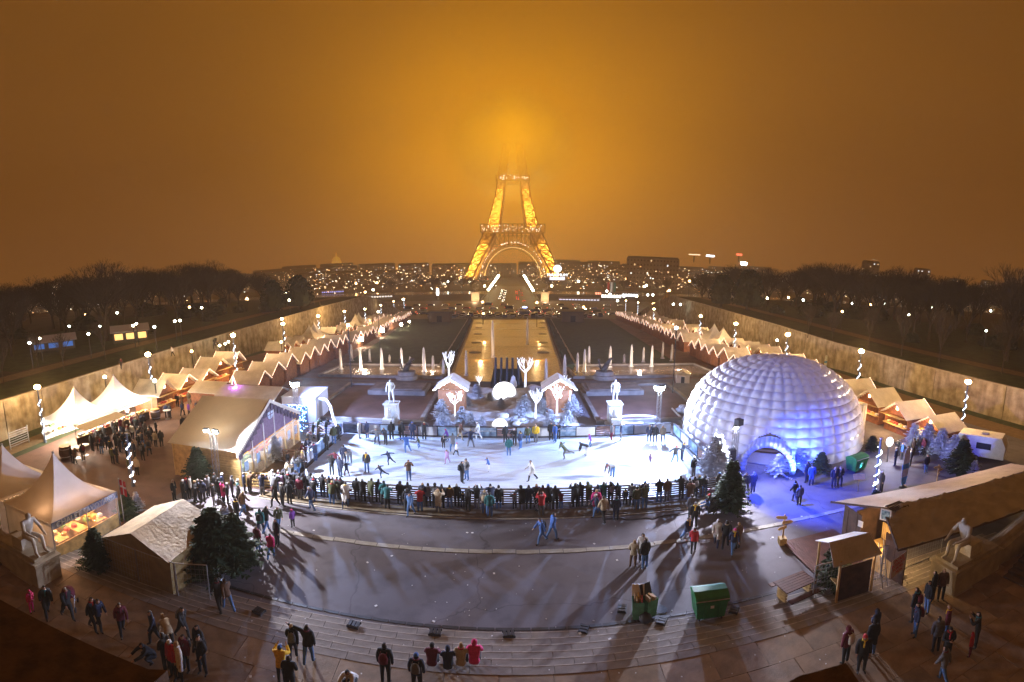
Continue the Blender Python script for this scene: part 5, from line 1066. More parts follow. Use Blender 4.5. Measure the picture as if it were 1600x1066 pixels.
# water cannons battery
e=empty('water_cannons',(-.6,58.5,0),0,'dark battery of water cannon tubes behind the glowing ball','water cannons'); dk=mat('cannon_metal',(.025,.028,.05),.45,metal=.6,ns=6,na=.2)
b=MB(); b.slab([(-1.9,-1.2,.6),(1.9,-1.2,.6),(1.6,1.6,2.2),(-1.6,1.6,2.2)],.6); b.build('carriage',dk,e)
for r_ in range(4):
    for k in range(5): b=MB(); p=V((-1.35+k*.675,-1.0+r_*.75,.7+r_*.62)); b.tube(p,p+V((0,.35,1.15)),.17,.13,n=10); b.build('tube',dk,e)
# statues of standing figures on plinths
stonem=mat('statue_stone',(.50,.48,.44),.8,ns=4,na=.15,bump=.3)
def statue_body(pose,sc,loc,rz,parent=None):
    me=LIB[pose]['body'].copy(); me.materials.clear(); me.materials.append(stonem)
    for p in me.polygons: p.material_index=0
    o=link('figure',me,parent,loc,rz); o.scale=(sc*1.1,sc*1.15,sc); return o
for px,py,lab,ps in((610,667,'left of the snow display','contrapposto'),(962,667,'right of the snow display','stand')):
    g=G(px,py); e=empty('plinth_statue',(g.x,g.y+.8,0),0,'pale stone statue on tall plinth %s'%lab,'statue')
    b=MB(); b.box((0,0,.12),(1.7,1.7,.24)); b.build('base',stonem,e); b=MB(); b.box((0,0,1.2),(1.15,1.1,1.95)); b.build('plinth',stonem,e); b=MB(); b.box((0,0,2.24),(1.35,1.3,.14)); b.build('cap',stonem,e)
    b=MB(); b.box((-.1,-1.1,.5),(.9,1.0,1.0)); b.build('front_block',stonem,e); b=MB(); b.lathe((-.1,-.95,1.0),[(.25,0),(.32,.3),(.26,.75),(.1,.95)],9); b.build('front_carving',stonem,e,smooth=True)
    statue_body(ps,1.42,(0,0,2.31),math.pi,e)
# big animal sculptures on the low plinths behind (dark bronze)
brz=mat('dark_bronze',(.07,.05,.04),.5,metal=.5,ns=4,na=.3)
for px,py,lab in((636,600,'left'),(944,600,'right')):
    g=G(px,py); e=empty('bronze_sculpture',(g.x,g.y,.7),0,'dark bronze rearing sculpture group on %s low plinth'%lab,'sculpture'); b=MB(); b.lathe((0,0,0),[(1.2,0),(1.25,.5),(1.0,.6),(.95,1.1)],14,sx=1.15); b.build('bowl_base',stone_s,e)
    b=MB(); b.tube((-.2,0,1.0),(.3,0,2.1),.42,.34,n=9); b.tube((.3,0,2.1),(.75,0,2.9),.26,.17,n=8); b.tube((.75,0,2.85),(1.1,0,2.7),.14,.08,n=7); b.tube((.25,0,2.0),(.8,.1,2.2),.1,.05); b.tube((.25,0,1.9),(.85,-.1,1.9),.1,.05); b.tube((-.2,.1,1.3),(-.6,.15,1.0),.16,.1); b.tube((-.3,0,1.3),(-.9,0,1.9),.08,.03); b.tube((-.5,0,1.4),(-.75,0,2.5),.15,.1); b.ball((-.75,0,2.65),.17,7); b.build('horse_and_rider' if False else 'rearing_animal',brz,e,smooth=True)
# ================================================================ rink boards and fences
bw=mat('board_white',(.66,.68,.72),.5,ns=1.5,na=.08); bb_=mat('board_blue',(.08,.22,.50),.5,ns=1.3,na=.6,col2=(.45,.62,.8)); bslat=mat('board_slats',(.30,.17,.13),.7,ns=3,na=.2); blk=mat('board_black',(.03,.03,.04),.6)
def board_run(name,p,q,label,kinds,h=1.05):
    p,q=V(p),V(q); L_=(q-p).length; e=empty(name,p,math.atan2((q-p).y,(q-p).x),label,'rink boards'); n=len(kinds); w=L_/n
    for i,k in enumerate(kinds):
        x=(i+.5)*w
        if k=='s':
            for j in range(5): b=MB(); b.box((x,0,.14+j*.2),(w-.06,.05,.14)); b.build('slat',bslat,e)
        else:
            b=MB(); b.box((x,0,.55),(w-.04,.06,.86)); o=b.build('advert_panel',bb_ if k in'bGS' else bw,e)
            if k=='G': text_mesh('Grandes stations',.30,.004,white,'lettering',o,(x,-.035,.72),(R(90),0,0))
            if k=='S': text_mesh('Stations Vill\u00e9',.30,.004,white,'lettering',o,(x,-.035,.70),(R(90),0,0))
        b=MB(); b.box((i*w,0,.55),(.07,.1,1.1)); b.build('post',blk,e)
    b=MB(); b.box((L_/2,0,1.08),(L_,.12,.07)); b.build('top_rail',blk,e); b=MB(); b.box((L_/2,-.04,.13),(L_,.06,.12)); b.build('kick_strip',blk,e); return e
board_run('rink_boards',(-14.6,40.8,0),(13.7,40.8,0),'long white and blue advert boards along the back of the rink','bwbswbwSsbwGwsbww')
board_run('rink_boards',(13.95,40.7,0),(14.05,28.9,0),'blue rink boards along the right side by the dome','bwbsbw')
board_run('rink_boards',(-14.9,33.0,0),(-14.75,40.7,0),'white and blue rink boards of the left side, rear half','wbwb')
board_run('rink_boards',(-15.2,29.4,0),(-15.0,32.6,0),'pale rink boards of the left side, front half','wb')
def wood_fence(p,q,label,n,sl=6,m=None,mp=None,h=1.12,cat='fence'):
    p,q=V(p),V(q); L_=(q-p).length; e=empty('wooden_fence',p,math.atan2((q-p).y,(q-p).x),label,cat); w=L_/n
    for i in range(n):
        for j in range(sl): b=MB(); b.box(((i+.5)*w,0,.12+j*(h-.15)/sl),(w-.05,.035,.085)); b.build('slat',m or wooddk,e)
    for i in range(n+1): b=MB(); b.box((i*w,.04,h/2),(.09,.09,h)); b.build('post',mp or wooddk,e)
    b=MB(); b.box((L_/2,0,h+.02),(L_,.14,.05)); b.build('hand_rail',m or wooddk,e); return e
wood_fence((-15.2,28.75,0),(14.1,28.75,0),'long dark slatted fence between the onlookers and the ice',14)
wood_fence((-17.4,28.3,0),(-15.4,28.6,0),'pale wooden rail fence from marquee corner to rink',2,4,woody,woody)
wood_fence((-18.0,39.6,0),(-15.3,40.4,0),'grey slatted fence behind the left end of the rink',1,6,bslat,bslat); wood_fence((-16.9,33.2,0),(-15.3,33.2,0),'short brown slatted fence at the left side gap',1,6,bslat,bslat)
b=MB(); b.box((0,0,.03),(30.5,.9,.05)); b.build('timber_kick_board',mat('timber_edge',(.16,.12,.07),.8,ns=2,na=.3),loc=(-.6,27.6,0),kind='structure')
b=MB(); b.box((0,0,.012),(30.5,.10,.05)); b.build('kerb',stone,loc=(-.6,27.0,0),kind='structure')
# plant beyond the right boards: chiller pipes, sacks and sheets
for k,(px,py,s,lab) in enumerate([(1072,645,.9,'heap of pale plastic sheeting by the dome, rearmost'),(1078,690,.6,'crumpled white sack beside the right boards'),(1100,700,.55,'white bundle on the blue ground by the dome')]):
    g=G(px,py); b=MB()
    for q in range(5): b.ball((RN.uniform(-s,s)*.6,RN.uniform(-s,s)*.5,s*.4),s*RN.uniform(.4,.6),7)
    for i,v in enumerate(b.v): b.v[i]=tuple(V(v)*(1+.3*mathutils.noise.noise(V(v)*3)))
    b.build('plastic_heap',snow,loc=g,label=lab,cat='plastic sheeting',kind=None)
for k,(a,c,lab) in enumerate([((1050,640),(1108,700),'long white pipe lying between rink boards and dome, left one'),((1070,668),(1130,722),'long white pipe lying between rink boards and dome, right one')]):
    p,q=G(*a),G(*c); b=MB(); b.tube(p+V((0,0,.12)),q+V((0,0,.12)),.1,n=8); b.build('pipe',white,label=lab,cat='pipe')
# cart by the red jacket
g=G(842,797); e=empty('hand_cart',g,R(60),'folded metal trolley leaning at the front rink fence','trolley'); b=MB(); b.path([(-.25,0,.1),(-.25,.35,1.1),(.25,.35,1.1),(.25,0,.1),(-.25,0,.1)],.025,6); b.path([(-.25,.1,.4),(.25,.1,.4)],.02); b.path([(-.25,.2,.7),(.25,.2,.7)],.02); b.build('frame',metal,e)
for sx in(-1,1): b=MB(); b.tube((sx*.28,0,.1),(sx*.33,0,.1),.1,n=10); b.build('wheel',blk,e)
# ================================================================ right foreground: bins, stall, deck, long roof
def big_bin(px,py,rz,label,s=1.0,open_=False):
    g=foot(px,py); e=empty('rubbish_container',g,rz,label,'rubbish bin'); e.scale=(s,s,s)
    b=MB(); w0,w1,d0,d1=.56,.66,.40,.50; vs=[(-w0,-d0,.14),(w0,-d0,.14),(w0,d0,.14),(-w0,d0,.14),(-w1,-d1,1.05),(w1,-d1,1.05),(w1,d1,1.05),(-w1,d1,1.05)]
    b.add(vs,[(0,1,5,4),(1,2,6,5),(2,3,7,6),(3,0,4,7),(3,2,1,0)]+([] if open_ else [(4,5,6,7)])); b.box((0,-d1-.01,1.0),(w1*2+.04,.06,.08)); b.box((-.3,-d0-.075,.55),(.03,.05,.75)); b.box((.3,-d0-.075,.55),(.03,.05,.75)); b.build('body',green,e)
    b=MB(); n=8; prof_=[(-d1-.03,1.07),(-d1+.02,1.20),(-.15,1.30),(.2,1.28),(d1+.02,1.08)]
    vs=[(sx*(w1+.03),y,z) for y,z in prof_ for sx in(-1,1)]; b.add(vs,[(2*i,2*i+1,2*i+3,2*i+2) for i in range(4)]+[tuple(range(0,10,2)),tuple(range(9,0,-2))]); o=b.build('lid',green,e)
    b=MB(); b.path([(-w1,-d1-.06,1.1),(w1,-d1-.06,1.1)],.02,6); b.build('handle',metal,e)
    for sx in(-1,1):
        for sy in(-1,1): b=MB(); b.tube((sx*.45-.03,sy*.32,.08),(sx*.45+.03,sy*.32,.08),.08,n=10); b.build('wheel',blk,e)
    b=MB(); b.box((.0,-d1-.0,.75),(.14,.02,.12)); b.build('sticker',white,e)
    return e
big_bin(1106,960,R(-6),'big green wheeled rubbish container on the steps edge',1.05); big_bin(1337,735,R(12),'green wheeled rubbish container beside the dome',1.1)
for k,(px,py,rz,tl,lab) in enumerate([(996,965,-.2,.25,'open green recycling bin with pale lid, left of a leaning pair'),(1014,962,.35,-.2,'open green recycling bin with black lid, right of a leaning pair')]):
    g=foot(px,py); e=empty('recycling_bin',g,rz,lab,'recycling bin'); b=MB(); w=.26
    b.add([(-w*.8,-w*.8,.05),(w*.8,-w*.8,.05),(w*.8,w*.8,.05),(-w*.8,w*.8,.05),(-w,-w,.95),(w,-w,.95),(w,w,.95),(-w,w,.95)],[(0,1,5,4),(1,2,6,5),(2,3,7,6),(3,0,4,7),(3,2,1,0)]); b.build('body',mat('pale_green_plastic',(.10,.32,.16),.5,ns=4,na=.3),e)
    b=MB(); b.box((0,w+.08,1.15),(w*2,.04,.5),rx=-.4); b.build('lid',[white,blk][k],e)
    for sx in(-1,1): b=MB(); b.tube((sx*w*.8-.02,w*.8,.08),(sx*w*.8+.02,w*.8,.08),.08,n=10); b.build('wheel',blk,e)
    b=MB(); goods(b,-w*.7,w*.7,0,.85,5,0,5); b.build('rubbish',GOOD,e,kind='stuff')
b=MB(); b.ball((0,0,.2),.28,8,sz=.8); b.build('bin_bag',blk,loc=foot(1008,972),smooth=True,label='black rubbish bag at the foot of the leaning bins',cat='rubbish bag')
for k,(px,py,rz) in enumerate([(972,953,1.3),(912,985,1.2),(1034,972,1.0),(1147,955,.9),(795,993,.1),(680,990,.0),(553,978,-.1),(405,957,-.2)]):
    e=empty('cable_ramp_block',foot(px,py),rz,'dark slotted cable block on the plaza edge, %s'%['upright one by the leaning bins','middle one right of centre','one just right of the leaning bins','one right of the green container','one at the centre','one left of centre','third from the left end','leftmost one'][k],'cable block','dark slotted cable blocks')
    b=MB(); 
    for sx in(-1,0,1): b=MB(); b.box((sx*.16,0,.07),(.12,.30,.12)); b.build('segment',darkm,e)
    b=MB(); b.box((0,.17,.06),(.5,.04,.1)); b.build('edge_bar',blk,e); b=MB(); b.box((0,-.17,.06),(.5,.04,.1)); b.build('edge_bar',blk,e)
# long covered chalet with tarpaulin
tarp=mat('brown_tarpaulin',(.46,.43,.40),.5,ns=1.1,na=.18,bump=.9); e=empty('long_chalet',(20,17,0),0,'long chalet with pale far slope and wrinkled brown tarpaulin','chalet')
nA,nB=V((17.0,17.4,3.65)),V((29.5,16.2,3.65)); fA,fB=V((16.1,20.5,2.8)),V((30.8,19.0,2.8)); gA,gB=V((16.0,15.1,2.75)),V((29.2,13.4,2.75)); o_=V((20,17,0))
def patch(name,A,B,C_,D_,m,amp,seed,nu=30,nv=10):
    b=MB();vs=[];fs=[]
    for i in range(nu+1):
        for j in range(nv+1):
            u,v=i/nu,j/nv; p=A.lerp(B,u).lerp(D_.lerp(C_,u),v); w_=abs(mathutils.noise.noise(V((u*9+seed+v*2.2,v*2.0-u*3,seed)))); p=p+V((0,0,amp*(math.exp(-w_*14)-.3)+amp*.5*mathutils.noise.noise(V((u*20,v*8,seed))))); vs.append(p-o_)
    for i in range(nu):
        for j in range(nv): a=i*(nv+1)+j; fs.append((a,a+nv+1,a+nv+2,a+1))
    b.add(vs,fs); return b.build(name,m,e,smooth=True)
patch('roof_sheet',nA,nB,fB,fA,fabric('pale_roof_sheet',(.78,.70,.67),.05,ns=1.5,na=.1,bump=.3),.03,2); patch('tarpaulin',nA,nB,gB,gA,tarp,.14,7,100,30)
b=MB(); b.path([nA-o_,fA-o_],.06,4); b.path([nA-o_,gA-o_],.06,4); b.path([gA-o_+V((0,0,-.1)),gB-o_+V((0,0,-.1))],.06,4); b.build('eaves_board',wooddk,e)
for k in range(12): b=MB(); y=15.6+k*.40; b.box(V((16.9,y+.2,1.35))-o_,(.05,.385,2.7 if 1<k<10 else 2.4)); 
for k in range(13):
    y=15.5+k*.38
    if 3<k<9: continue
    b=MB(); b.box(V((16.9+.008*(k%2),y,1.3))-o_,(.05,.37,2.5)); b.build('plank',wooddk,e)
b=MB(); b.box(V((23.5,19.3,1.3))-o_,(13,.08,2.6)); b.build('back_wall',wooddk,e)
b=MB(); b.box(V((17.2,17.3,.55))-o_,(.7,2.2,1.1)); b.box(V((17.9,18.3,.4))-o_,(1.0,.8,.8)); b.build('pine_counter',mat('bright_pine',(.55,.36,.14),.6,ns=2,na=.2),e)
for k in range(5): b=MB(); b.box(V((18.2,17.9+k*.13,1.5))-o_,(.05,.1,1.0)); b.build('pine_board',MATS['bright_pine'],e)
point('stall_light',(17.5,16.9,2.1),(1,.62,.25),260,.15)
b=MB(); b.box((0,0,0),(.55,.04,.65)); sb=b.build('notice_frame',white,e,loc=V((16.75,16.9,3.55))-o_,rz=R(-60)); b=MB(); b.box((0,-.025,0),(.42,.02,.5)); b.build('notice_print',mat('notice_blue',(.05,.25,.45),.6,ns=8,na=.6,col2=(.4,.6,.7)),sb)
b=MB(); b.box((0,0,0),(.3,.03,.36)); b.build('paper_notice',white,e,loc=V((16.7,18.6,2.2))-o_,rz=R(-75))
b=MB()
for k in range(6): b.box((0,.0+k*.12,0),(1.1,.06,.05))
b.box((-.5,.3,-.04),(.05,.75,.05)); b.box((.5,.3,-.04),(.05,.75,.05)); b.build('pallet',wooddk,loc=(17.9,17.0,3.62),rz=.1,label='dark slatted pallet lying on the long chalet roof ridge',cat='pallet')
# small white roofed stall
e=empty('small_stall',(14.4,16.8,0),R(-4),'small stall with white and brown ridge roof beside the fir','stall')
b=MB(); b.slab([(-1.0,1.15,2.4),(1.2,1.15,2.4),(1.2,0,2.95),(-1.0,0,2.95)][::-1],.04); b.build('roof_panel',white,e); b=MB(); b.slab([(-1.3,-1.0,2.3),(1.35,-1.0,2.3),(1.2,0,2.96),(-1.0,0,2.96)],.04); b.build('roof_panel',tarp,e)
for x in(-.85,1.05):
    for y in(-.85,1.0): b=MB(); b.box((x,y,1.2),(.09,.09,2.4)); b.build('post',MATS['bright_pine'],e)
b=MB(); b.box((.1,-.8,1.0),(1.7,.05,2.0)); b.build('front_panel',wooddk,e); b=MB(); b.box((.1,-.3,.95),(1.7,.5,.06)); b.build('counter',woody,e); point('stall_light',(14.6,16.9,2.0),(1,.6,.3),90,.1)
# deck and picnic table
e=empty('timber_deck',(15.7,19.9,0),0,'low reddish timber deck at the long chalet entrance','deck')
for k in range(24): b=MB(); b.box((-1.65+k*.145,0,.07),(.13,3.6,.05)); b.build('plank',mat('deck_red_boards',(.12,.045,.03),.6,ns=3,na=.25),e)
g=G(1245,918); e=empty('picnic_table',(12.2,17.5,0),R(8),'low dark timber table at the plaza edge beside the fir','table')
for k in range(6): b=MB(); b.box((0,-.42+k*.165,.76),(1.75,.15,.05)); b.build('table_plank',MATS['deck_red_boards'],e)
for sx in(-1,1):
    for k in range(4): b=MB(); b.box((sx*.7,0,.12+k*.16),(.1,.62,.13)); b.build('trestle_board',woody,e)
for sy in(-1,1): b=MB(); b.box((0,sy*.72,.42),(1.7,.26,.05)); b.build('bench',MATS['deck_red_boards'],e)
# signposts with arrows
def arrow_post(px,py,h,label,n=3,base=True):
    g=G(px,py); e=empty('arrow_signpost',g,RN.uniform(-.3,.3),label,'signpost'); b=MB(); b.tube((0,0,0),(0,0,h),.045,n=6); b.build('post',MATS['bright_pine'],e)
    for k in range(n):
        sx=1 if k%2 else -1; z=h-.2-k*.28; b=MB(); b.prism([(0,-.09),(sx*.5,-.09),(sx*.62,0),(sx*.5,.09),(0,.09)],-.02,.02); o=b.build('arrow_board',MATS['bright_pine'],e,loc=(-sx*.12,-.07,z)); o.rotation_euler=(R(90),0,R(-15+20*k))
    if base: b=MB(); b.box((0,0,.2),(.4,.4,.4)); b.build('planter_box',woody,e)
arrow_post(1222,850,1.9,'wooden arrow signpost in a box planter on the plaza',3); arrow_post(1463,757,1.7,'pale arrow signpost behind the long roof',3,False)
g=G(1340,768); e=empty('notice_lectern',g,R(-25),'slanted wooden notice board near the garland pole','notice board'); b=MB(); b.tube((0,0,0),(0,0,1.0),.05); b.build('post',woody,e); b=MB(); b.box((0,0,1.15),(.8,.5,.05),rx=.6); b.build('board',MATS['bright_pine'],e)
# ski shaped banner
for px,py,h,lab,w_ in((1411,762,3.3,'tall blue and white ski-shaped banner in the right market',.38),(1289,578,2.6,'small blue feather banner beyond the dome top',.3),(1135,566,3.2,'blue white lit feather banner at the right row\'s near end',.35),(1090,548,3.0,'white lit feather banner on the right inner row',.3)):
    g=G(px,py); e=empty('feather_banner',g,R(8),lab,'banner'); b=MB(); n=14; vs=[];fs=[]
    for i in range(n+1): t=i/n; ww=w_*(math.sin(math.pi*min(1,max(0,.08+t*.86)))**.35); vs+=[(-ww,-.01,.25+t*(h-.25)),(ww,-.01,.25+t*(h-.25)),(ww,.01,.25+t*(h-.25)),(-ww,.01,.25+t*(h-.25))]
    mi=[]
    for i in range(n): fs+=[(4*i,4*i+1,4*i+5,4*i+4),(4*i+2,4*i+3,4*i+7,4*i+6),(4*i+1,4*i+2,4*i+6,4*i+5),(4*i+3,4*i,4*i+4,4*i+7)]; mi+=[0 if (i<3 or 5<i<8) else 1]*4
    b.add(vs,fs); b.m=mi; b.build('cloth',[mat('banner_blue',(.06,.35,.7),.5,ns=4,na=.4),mat('banner_pale',(.7,.8,.9),.5,ns=4,na=.3)],e); b=MB(); b.lathe((0,0,0),[(.3,0),(.3,.08),(.05,.2)],10); b.build('foot',darkm,e)
# white caravan
g=G(1530,722); e=empty('caravan',(36.0,25.6,0),R(-62),'white caravan with rounded roof behind the dark fir','caravan')
b=MB(); prof_=[(-2.2,.5),(-2.35,1.4),(-1.9,2.5),(1.9,2.55),(2.3,1.7),(2.25,.5)]; vs=[(x,y,z) for x,z in prof_ for y in(-1.05,1.05)]; n=6
b.add(vs,[(2*i,2*((i+1)%n),2*((i+1)%n)+1,2*i+1) for i in range(n)]+[tuple(range(0,12,2))[::-1],tuple(range(1,12,2))]); b.build('body',white,e)
for sy in(-1,1): b=MB(); b.box((.4,sy*1.06,1.6),(1.3,.03,.6)); b.build('window',mat('dark_window',(.03,.035,.05),.1),e); b=MB(); b.tube((-.2,sy*.9,.32),(-.2,sy*1.08,.32),.32,n=14); b.build('wheel',blk,e)
b=MB(); b.box((.3,0,2.60),(.6,.45,.08)); b.build('roof_hatch',mat('cabin_grey',(.4,.42,.46),.6),e); b=MB(); b.box((-1.3,1.06,1.3),(.6,.03,1.6)); b.build('door',MATS['cabin_grey'],e)
# red lettered no-entry sheet on wire fence
f4,f5=G(1268,940),G(1375,905); heras(f4,f5,'wire fence panel before the fir at the small stall',1.9); heras(f5,G(1470,868),'wire fence panel carrying the red lettered sheet',1.9)
e=empty('painted_notice',V((16.25,15.15,1.75)),R(14),'white sheet with red hand painted letters ENTREE INTERDITE','notice'); b=MB(); b.box((0,0,0),(1.15,.02,1.0)); b.build('sheet',mat('cardboard_pink_white',(.5,.36,.33),.8,ns=4,na=.1),e)
for k,t in enumerate(['ENTR\u00c9E','INTERDITE','FORMEL','NON']): text_mesh(t,.24,.006,mat('red_marker',(.45,.01,.04),.7),'lettering',e,((-.0 if k<3 else .1),-.016,.34-k*.22),(R(90),0,0))
# ladders leaning
for px,py in((1383,925),):
    g=G(px,py); e=empty('ladder',g,R(10),'pale ladder leaning by the small stall corner','ladder')
    for x in(-.18,.18): b=MB(); b.tube((x,0,0),(x,.6,2.6),.025); b.build('rail',metal,e)
    for k in range(8): b=MB(); t=(k+.7)/8.6; b.tube((-.18,.6*t,2.6*t),(.18,.6*t,2.6*t),.016); b.build('rung',metal,e)
# ================================================================ pedestals with seated statues, ramp walls and side stairs
for sg,(x0,x1,y0,y1),lab in((-1,(-23.6,-19.9,12.6,14.1),'left'),(1,(18.2,21.8,13.2,14.8),'right')):
    xc,yc=(x0+x1)/2,(y0+y1)/2; e=empty('statue_pedestal',(xc,yc,0),0,'stone pedestal ending the ramp wall, %s side'%lab,'pedestal'); w,d=x1-x0,y1-y0
    b=MB(); b.box((0,0,.9),(w,d,1.2)); b.build('block',stone,e); b=MB(); b.box((0,0,.15),(w+.2,d+.2,.3)); b.build('plinth',stone,e); b=MB(); b.box((0,0,1.56),(w+.16,d+.16,.14)); b.build('cornice',stone,e); b=MB(); b.box((0,0,1.72),(w-.3,d-.2,.18)); b.build('cap',stone,e)
    s=empty('seated_statue',(xc-sg*.4,yc,1.81),R(90)*sg,'pale stone nude seated statue on the %s pedestal'%lab,'statue')
    statue_body('sit',1.8,(0,0,0),0,s); b=MB(); b.box((0,-.35,.33),(1.0,.9,.66)); b.build('seat_block',stonem,s)
    # ramp wall climbing outwards
    b=MB(); n=14
    xa=x1 if sg>0 else x0
    P=[]
    for i in range(n+1): t=i/n; P.append((xa+sg*t*12,yc-.9*t*t*2.2-(.6*t),1.0+4.2*t))
    for a,c in zip(P,P[1:]): b.slab([(a[0],a[1]-.55,a[2]),(a[0],a[1]+.55,a[2]),(c[0],c[1]+.55,c[2]),(c[0],c[1]-.55,c[2])] if sg<0 else [(a[0],a[1]-.55,a[2]),(c[0],c[1]-.55,c[2]),(c[0],c[1]+.55,c[2]),(a[0],a[1]+.55,a[2])],5.2)
    b.build('ramp_wall',stone,label='sloping stone ramp wall rising outwards, %s side'%lab,cat='wall')
    b=MB(); 
    for a,c in zip(P,P[1:]): b.tube((a[0],a[1],a[2]+.02),(c[0],c[1],c[2]+.02),.34,n=10)
    b.build('rounded_coping',stone,label='rounded coping along the %s ramp wall'%lab,cat='coping')
    e=empty('side_stairs',(xc,8,0),0,'dark steps climbing outwards below the %s ramp wall'%lab,'stairs')
    for k in range(16): b=MB(); b.box((sg*(1.2+k*.42),.8,.15+k*.16),(.43,7.6,.16)); b.build('step',mat('stair_brown_stone',(.10,.065,.04),.8,ns=1.5,na=.3),e)
# push chair, bottom-left
g=G(80,955); g=V((-17.6,12.7,.3)); e=empty('pushchair',g,R(40),'dark red pushchair beside the left pedestal','pushchair'); b=MB(); b.slab([(-.22,-.25,.75),(.22,-.25,.75),(.22,.3,.5),(-.22,.3,.5)],.08); b.build('seat',CM['s'],e); b=MB(); b.lathe((0,-.15,.75),[(.3,0),(.32,.2),(.22,.38),(.02,.42)],10); b.build('hood',CM['s'],e,smooth=True)
b=MB(); b.path([(-.22,-.5,1.0),(-.22,.3,.15)],.02); b.path([(.22,-.5,1.0),(.22,.3,.15)],.02); b.path([(-.22,-.5,1.0),(.22,-.5,1.0)],.02); b.path([(-.22,-.4,.12),(-.22,.1,.6)],.02); b.path([(.22,-.4,.12),(.22,.1,.6)],.02); b.build('frame',metal,e)
for sx in(-1,1):
    for y in(-.4,.35): b=MB(); b.tube((sx*.26,y,.13),(sx*.3,y,.13),.13,n=10); b.build('wheel',blk,e)
# barrels and high tables in the left market
for px,py,lab in((103,716,'dark barrel table at the left end of the pagoda bar'),(244,655,'wooden barrel beside the yellow stall door')):
    g=G(px,py); e=empty('barrel',g,0,lab,'barrel'); b=MB(); b.lathe((0,0,0),[(.42,0),(.52,.3),(.55,.6),(.52,.9),(.42,1.2)],14); b.build('staves',wooddk,e,smooth=True)
    for z in(.2,.95): b=MB(); b.lathe((0,0,z),[(.52,0),(.52,.07)],14); b.build('hoop',metal,e)
    b=MB(); b.lathe((0,0,1.2),[(.5,0),(.5,.04)],14); b.build('lid',woody,e)
for px,py,lab in((121,716,'white high table left of the crowd, left one'),(134,712,'lilac lit high table left of the crowd, right one'),(262,655,'small high table beside the barrel')):
    g=G(px,py); e=empty('high_table',g,0,lab,'high table'); b=MB(); b.tube((0,0,0),(0,0,1.05),.04); b.build('leg',metal,e); b=MB(); b.lathe((0,0,1.05),[(.42,0),(.42,.04)],16); b.build('table_top',white,e); b=MB(); b.lathe((0,0,0),[(.28,0),(.28,.03)],12); b.build('foot',metal,e)
e=empty('gate_frame',(-41.0,26.4,0),R(100),'grey slatted metal gate beside the nearest left lamp','gate')
for k in range(7): b=MB(); b.box((0,0,.3+k*.25),(2.6,.04,.05)); b.build('bar',metal,e)
for x in(-1.3,1.3): b=MB(); b.box((x,0,1.0),(.08,.08,2.0)); b.build('post',metal,e)
# little white hut by the right pool
g=G(1066,597); e=empty('small_white_hut',g,R(-15),'tiny white hut on the dark lawn right of the pool','hut'); b=MB(); b.box((0,0,.6),(1.7,1.4,1.2)); b.build('walls',white,e); b=MB(); b.slab([(-.95,-.8,1.2),(0,-.8,1.75),(.95,-.8,1.2),(.95,.8,1.2),(0,.8,1.75),(-.95,.8,1.2)],.06); b.build('roof',white,e); b=MB(); b.box((0,-.71,.45),(.45,.03,.9)); b.build('doorway',blk,e)
# ================================================================ fountain jets
jetm=bpy.data.materials.new('fountain_spray'); jetm.use_nodes=True; jt=jetm.node_tree; jb=jt.nodes['Principled BSDF']; jb.inputs['Base Color'].default_value=(.9,.86,.8,1); jb.inputs['Roughness'].default_value=.6
jc=jt.nodes.new('ShaderNodeTexCoord'); jmp=jt.nodes.new('ShaderNodeMapping'); jmp.inputs['Scale'].default_value=(7,7,1.2); jn=jt.nodes.new('ShaderNodeTexNoise'); jn.inputs['Scale'].default_value=1.6
jt.links.new(jc.outputs['Object'],jmp.inputs[0]); jt.links.new(jmp.outputs[0],jn.inputs['Vector']); jr=jt.nodes.new('ShaderNodeMapRange'); jr.inputs[1].default_value=.38; jr.inputs[2].default_value=.7; jr.inputs[3].default_value=.22; jr.inputs[4].default_value=.9; jt.links.new(jn.outputs[0],jr.inputs[0]); jt.links.new(jr.outputs[0],jb.inputs['Alpha'])
def jet_mesh(seed):
    r=random.Random(seed); b=MB()
    for k in range(7):   # braided strands rising and falling apart
        a=r.uniform(0,6.28); o=r.uniform(0,.10); h=r.uniform(.72,1.0) if k else 1.0
        prof=[(.015,0),(.03,h*.5),(.035,h*.85),(.005,h)]
        b.lathe((math.cos(a)*o*.5,math.sin(a)*o*.5,0),prof,6)
    b.lathe((0,0,0),[(.17,0),(.165,.35),(.15,.65),(.12,.85),(.07,.95),(.005,1.0)],10); b.lathe((0,0,0),[(.30,0),(.2,.05),(.1,.16),(.02,.3)],10)
    return b.mesh('spray',jetm,True)
JM=[jet_mesh(i) for i in range(3)]
jets=[(533,578,545),(550,565,538),(564,578,543),(578,566,546),(597,578,544),(609,568,555),(628,576,544),(641,568,558),(663,582,543),(677,582,556),(693,588,562),(729,588,548),(853,598,561),(882,592,555),(902,583,552),(913,582,546),(920,570,541),(953,575,541),(975,568,554),(986,574,539),(1005,567,543),(1018,574,540),(1035,561,535),(1049,565,538),(770,560,500),(824,540,497)]
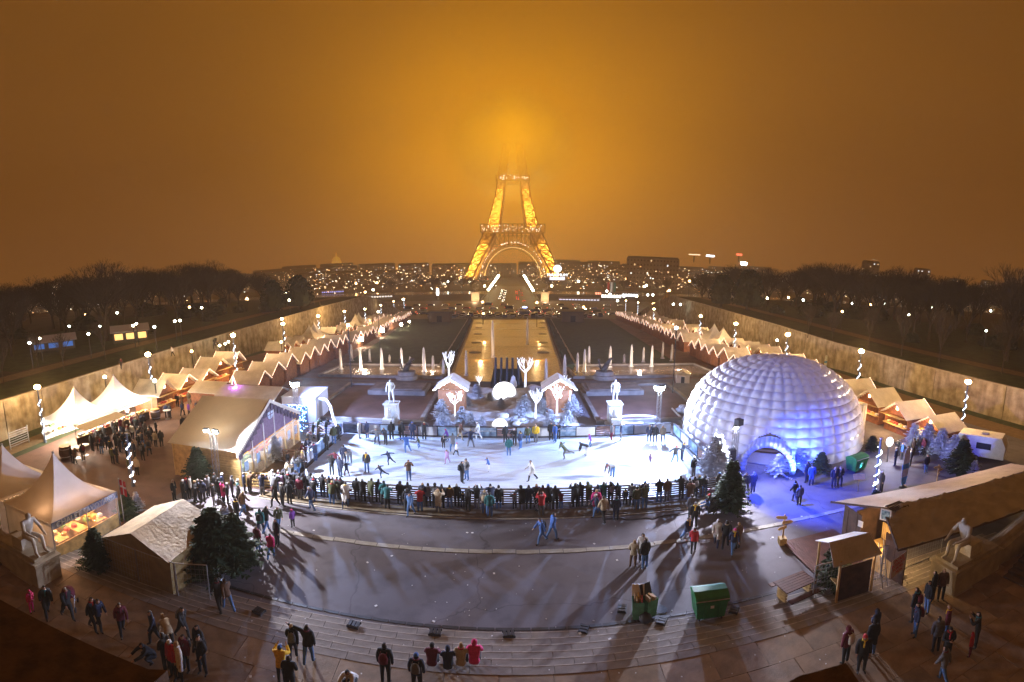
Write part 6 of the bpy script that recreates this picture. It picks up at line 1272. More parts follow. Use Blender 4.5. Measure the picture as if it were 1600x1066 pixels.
for k,(px,py,tp) in enumerate(jets):
    g=G(px,py); h=min((abs((533-KV*((g.y*math.sin(PITCH)+(g.z+i*.05-CAMZ)*math.cos(PITCH)))/math.hypot(g.x,g.y*math.cos(PITCH)-(g.z+i*.05-CAMZ)*math.sin(PITCH)))-tp),i*.05) for i in range(4,200))[1]
    side='left pool' if px<700 else 'right pool' if px>880 else 'long basin'
    o=link('fountain_jet',JM[k%3]); o.location=(g.x,g.y,g.z+.1); o.scale=(1.0+.1*h,1.0+.1*h,h); o.rotation_euler=(0,0,k)
    tag(o,'white water jet, %s in the %s'%((W2+['one','one','one','one','one'])[[j for j,q in enumerate(jets) if ('left pool' if q[0]<700 else 'right pool' if q[0]>880 else 'long basin')==side].index(k)]+' from left',side),'fountain jet','fountain jets')
# ================================================================ bare winter trees
twig=mat('winter_bark',(.045,.032,.022),.95)
def tree_meshes(seed,levels=5,spread=.62,h0=.26):
    r=random.Random(seed); tr=MB(); cr=MB()
    def grow_(p,d,L_,rad,lv):
        q=p+d*L_; (tr if lv==levels else cr).tube(p,q,rad,rad*.72,n=6 if lv>=levels-1 else 3,cap=False)
        if lv==0: return
        n=3 if lv>1 else 4
        if lv==levels: n=5
        for k in range(n):
            a=k*2*math.pi/n+r.uniform(-.6,.6); t=r.uniform(.35,.75)*spread*(1.15 if lv==levels else 1.0)
            u=d.cross(V((.3,.9,.1))).normalized(); w=d.cross(u).normalized(); nd=(d*math.cos(t)+(u*math.cos(a)+w*math.sin(a))*math.sin(t)); nd=(nd+V((0,0,.12))).normalized()
            grow_(q if k or lv<levels else q,nd,L_*r.uniform(.66,.88),rad*.62,lv-1)
        if lv<levels: grow_(p.lerp(q,.5),(d+V((r.uniform(-.8,.8),r.uniform(-.8,.8),.2))).normalized(),L_*.6,rad*.4,max(0,lv-2))
    grow_(V((0,0,0)),V((0,0,1)),h0,.022,levels)
    top=max(v[2] for v in cr.v); 
    for m in(tr,cr): m.v=[(x/top,y/top,z/top) for x,y,z in m.v]
    return tr.mesh('trunk',twig),cr.mesh('crown',twig)
TREES=[tree_meshes(s,6,.72) for s in(3,8,15,23)]; SMALL=[tree_meshes(s,5,.55,.42) for s in(31,44)]
def bare_tree(p,h,label,lib,k,wide=1.0,group=None):
    e=empty('bare_tree',p,RN.uniform(0,6.28),label,'tree',group); e.scale=(h*wide,h*wide,h); tr,cr=lib[k%len(lib)]; link('trunk',tr,e); link('crown',cr,e); return e
rt=random.Random(12); LT=[];RT=[]
def clear(L,x,y,d): return all((a-x)**2+(b-y)**2>d*d for a,b in L)
for side,L in((-1,LT),(1,RT)):
    tries=0
    while len(L)<72 and tries<4000:
        tries+=1; y=rt.uniform(24,215); Wq=WL if side<0 else WR
        x=wx(Wq,y)+side*(rt.uniform(17,110) if side>0 else rt.uniform(22,110))
        if not clear(L,x,y,8): continue
        if side<0 and y>150 and abs(x)<90: continue
        L.append((x,y))
for L,nm in((LT,'left'),(RT,'right')):
    L.sort(key=lambda p:math.atan2(p[0],p[1]))
    for i,(x,y) in enumerate(L):
        hh=rt.uniform(12.5,18.5) if y<120 else rt.uniform(14,19)
        bare_tree((x,y,zp(y)-.1),hh,'bare tree, %d%s from the left in the %s park'%(i+1,'st' if i%10==0 and i!=10 else 'nd' if i%10==1 and i!=11 else 'rd' if i%10==2 and i!=12 else 'th',nm),TREES,i,rt.uniform(.95,1.35),'bare trees of the %s park'%nm)
for px,py,hh,lab in[(60,575,5.5,'left walk, second from left'),(6,600,6,'left walk, leftmost'),(100,577,5,'left walk, third from left'),(165,562,6.5,'left walk, fourth from left'),(1262,528,6,'right walk, leftmost'),(1300,535,5,'right walk, second'),(1357,543,7,'right walk, third'),(1408,556,7,'right walk, fourth'),(1467,567,8,'right walk, fifth'),(1565,583,8,'right walk, rightmost')]:
    bare_tree(G(px,py,4.25),hh*1.15,'small thin bare tree on the '+lab,SMALL,int(px),.9,'small trees along the wall walks')
# dark evergreen mass shrubs & clipped hedges in the park
dkl=mat('evergreen_leaves',(.014,.020,.010),.95,ns=3,na=.5)
def shrub_mesh(seed,n=700):
    r=random.Random(seed); b=MB()
    for k in range(n):
        a=r.uniform(0,6.28); zc=r.random()**.7; rr=.5*math.sqrt(max(.02,1-zc*zc*.96))*r.uniform(.75,1.05)*(1+.2*math.sin(a*3+seed)); c=V((math.cos(a)*rr,math.sin(a)*rr,zc)); s=r.uniform(.025,.06); d=V((r.uniform(-1,1),r.uniform(-1,1),r.uniform(-.5,1))).normalized()*s; e_=d.cross(V((r.uniform(-1,1),1,r.uniform(-1,1)))).normalized()*s
        b.add([c-d,c+e_,c+d,c-e_],[(0,1,2,3)])
    b.lathe((0,0,0),[(.38,0),(.40,.3),(.32,.62),(.15,.85)],8); return b.mesh('foliage',dkl)
SH=[shrub_mesh(i) for i in(1,2,3)]
for k in range(34):
    side=-1 if k<18 else 1; y=rt.uniform(24,170); Wq=WL if side<0 else WR; x=wx(Wq,y)+side*rt.uniform(12,60); s=rt.uniform(2.5,6)
    o=link('evergreen_shrub',SH[k%3]); o.location=(x,y,4.2); o.scale=(s*1.3,s*1.3,s*.8); o.rotation_euler=(0,0,k); tag(o,'dark evergreen shrub under the bare trees of the %s park'%('left' if side<0 else 'right'),'shrub','evergreen shrubs of the %s park'%('left' if side<0 else 'right'))
for px,py,h,w_,lab in[(470,505,10,.75,'tall dark evergreen at the left park edge, right one'),(430,508,9,.75,'tall dark evergreen at the left park edge, left one'),(1125,500,10,.75,'tall dark evergreen right of the carousel, left one'),(1165,505,12,.75,'tall dark evergreen right of the carousel, right one')]:
    g=G(px,py,0); e=empty('evergreen_tree',(g.x,g.y,zp(g.y)),0,lab,'tree'); b=MB(); b.tube((0,0,0),(0,0,h*.3),.4,.3); b.build('trunk',twig,e); o=link('crown',SH[1],e,(0,0,h*.12)); o.scale=(h*w_,h*w_,h*.9)
# belts of far trees: quay, tower gardens, hill
for k in range(110):
    zone=k%3
    if zone==0: x,y,h=rt.uniform(-330,330),rt.uniform(536,620),rt.uniform(12,17)
    elif zone==1: x,y,h=rt.choice([-1,1])*rt.uniform(40,480),rt.uniform(640,900),rt.uniform(15,22)
    else: x,y,h=rt.choice([-1,1])*rt.uniform(75,230),rt.uniform(235,262),rt.uniform(9,14)
    if abs(x)<34 and zone==0: continue
    if zone==2 and 70<x<105: continue
    bare_tree((x,y,tz(y)),h,('bare quayside tree across the river among many','tree of the dark gardens round the iron tower','bare tree along the riverside road')[zone],TREES,k,1.2,('far quay trees','tower garden trees','riverside road trees')[zone])
# ================================================================ far city
bwall=mat('city_wall',(.16,.12,.09),.9,ns=.05,na=.3); broof=mat('city_zinc_roof',(.10,.095,.10),.7,ns=.05,na=.2); winl=emis('lit_window',(1,.72,.38),1.6); winc=emis('lit_window_cool',(.85,.92,1),2.2); wind=mat('unlit_window',(.03,.03,.035),.2)
def building(x,y,w,d,h,label,cols,rows,lit=.18,base=-15,rz=0,wall=None):
    e=empty('apartment_building',(x,y,base),rz,label,'building'); b=MB(); b.box((0,0,h/2),(w,d,h)); b.build('wall',wall or bwall,e)
    b=MB(); b.add([(-w/2,-d/2,h),(w/2,-d/2,h),(w/2,d/2,h),(-w/2,d/2,h),(-w/2+2,-d/2+2,h+3),(w/2-2,-d/2+2,h+3),(w/2-2,d/2-2,h+3),(-w/2+2,d/2-2,h+3)],[(0,1,5,4),(1,2,6,5),(2,3,7,6),(3,0,4,7),(4,5,6,7)]); b.build('roof',broof,e)
    b=MB(); b2=MB()
    for i in range(cols):
        for j in range(rows):
            c=(-w/2+w*(i+.5)/cols,-d/2-.12,h*(j+.55)/rows); s=(w/cols*.34,.2,h/rows*.34)
            if rt.random()<lit: b.box(c,s,mi=0 if rt.random()<.75 else 1)
            else: b2.box(c,s)
    if b.v: tag(b.build('lit_windows',[winl,winc],e),kind='stuff')
    if b2.v: tag(b2.build('windows',wind,e),kind='stuff')
    return e
k=0
for ring_,(D,n,hm) in enumerate([(820,24,(20,29)),(1080,28,(27,36)),(1380,28,(34,44))]):
    for i in range(n):
        a=-1.02+2.04*(i+.5)/n+rt.uniform(-.012,.012)
        if ring_==0 and abs(a)<.10: continue
        w=2.04*D/n*rt.uniform(.75,1.0); h=rt.uniform(*hm)*rt.choice([.8,.9,1,1,1.05]); k+=1
        building(D*math.sin(a),D*math.cos(a),w,22,h,'%s row of far dark city blocks with scattered lit windows, %s of the tower'%(['near','middle','farthest'][ring_],'left' if a<0 else 'right'),max(6,int(w/5)),8,[.16,.14,.10][ring_],rz=-a)['group']='far city blocks'
building(178,640,66,30,42,'large pale block with long lit roofline right of the tower',16,7,.10,rz=-.27,wall=mat('pale_office_wall',(.30,.22,.14),.9,ns=.08,na=.2))
building(-150,76,34,26,26,'dark building with flat terraces at the far left edge',6,6,.12,base=4,rz=1.1)
for D,a,n,h in((760,.69,'slim tower block with scattered lights at right, left one',62),(800,.79,'slim tower block with scattered lights at right, middle one',60),(820,.86,'slim tower block with scattered lights at right, right one',50),(900,.92,'slim tower block near the right edge',56)):
    building(D*math.sin(a),D*math.cos(a),26,20,h,n,5,14,.33,rz=-a)
# gold lit dome on the left skyline, the light on it put in as emission
e=empty('gilded_dome',(-1400*math.sin(.3375),1400*math.cos(.3375),24),0,'gold lit church dome on the left skyline','church'); e.scale=(.62,.62,.5); gd=mat('gold_dome_glow',(.75,.42,.10),.6,em=(1,.5,.06),es=.55,nolight=True)
b=MB(); b.lathe((0,0,0),[(24,-30),(24,8),(20,9),(20,24)],20); b.build('drum',gd,e); b=MB(); b.lathe((0,0,24),[(19,0),(18,12),(12,24),(4,31),(3.5,40),(.4,56)],20); b.build('cupola',gd,e,smooth=True)
for q in range(12): b=MB(); a=q*math.pi/6; b.tube((20.5*math.cos(a),20.5*math.sin(a),8),(20.5*math.cos(a),20.5*math.sin(a),24),1.6,n=6); b.build('column',gd,e)
# signs and bright things on the skyline
for px,py,D,w,h,c,s,lab in((1110,400,900,16,3.5,(.9,.95,1),8,'white lit rooftop sign right of the tower'),(1155,398,900,12,4,(1,.16,.08),3,'red lit rooftop sign farther right'),(1085,398,900,22,2,(1,.75,.45),2.4,'long row of warm lit roof windows')):
    d=V(ray(px,py)); p=V((0,0,CAMZ))+d*(D/d.y); e=empty('rooftop_sign',p,0,lab,'sign'); b=MB(); b.box((0,0,0),(w,.6,h)); b.build('panel',emis('sign_%d'%px,c,s),e); b=MB(); b.box((0,1,-h/2-7),(2,1,14)); b.build('support',darkm,e)
d=V(ray(1162,412)); p=V((0,0,CAMZ))+d*(700/d.y); e=empty('stadium_floodlight',(p.x,p.y,-15),0,'dazzling blue white floodlight mast on the right skyline','floodlight'); b=MB(); b.tube((0,0,0),(0,0,p.z+15),.6); b.build('mast',darkm,e); b=MB(); b.box((0,-.6,p.z+15),(9,1,5)); b.build('lamp_bank',emis('stadium_lamps',(.85,.95,1),70),e)
# round sign over lettered sign near the tower's right foot, and light strips
d=V(ray(871,424)); p=V((0,0,CAMZ))+d*(540/d.y); e=empty('lit_billboard',p,0,'glowing white round sign above lettering right of the tower','sign')
b=MB(); b.tube((0,0,3),(0,.6,3),4.2,n=24); b.build('round_face',emis('billboard_white',(.9,.94,1),4),e); text_mesh('MAXIMUM',4.6,.2,emis('billboard_text',(.92,.95,1),4),'lettering',e,(0,0,-4.4),(R(90),0,0)); b=MB(); b.box((0,.8,-8.5),(16,.6,3.2)); b.build('base_panel',emis('billboard_base',(.8,.85,1),1.8),e)
# lamps scattered over the park, quays and city
def far_lamp(px,py,h,col,s,label,grp,r_=None):
    z=h
    for _ in range(60):
        q=G(px,py,z)
        if q.y<0 or q.y>1500: return
        z2=(zp(q.y) if q.x<wx(WL,q.y) or q.x>wx(WR,q.y) else tz(q.y))+h
        if abs(z2-z)<.02: break
        z=z2
    D=math.hypot(q.x,q.y); r=r_ or max(.22,D*.0022); e=empty('park_lamp' if D<230 else 'quay_lamp',(q.x,q.y,z-h),0,label,'street lamp',grp); b=MB(); b.tube((0,0,0),(0,0,h),.07 if D<230 else .12,n=5); b.build('post',darkm,e); key='lampcol_%d'%int(col[2]*100); b=MB(); b.ball((0,0,h),r,6); b.build('lamp_globe',emis(key+'_%d'%s,col,s),e)
GW=(1,.95,.62); OR=(1,.55,.2); CW=(.9,1,.85)
pl=[(62,529,GW),(46,536,CW),(108,510,CW),(138,522,GW),(157,540,GW),(156,510,CW),(183,489,CW),(208,509,GW),(213,506,GW),(241,511,CW),(235,541,GW),(273,502,GW),(281,501,GW),(295,509,OR),(296,480,OR),(315,481,GW),(339,500,GW),(348,497,GW),(353,494,GW),(67,471,OR),(134,492,OR),(448,473,GW),(452,469,GW),(386,467,OR),(436,492,OR),(1332,474,CW),(1381,474,CW),(1361,476,OR),(1420,492,GW),(1456,480,CW),(1501,483,CW),(1541,517,CW),(1580,503,CW),(1548,486,CW),(1316,487,OR),(1255,469,CW),(1218,491,CW),(1232,465,OR),(1173,464,OR),(1199,466,GW),(1125,461,OR),(1168,473,GW)]
for i,(px,py,c) in enumerate(pl): far_lamp(px,py,4.2,c,34,'park lamp, %d%s from left across the two parks'%(i+1,'th'),'park lamps')
ql=[(437,455,GW),(462,440,OR),(492,439,GW),(506,438,GW),(545,435,GW),(558,434,GW),(556,443,OR),(589,442,OR),(583,453,GW),(600,431,GW),(621,431,GW),(541,461,OR),(590,468,GW),(630,468,GW),(572,483,OR),(657,429,GW),(686,428,GW),(689,427,GW),(700,440,CW),(718,434,OR),(734,440,GW),(757,447,GW),(764,422,GW),(832,422,GW),(862,447,GW),(897,428,GW),(904,440,CW),(919,429,GW),(955,430,GW),(967,430,GW),(945,434,OR),(979,436,OR),(1008,432,GW),(1022,432,GW),(1014,439,OR),(1007,448,GW),(1010,446,GW),(1044,434,OR),(1060,435,GW),(1046,454,OR),(1012,461,CW),(1020,461,CW),(1053,462,CW),(1060,460,CW),(1064,463,CW),(1076,459,OR),(754,472,OR),(755,490,OR),(839,473,OR),(678,488,OR),(691,487,GW),(912,480,OR),(995,463,GW),(975,463,CW),(965,470,CW),(948,455,CW),(953,460,CW)]
for i,(px,py,c) in enumerate(ql): far_lamp(px,py,8.5 if py<478 else 4.0,c,26,'quay street lamp, %dth from the list by the river bank'%(i+1) if False else 'street lamp glowing along the river banks among many','river bank street lamps')
# distant sparkle of the city: tiny lights joined as one mass each side
for sg in(-1,1):
    b=MB(); r=random.Random(40+sg)
    for k in range(1300):
        a=sg*(r.uniform(.03,1.0) if k%2 else r.uniform(.03,.45)); D=r.uniform(500,940); z=r.uniform(-13,6) if r.random()<.8 else r.uniform(6,16); s=D*.0006*r.choice([.3,.35,.4,.45,.6,1.5]); b.box((D*math.sin(a),D*math.cos(a),z),(s*1.6,s,s),mi=r.choice([0,0,0,1,2]))
    b.build('city_lights',[emis('spark_warm',(1,.7,.38),9),emis('spark_white',(.95,1,.9),9),emis('spark_orange',(1,.45,.15),8)],kind='stuff')
# left inner town street of lights behind the trees
b=MB(); r=random.Random(77)
for k in range(150):
    t=r.random(); d=V(ray(80+100*t+r.uniform(-4,4),455+22*t*(1-t)+r.gauss(0,6))); p=V((0,0,CAMZ))+d*(230/math.hypot(d.x,d.y)); s=r.uniform(.15,.4); b.box(p,(s,s,s),mi=r.choice([0,0,1]))
b.build('town_lights',[MATS['spark_warm'],MATS['spark_white']],kind='stuff')
# ================================================================ riverside: bridge statues, kiosks, carousel, cars
for px,lab in((743,'left'),(851,'right')):
    g=G(px,471); e=empty('bridge_statue',g,0,'horse statue on tall pale pedestal at the %s end of the bridge'%lab,'statue'); b=MB(); b.box((0,0,3.4),(5.4,5.4,6.8)); b.build('pedestal',stone,e); b=MB(); b.box((0,0,7.1),(6.2,6.2,.6)); b.build('cornice',stone,e)
    b=MB(); b.tube((-1.7,0,9.4),(1.4,0,9.8),1.0,.9,n=9); b.tube((1.4,0,9.9),(2.4,0,12.0),.6,.4,n=8); b.tube((2.3,0,12.0),(3.2,0,11.5),.35,.2,n=7)
    for x in(-1.5,-1.2,1.1,1.5): b.tube((x,.4*(-1 if x in(-1.5,1.1) else 1),9.2),(x,.4*(-1 if x in(-1.5,1.1) else 1),7.4),.25,.15)
    b.build('horse',stone,e,smooth=True); b=MB(); b.tube((.2,-1.3,7.4),(.2,-1.3,10.6),.5,.35,n=8); b.ball((.2,-1.3,11.1),.4,7); b.build('warrior',stone,e,smooth=True)
    point('statue_fill_light',(g.x,g.y-8,g.z+3),(1,.6,.3),6000,.3)  # fill lamp added to brighten the bridge pedestal
# carousel
e=empty('carousel',G(1041,491),0,'brightly lit round carousel with pointed striped roof','carousel'); cs=mat('carousel_roof',(.35,.22,.10),.6,ns=.6,na=.3); cg=emis('carousel_bulbs',(1,.66,.28),10)
b=MB(); b.lathe((0,0,0),[(7.2,0),(7.2,.5),(7.0,.6)],28); b.build('platform',woody,e)
for k in range(16):
    a=k*math.pi/8; b=MB(); P=[(0.05,0,13.2)]; n=6; vs=[];fs=[]
    for i in range(n+1):
        t=i/n; r_=.15+7.4*t; z=6.0+7.2*(1-t)**2.0
        for da in(-math.pi/16,math.pi/16): vs.append((r_*math.cos(a+da),r_*math.sin(a+da),z))
    for i in range(n): fs.append((2*i,2*i+2,2*i+3,2*i+1))
    b.add(vs,fs); b.build('roof_panel',cs if k%2 else mat('carousel_roof_dark',(.16,.10,.05),.6),e)
    b=MB(); b.tube((6.8*math.cos(a),6.8*math.sin(a),.5),(6.8*math.cos(a),6.8*math.sin(a),5.5),.1); b.build('column',cg,e)
b=MB(); pts=[(7.7*math.cos(i*.2),7.7*math.sin(i*.2),5.9) for i in range(33)]; b.path(pts,.28,5); pts=[(7.2*math.cos(i*.2),7.2*math.sin(i*.2),5.2) for i in range(33)]; b.path(pts,.16,5); b.build('bulb_ring',cg,e)
b=MB(); b.lathe((0,0,.5),[(2.2,0),(2.2,5.2)],12); b.build('mirror_drum',emis('carousel_drum',(1,.75,.4),2.5),e)
for k in range(10): a=k*.628; b=MB(); b.tube((4.8*math.cos(a)-.6,4.8*math.sin(a),2.0),(4.8*math.cos(a)+.5,4.8*math.sin(a),2.1),.35); b.tube((4.8*math.cos(a)+.5,4.8*math.sin(a),2.2),(4.8*math.cos(a)+.9,4.8*math.sin(a),2.9),.2); b.build('wooden_horse',GOOD[k%5],e)
b=MB(); b.ball((0,0,13.6),.35,6); b.build('finial',cg,e); cp_=G(1041,491); point('carousel_light',(cp_.x-3,cp_.y-11,cp_.z+4),(1,.62,.25),3500,.5)
# second fairground ride on the left, flags and white stands on the right
for px,py,w,h,c,s,lab,nm in((548,489,13,2.4,(1,.75,.6),3.0,'red and white lit ride pavilion on the left of the road','ride_pavilion'),(205,535,6.5,2.4,(1,.6,.2),1.0,'yellow lit food stall among the left park trees','food_stall'),(85,548,8,2.0,(.06,.22,.7),.25,'blue lit fairground stall in the left park','fairground_stall'),(955,468,16,5,(1,.9,.75),3.2,'white glowing marquee left of the carousel','glowing_marquee'),(978,466,20,5,(.95,.97,1),2.4,'second white glowing marquee beside the carousel','glowing_marquee'),(935,462,6,4,(1,.35,.2),2.0,'red lit kiosk beside the flags','lit_kiosk'),(520,458,26,2.6,(.35,.4,1),1.0,'moored boat with blue white rows of windows, nearer','moored_boat'),(590,466,26,2.4,(.9,.8,.7),1.2,'moored boat with warm rows of windows','moored_boat'),(757,438,14,4,(1,.35,.15),2.4,'red lit kiosk at the left foot of the iron tower','lit_kiosk'),(725,430,26,1.6,(1,.72,.4),3,'long bright strip of stalls left of the tower','stall_strip'),(640,440,60,1.6,(.95,.8,.7),1.6,'long row of lit white tents across the river','tent_strip'),(905,470,30,1.4,(.8,.82,1),1.2,'pale blue white stall roofs right of the bridge','stall_strip')):
    far=px>300; g=G(px,py) if far else G(px,py,4.25); e=empty(nm,g,math.atan2(-g.x,g.y),lab,'stall' if 'boat' not in nm else 'boat')
    b=MB(); b.box((0,1.6,h/2),(w,3,h)); b.build('body',mat('stall_dark_body',(.08,.07,.06),.8),e)
    b=MB(); n=max(3,int(w/2.2)); 
    for k in range(n): b.box((-w/2+w*(k+.5)/n,0,h*.55),(w/n*.7,.15,h*.5))
    tag(b.build('lit_front',emis('front_%d_%d'%(px,py),c,s*1.4),e),kind='stuff'); b=MB(); b.slab([(-w/2-.4,-.8,h),(w/2+.4,-.8,h),(w/2+.4,1.6,h+1.2),(-w/2-.4,1.6,h+1.2)],.15); b.build('roof_panel',mat('far_roof',(.35,.3,.27),.8),e); b=MB(); b.slab([(-w/2-.4,1.6,h+1.2),(w/2+.4,1.6,h+1.2),(w/2+.4,3.6,h),(-w/2-.4,3.6,h)],.15); b.build('roof_panel',MATS['far_roof'],e)
for k,(px,c) in enumerate([(948,(.5,.06,.05)),(953,(.7,.68,.65)),(958,(.06,.16,.12))]):
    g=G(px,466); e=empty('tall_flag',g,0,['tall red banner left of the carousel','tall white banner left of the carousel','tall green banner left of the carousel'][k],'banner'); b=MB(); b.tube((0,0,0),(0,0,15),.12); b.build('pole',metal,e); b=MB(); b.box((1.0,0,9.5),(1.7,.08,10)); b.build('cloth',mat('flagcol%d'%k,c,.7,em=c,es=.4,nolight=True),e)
g=G(684,468); e=empty('advertising_column',g,0,'slim white glowing column sign left of the bridge','sign'); b=MB(); b.lathe((0,0,0),[(.9,0),(.9,3.5)],12); b.build('base',stone,e); b=MB(); b.lathe((0,0,3.6),[(.9,0),(1.1,2),(.9,5.5),(.3,6)],12); b.build('lit_cap',emis('column_white',(1,.95,.88),7),e)
for px,lab in((688,'left'),(894,'right')):
    g=G(px,503); e=empty('garden_pavilion',g,0,'small stone pavilion block at the far %s corner of the lawns'%lab,'pavilion'); b=MB(); b.box((0,0,2),(8,5,4)); b.build('wall',bwall,e); b=MB(); b.slab([(-4.4,-3,4.5),(4.4,-3,4.5),(4.4,3,4.5),(-4.4,3,4.5)],.5); b.build('roof',broof,e); b=MB(); b.box((0,-2.52,1.4),(1.8,.06,2.6)); b.build('doorway',blk,e)
# avenue of lamps under the arch: two converging strips of glow
for sg,(a,c),lab in((-1,((763,453),(779,431)),'left'),(1,((833,454),(819,431)),'right')):
    for i in range(9):
        t=i/8; far_lamp(a[0]+(c[0]-a[0])*t,a[1]+(c[1]-a[1])*t,9.0,GW,40,'avenue lamp in the bright %s row leading under the arch'%lab,'avenue lamps of the %s row'%lab,None)
    for i in range(8):
        t=i/7; far_lamp((773+13*t) if sg<0 else (826-13*t),420-10.5*t if False else 424-8*t,9.0,OR,16,'small far avenue lamp beyond the arch on the %s'%lab,'far avenue lamps %s'%lab,.7)
# cars
paint=[mat('car_paint_%s'%n,c,.35,metal=.2) for n,c in(('white',(.55,.55,.55)),('silver',(.3,.31,.33)),('black',(.02,.02,.025)),('red',(.3,.03,.03)),('blue',(.04,.07,.2)),('grey',(.12,.12,.13)))]; PN=['white','silver','black','red','blue','grey']
cgl=mat('car_glass',(.02,.025,.03),.08); hl=emis('headlight',(1,.93,.72),30); tl=emis('tail_light',(1,.05,.03),10)
def car_meshes(kind):
    L_,W_,H_=(4.3,1.75,1.45) if kind else (4.9,1.95,2.2); b=MB(); hs=[(-L_/2,.35),(-L_/2,.8),(-L_/2+.9 if kind else -L_/2+.35,.92 if kind else 1.1),(-L_*.18 if kind else -L_*.33,H_),(L_*.22 if kind else L_*.47,H_),(L_/2-.15,.95 if kind else 1.2),(L_/2,.8),(L_/2,.35)]
    vs=[(y*1.0,x,z) for x,z in hs for y in(-W_/2,W_/2)]; vs=[((v[0]*(.86 if v[2]>1.2 else 1)),v[1],v[2]) for v in vs]; n=len(hs)
    b.add(vs,[(2*i,2*i+1,2*((i+1)%n)+1,2*((i+1)%n)) for i in range(n)]+[tuple(range(0,2*n,2)),tuple(range(1,2*n,2))[::-1]]); body=b.mesh('body',paint[0])
    b=MB(); z=H_-.32; b.box((0,-L_*.22 if kind else -L_*.38,z),(W_*.8,.5,.42),rx=.5); b.box((0,L_*.28 if kind else L_*.49,z),(W_*.8,.3,.4),rx=-.5); b.box((0,.1,z),(W_*.93,L_*.36,.36)); gl=b.mesh('windows',cgl)
    b=MB()
    for sx in(-1,1):
        for sy in(-.32,.31): b.tube((sx*(W_/2-.1),sy*L_,.32),(sx*(W_/2+.02),sy*L_,.32),.32,n=10)
    wh=b.mesh('wheels',blk); b=MB(); b.box((-.6,-L_/2-.02,.62),(.3,.06,.16)); b.box((.6,-L_/2-.02,.62),(.3,.06,.16)); h_=b.mesh('headlights',hl); b=MB(); b.box((-.65,L_/2+.02,.75),(.3,.06,.16)); b.box((.65,L_/2+.02,.75),(.3,.06,.16)); t_=b.mesh('tail_lights',tl); return body,gl,wh,h_,t_
CARM=[car_meshes(1),car_meshes(0)]
def car(x,y,z,rz,col,label,grp,kind=1,lights='ht'):
    e=empty('car' if kind else 'van',(x,y,z),rz,label,'car' if kind else 'van',grp); m=CARM[0 if kind else 1]; o=link('body',m[0],e); dress(o,paint[col]); link('windows',m[1],e); link('wheels',m[2],e)
    if 'h' in lights: link('headlights',m[3],e)
    if 't' in lights: link('tail_lights',m[4],e)
rc=random.Random(9); n=0; occ=[]
for row,(y,x0,x1,st) in enumerate([(213,-30,34,2.9),(221,-36,40,3.0),(233,-34,44,5.6),(244,-48,50,5.8),(262,-52,54,6.2),(292,-60,62,8),(322,-70,70,9)]):
    x=x0; i=0
    while x<x1:
        i+=1
        if rc.random()<.82:
            c=rc.randrange(6); face=0 if row<2 else R(90)*rc.choice([-1,1]); car(x,y+rc.uniform(-.5,.5),tz(y)+.07+.13*(y<206),face+rc.uniform(-.06,.06),c,'%s car in the %s road row, %s place from left'%(PN[c],['nearest parked','second parked','third','fourth','fifth','sixth','farthest'][row],W2[min(i-1,19)]) if i<21 else '%s car near the right end of the %s road row'%(PN[c],['nearest parked','second parked','third','fourth','fifth','sixth','farthest'][row]),'cars on the riverside road',1 if rc.random()<.85 else 0,'ht' if row>1 else rc.choice(['t','t','']))
        x+=st*rc.uniform(.92,1.15)
for k in range(13):
    y=365+k*14; car(-7.5+rc.choice([-2.2,1.2]),y,tz(y)*0-13.3 if y<530 else -14.8,0,rc.randrange(6),'oncoming car with white headlights on the bridge','oncoming bridge traffic'); car(6+rc.choice([-1.8,2.4]),y+rc.uniform(-4,4),-13.3 if y<530 else -14.8,math.pi,rc.randrange(6),'departing car with red tail lights on the bridge','departing bridge traffic')
# bright flashing van lights
for px,py,c,lab in((820,487,(.3,.45,1),'vehicle with blue flashing light bar at the basin end'),(888,494,(1,.25,.6),'vehicle with pink flashing light bar right of the basin end')):
    g=G(px,py); car(g.x,g.y,g.z+.1,R(90),0,lab,None,0,'h'); b=MB(); b.box((0,0,0),(2.2,.6,.4)); b.build('light_bar',emis('bar_%d'%px,c,22),loc=(g.x,g.y,g.z+2.55),label='flashing light bar on the roof of the %s vehicle'%('blue lit' if px<850 else 'pink lit'),cat='light bar')
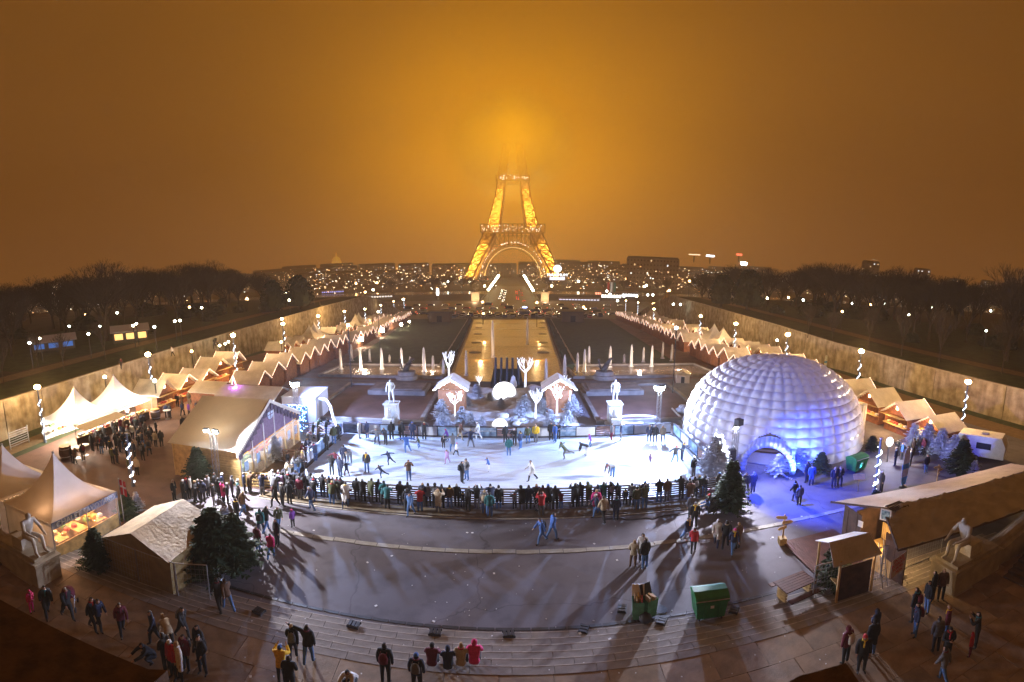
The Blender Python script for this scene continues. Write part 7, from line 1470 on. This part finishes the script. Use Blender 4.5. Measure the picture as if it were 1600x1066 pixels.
# people far along the aisles, small in view
ra=random.Random(4)
for side,nm in((-1,'left'),(1,'right')):
    for k in range(40):
        y=ra.uniform(48,150); x=(rowx(LI,y)-4.9-ra.random()*1.8) if side<0 else (rowx(RI,y)+4.9+ra.random()*1.8)
        person((x,y,tz(y)),ra.choice(['stand','walk','stand','folded']),ra.uniform(0,360),ra.choice('kknogsec'),'k',ra.choice('hhhKW'),'among the far %s market chalets'%nm,'visitors among the far %s chalets'%nm)
for px,py in((190,577),(270,557),(336,545),(338,541),(500,480)):
    g=G(px,py,4.25); person(g,'walk',ra.uniform(0,360),ra.choice('wkg'),'k','h','on the left park path above the wall','walkers on the left park path')
finish_labels()
for x,y in((-21,69),(-15,69),(-11,69),(12,69),(18,69),(24,69)): point('pool_light',(x,y,tz(y)+.35),(1,.78,.58),1100,.2)
for x,y in((-5,80),(4,80),(-6,110),(6,110)): point('pool_light',(x,y,tz(y)+.5),(1,.6,.25),500,.2)
b=MB(); b.tube((0,0,.004),(0,0,.016),.30,n=24); b.tube((0,0,.016),(0,0,.022),.24,n=24); b.build('manhole_cover',darkm,loc=G(1031,953),label='round manhole cover just right of the leaning green bins',cat='manhole cover')
for k,(pts,lab) in enumerate([([(1146,745),(1120,775),(1090,800),(1010,812),(930,812)],'black cable snaking from the right truss along the fence'),([(345,765),(370,790),(440,800),(520,806)],'black cable snaking from the left truss along the fence')]):
    P=[G(a,c)+V((0,0,.03)) for a,c in pts]; Q=[]
    for a,c in zip(P,P[1:]):
        for i in range(8): Q.append(a.lerp(c,i/8)+V((.10*math.sin(i*1.9+k),.10*math.cos(i*1.3),0)))
    b=MB(); b.path(Q,.025,5); b.build('power_cable',blk,label=lab,cat='cable')
b=MB()
for k in range(40): b.box((-14+k*.72,18.05,.006),(.66,.16,.02))
tag(b.build('drain_channel',darkm),kind='structure')
# ================================================================ litter on the plaza
b=MB(); rl=random.Random(6)
for k in range(170):
    px,py=rl.uniform(380,1300),rl.uniform(800,1060); g=foot(px,py); s=rl.uniform(.02,.06) if rl.random()<.9 else .12; b.box((g.x,g.y,g.z+.012+.02*(g.y<17.6)),(s,s*.8,.01),rz=rl.uniform(0,3))
b.build('litter',white,kind='stuff')

# spray, foliage, lattice and tiny paired lamps are masses nobody would count one by one
for o in bpy.data.objects:
    if o.type=='MESH' and o.parent and o.name.split('.')[0] in('crown','needles','lower_leg','upper_leg','shaft_leg','first_platform','second_platform','platform_truss','windows','wheels','headlights','tail_lights','bulb_ring'): o['kind']='stuff'
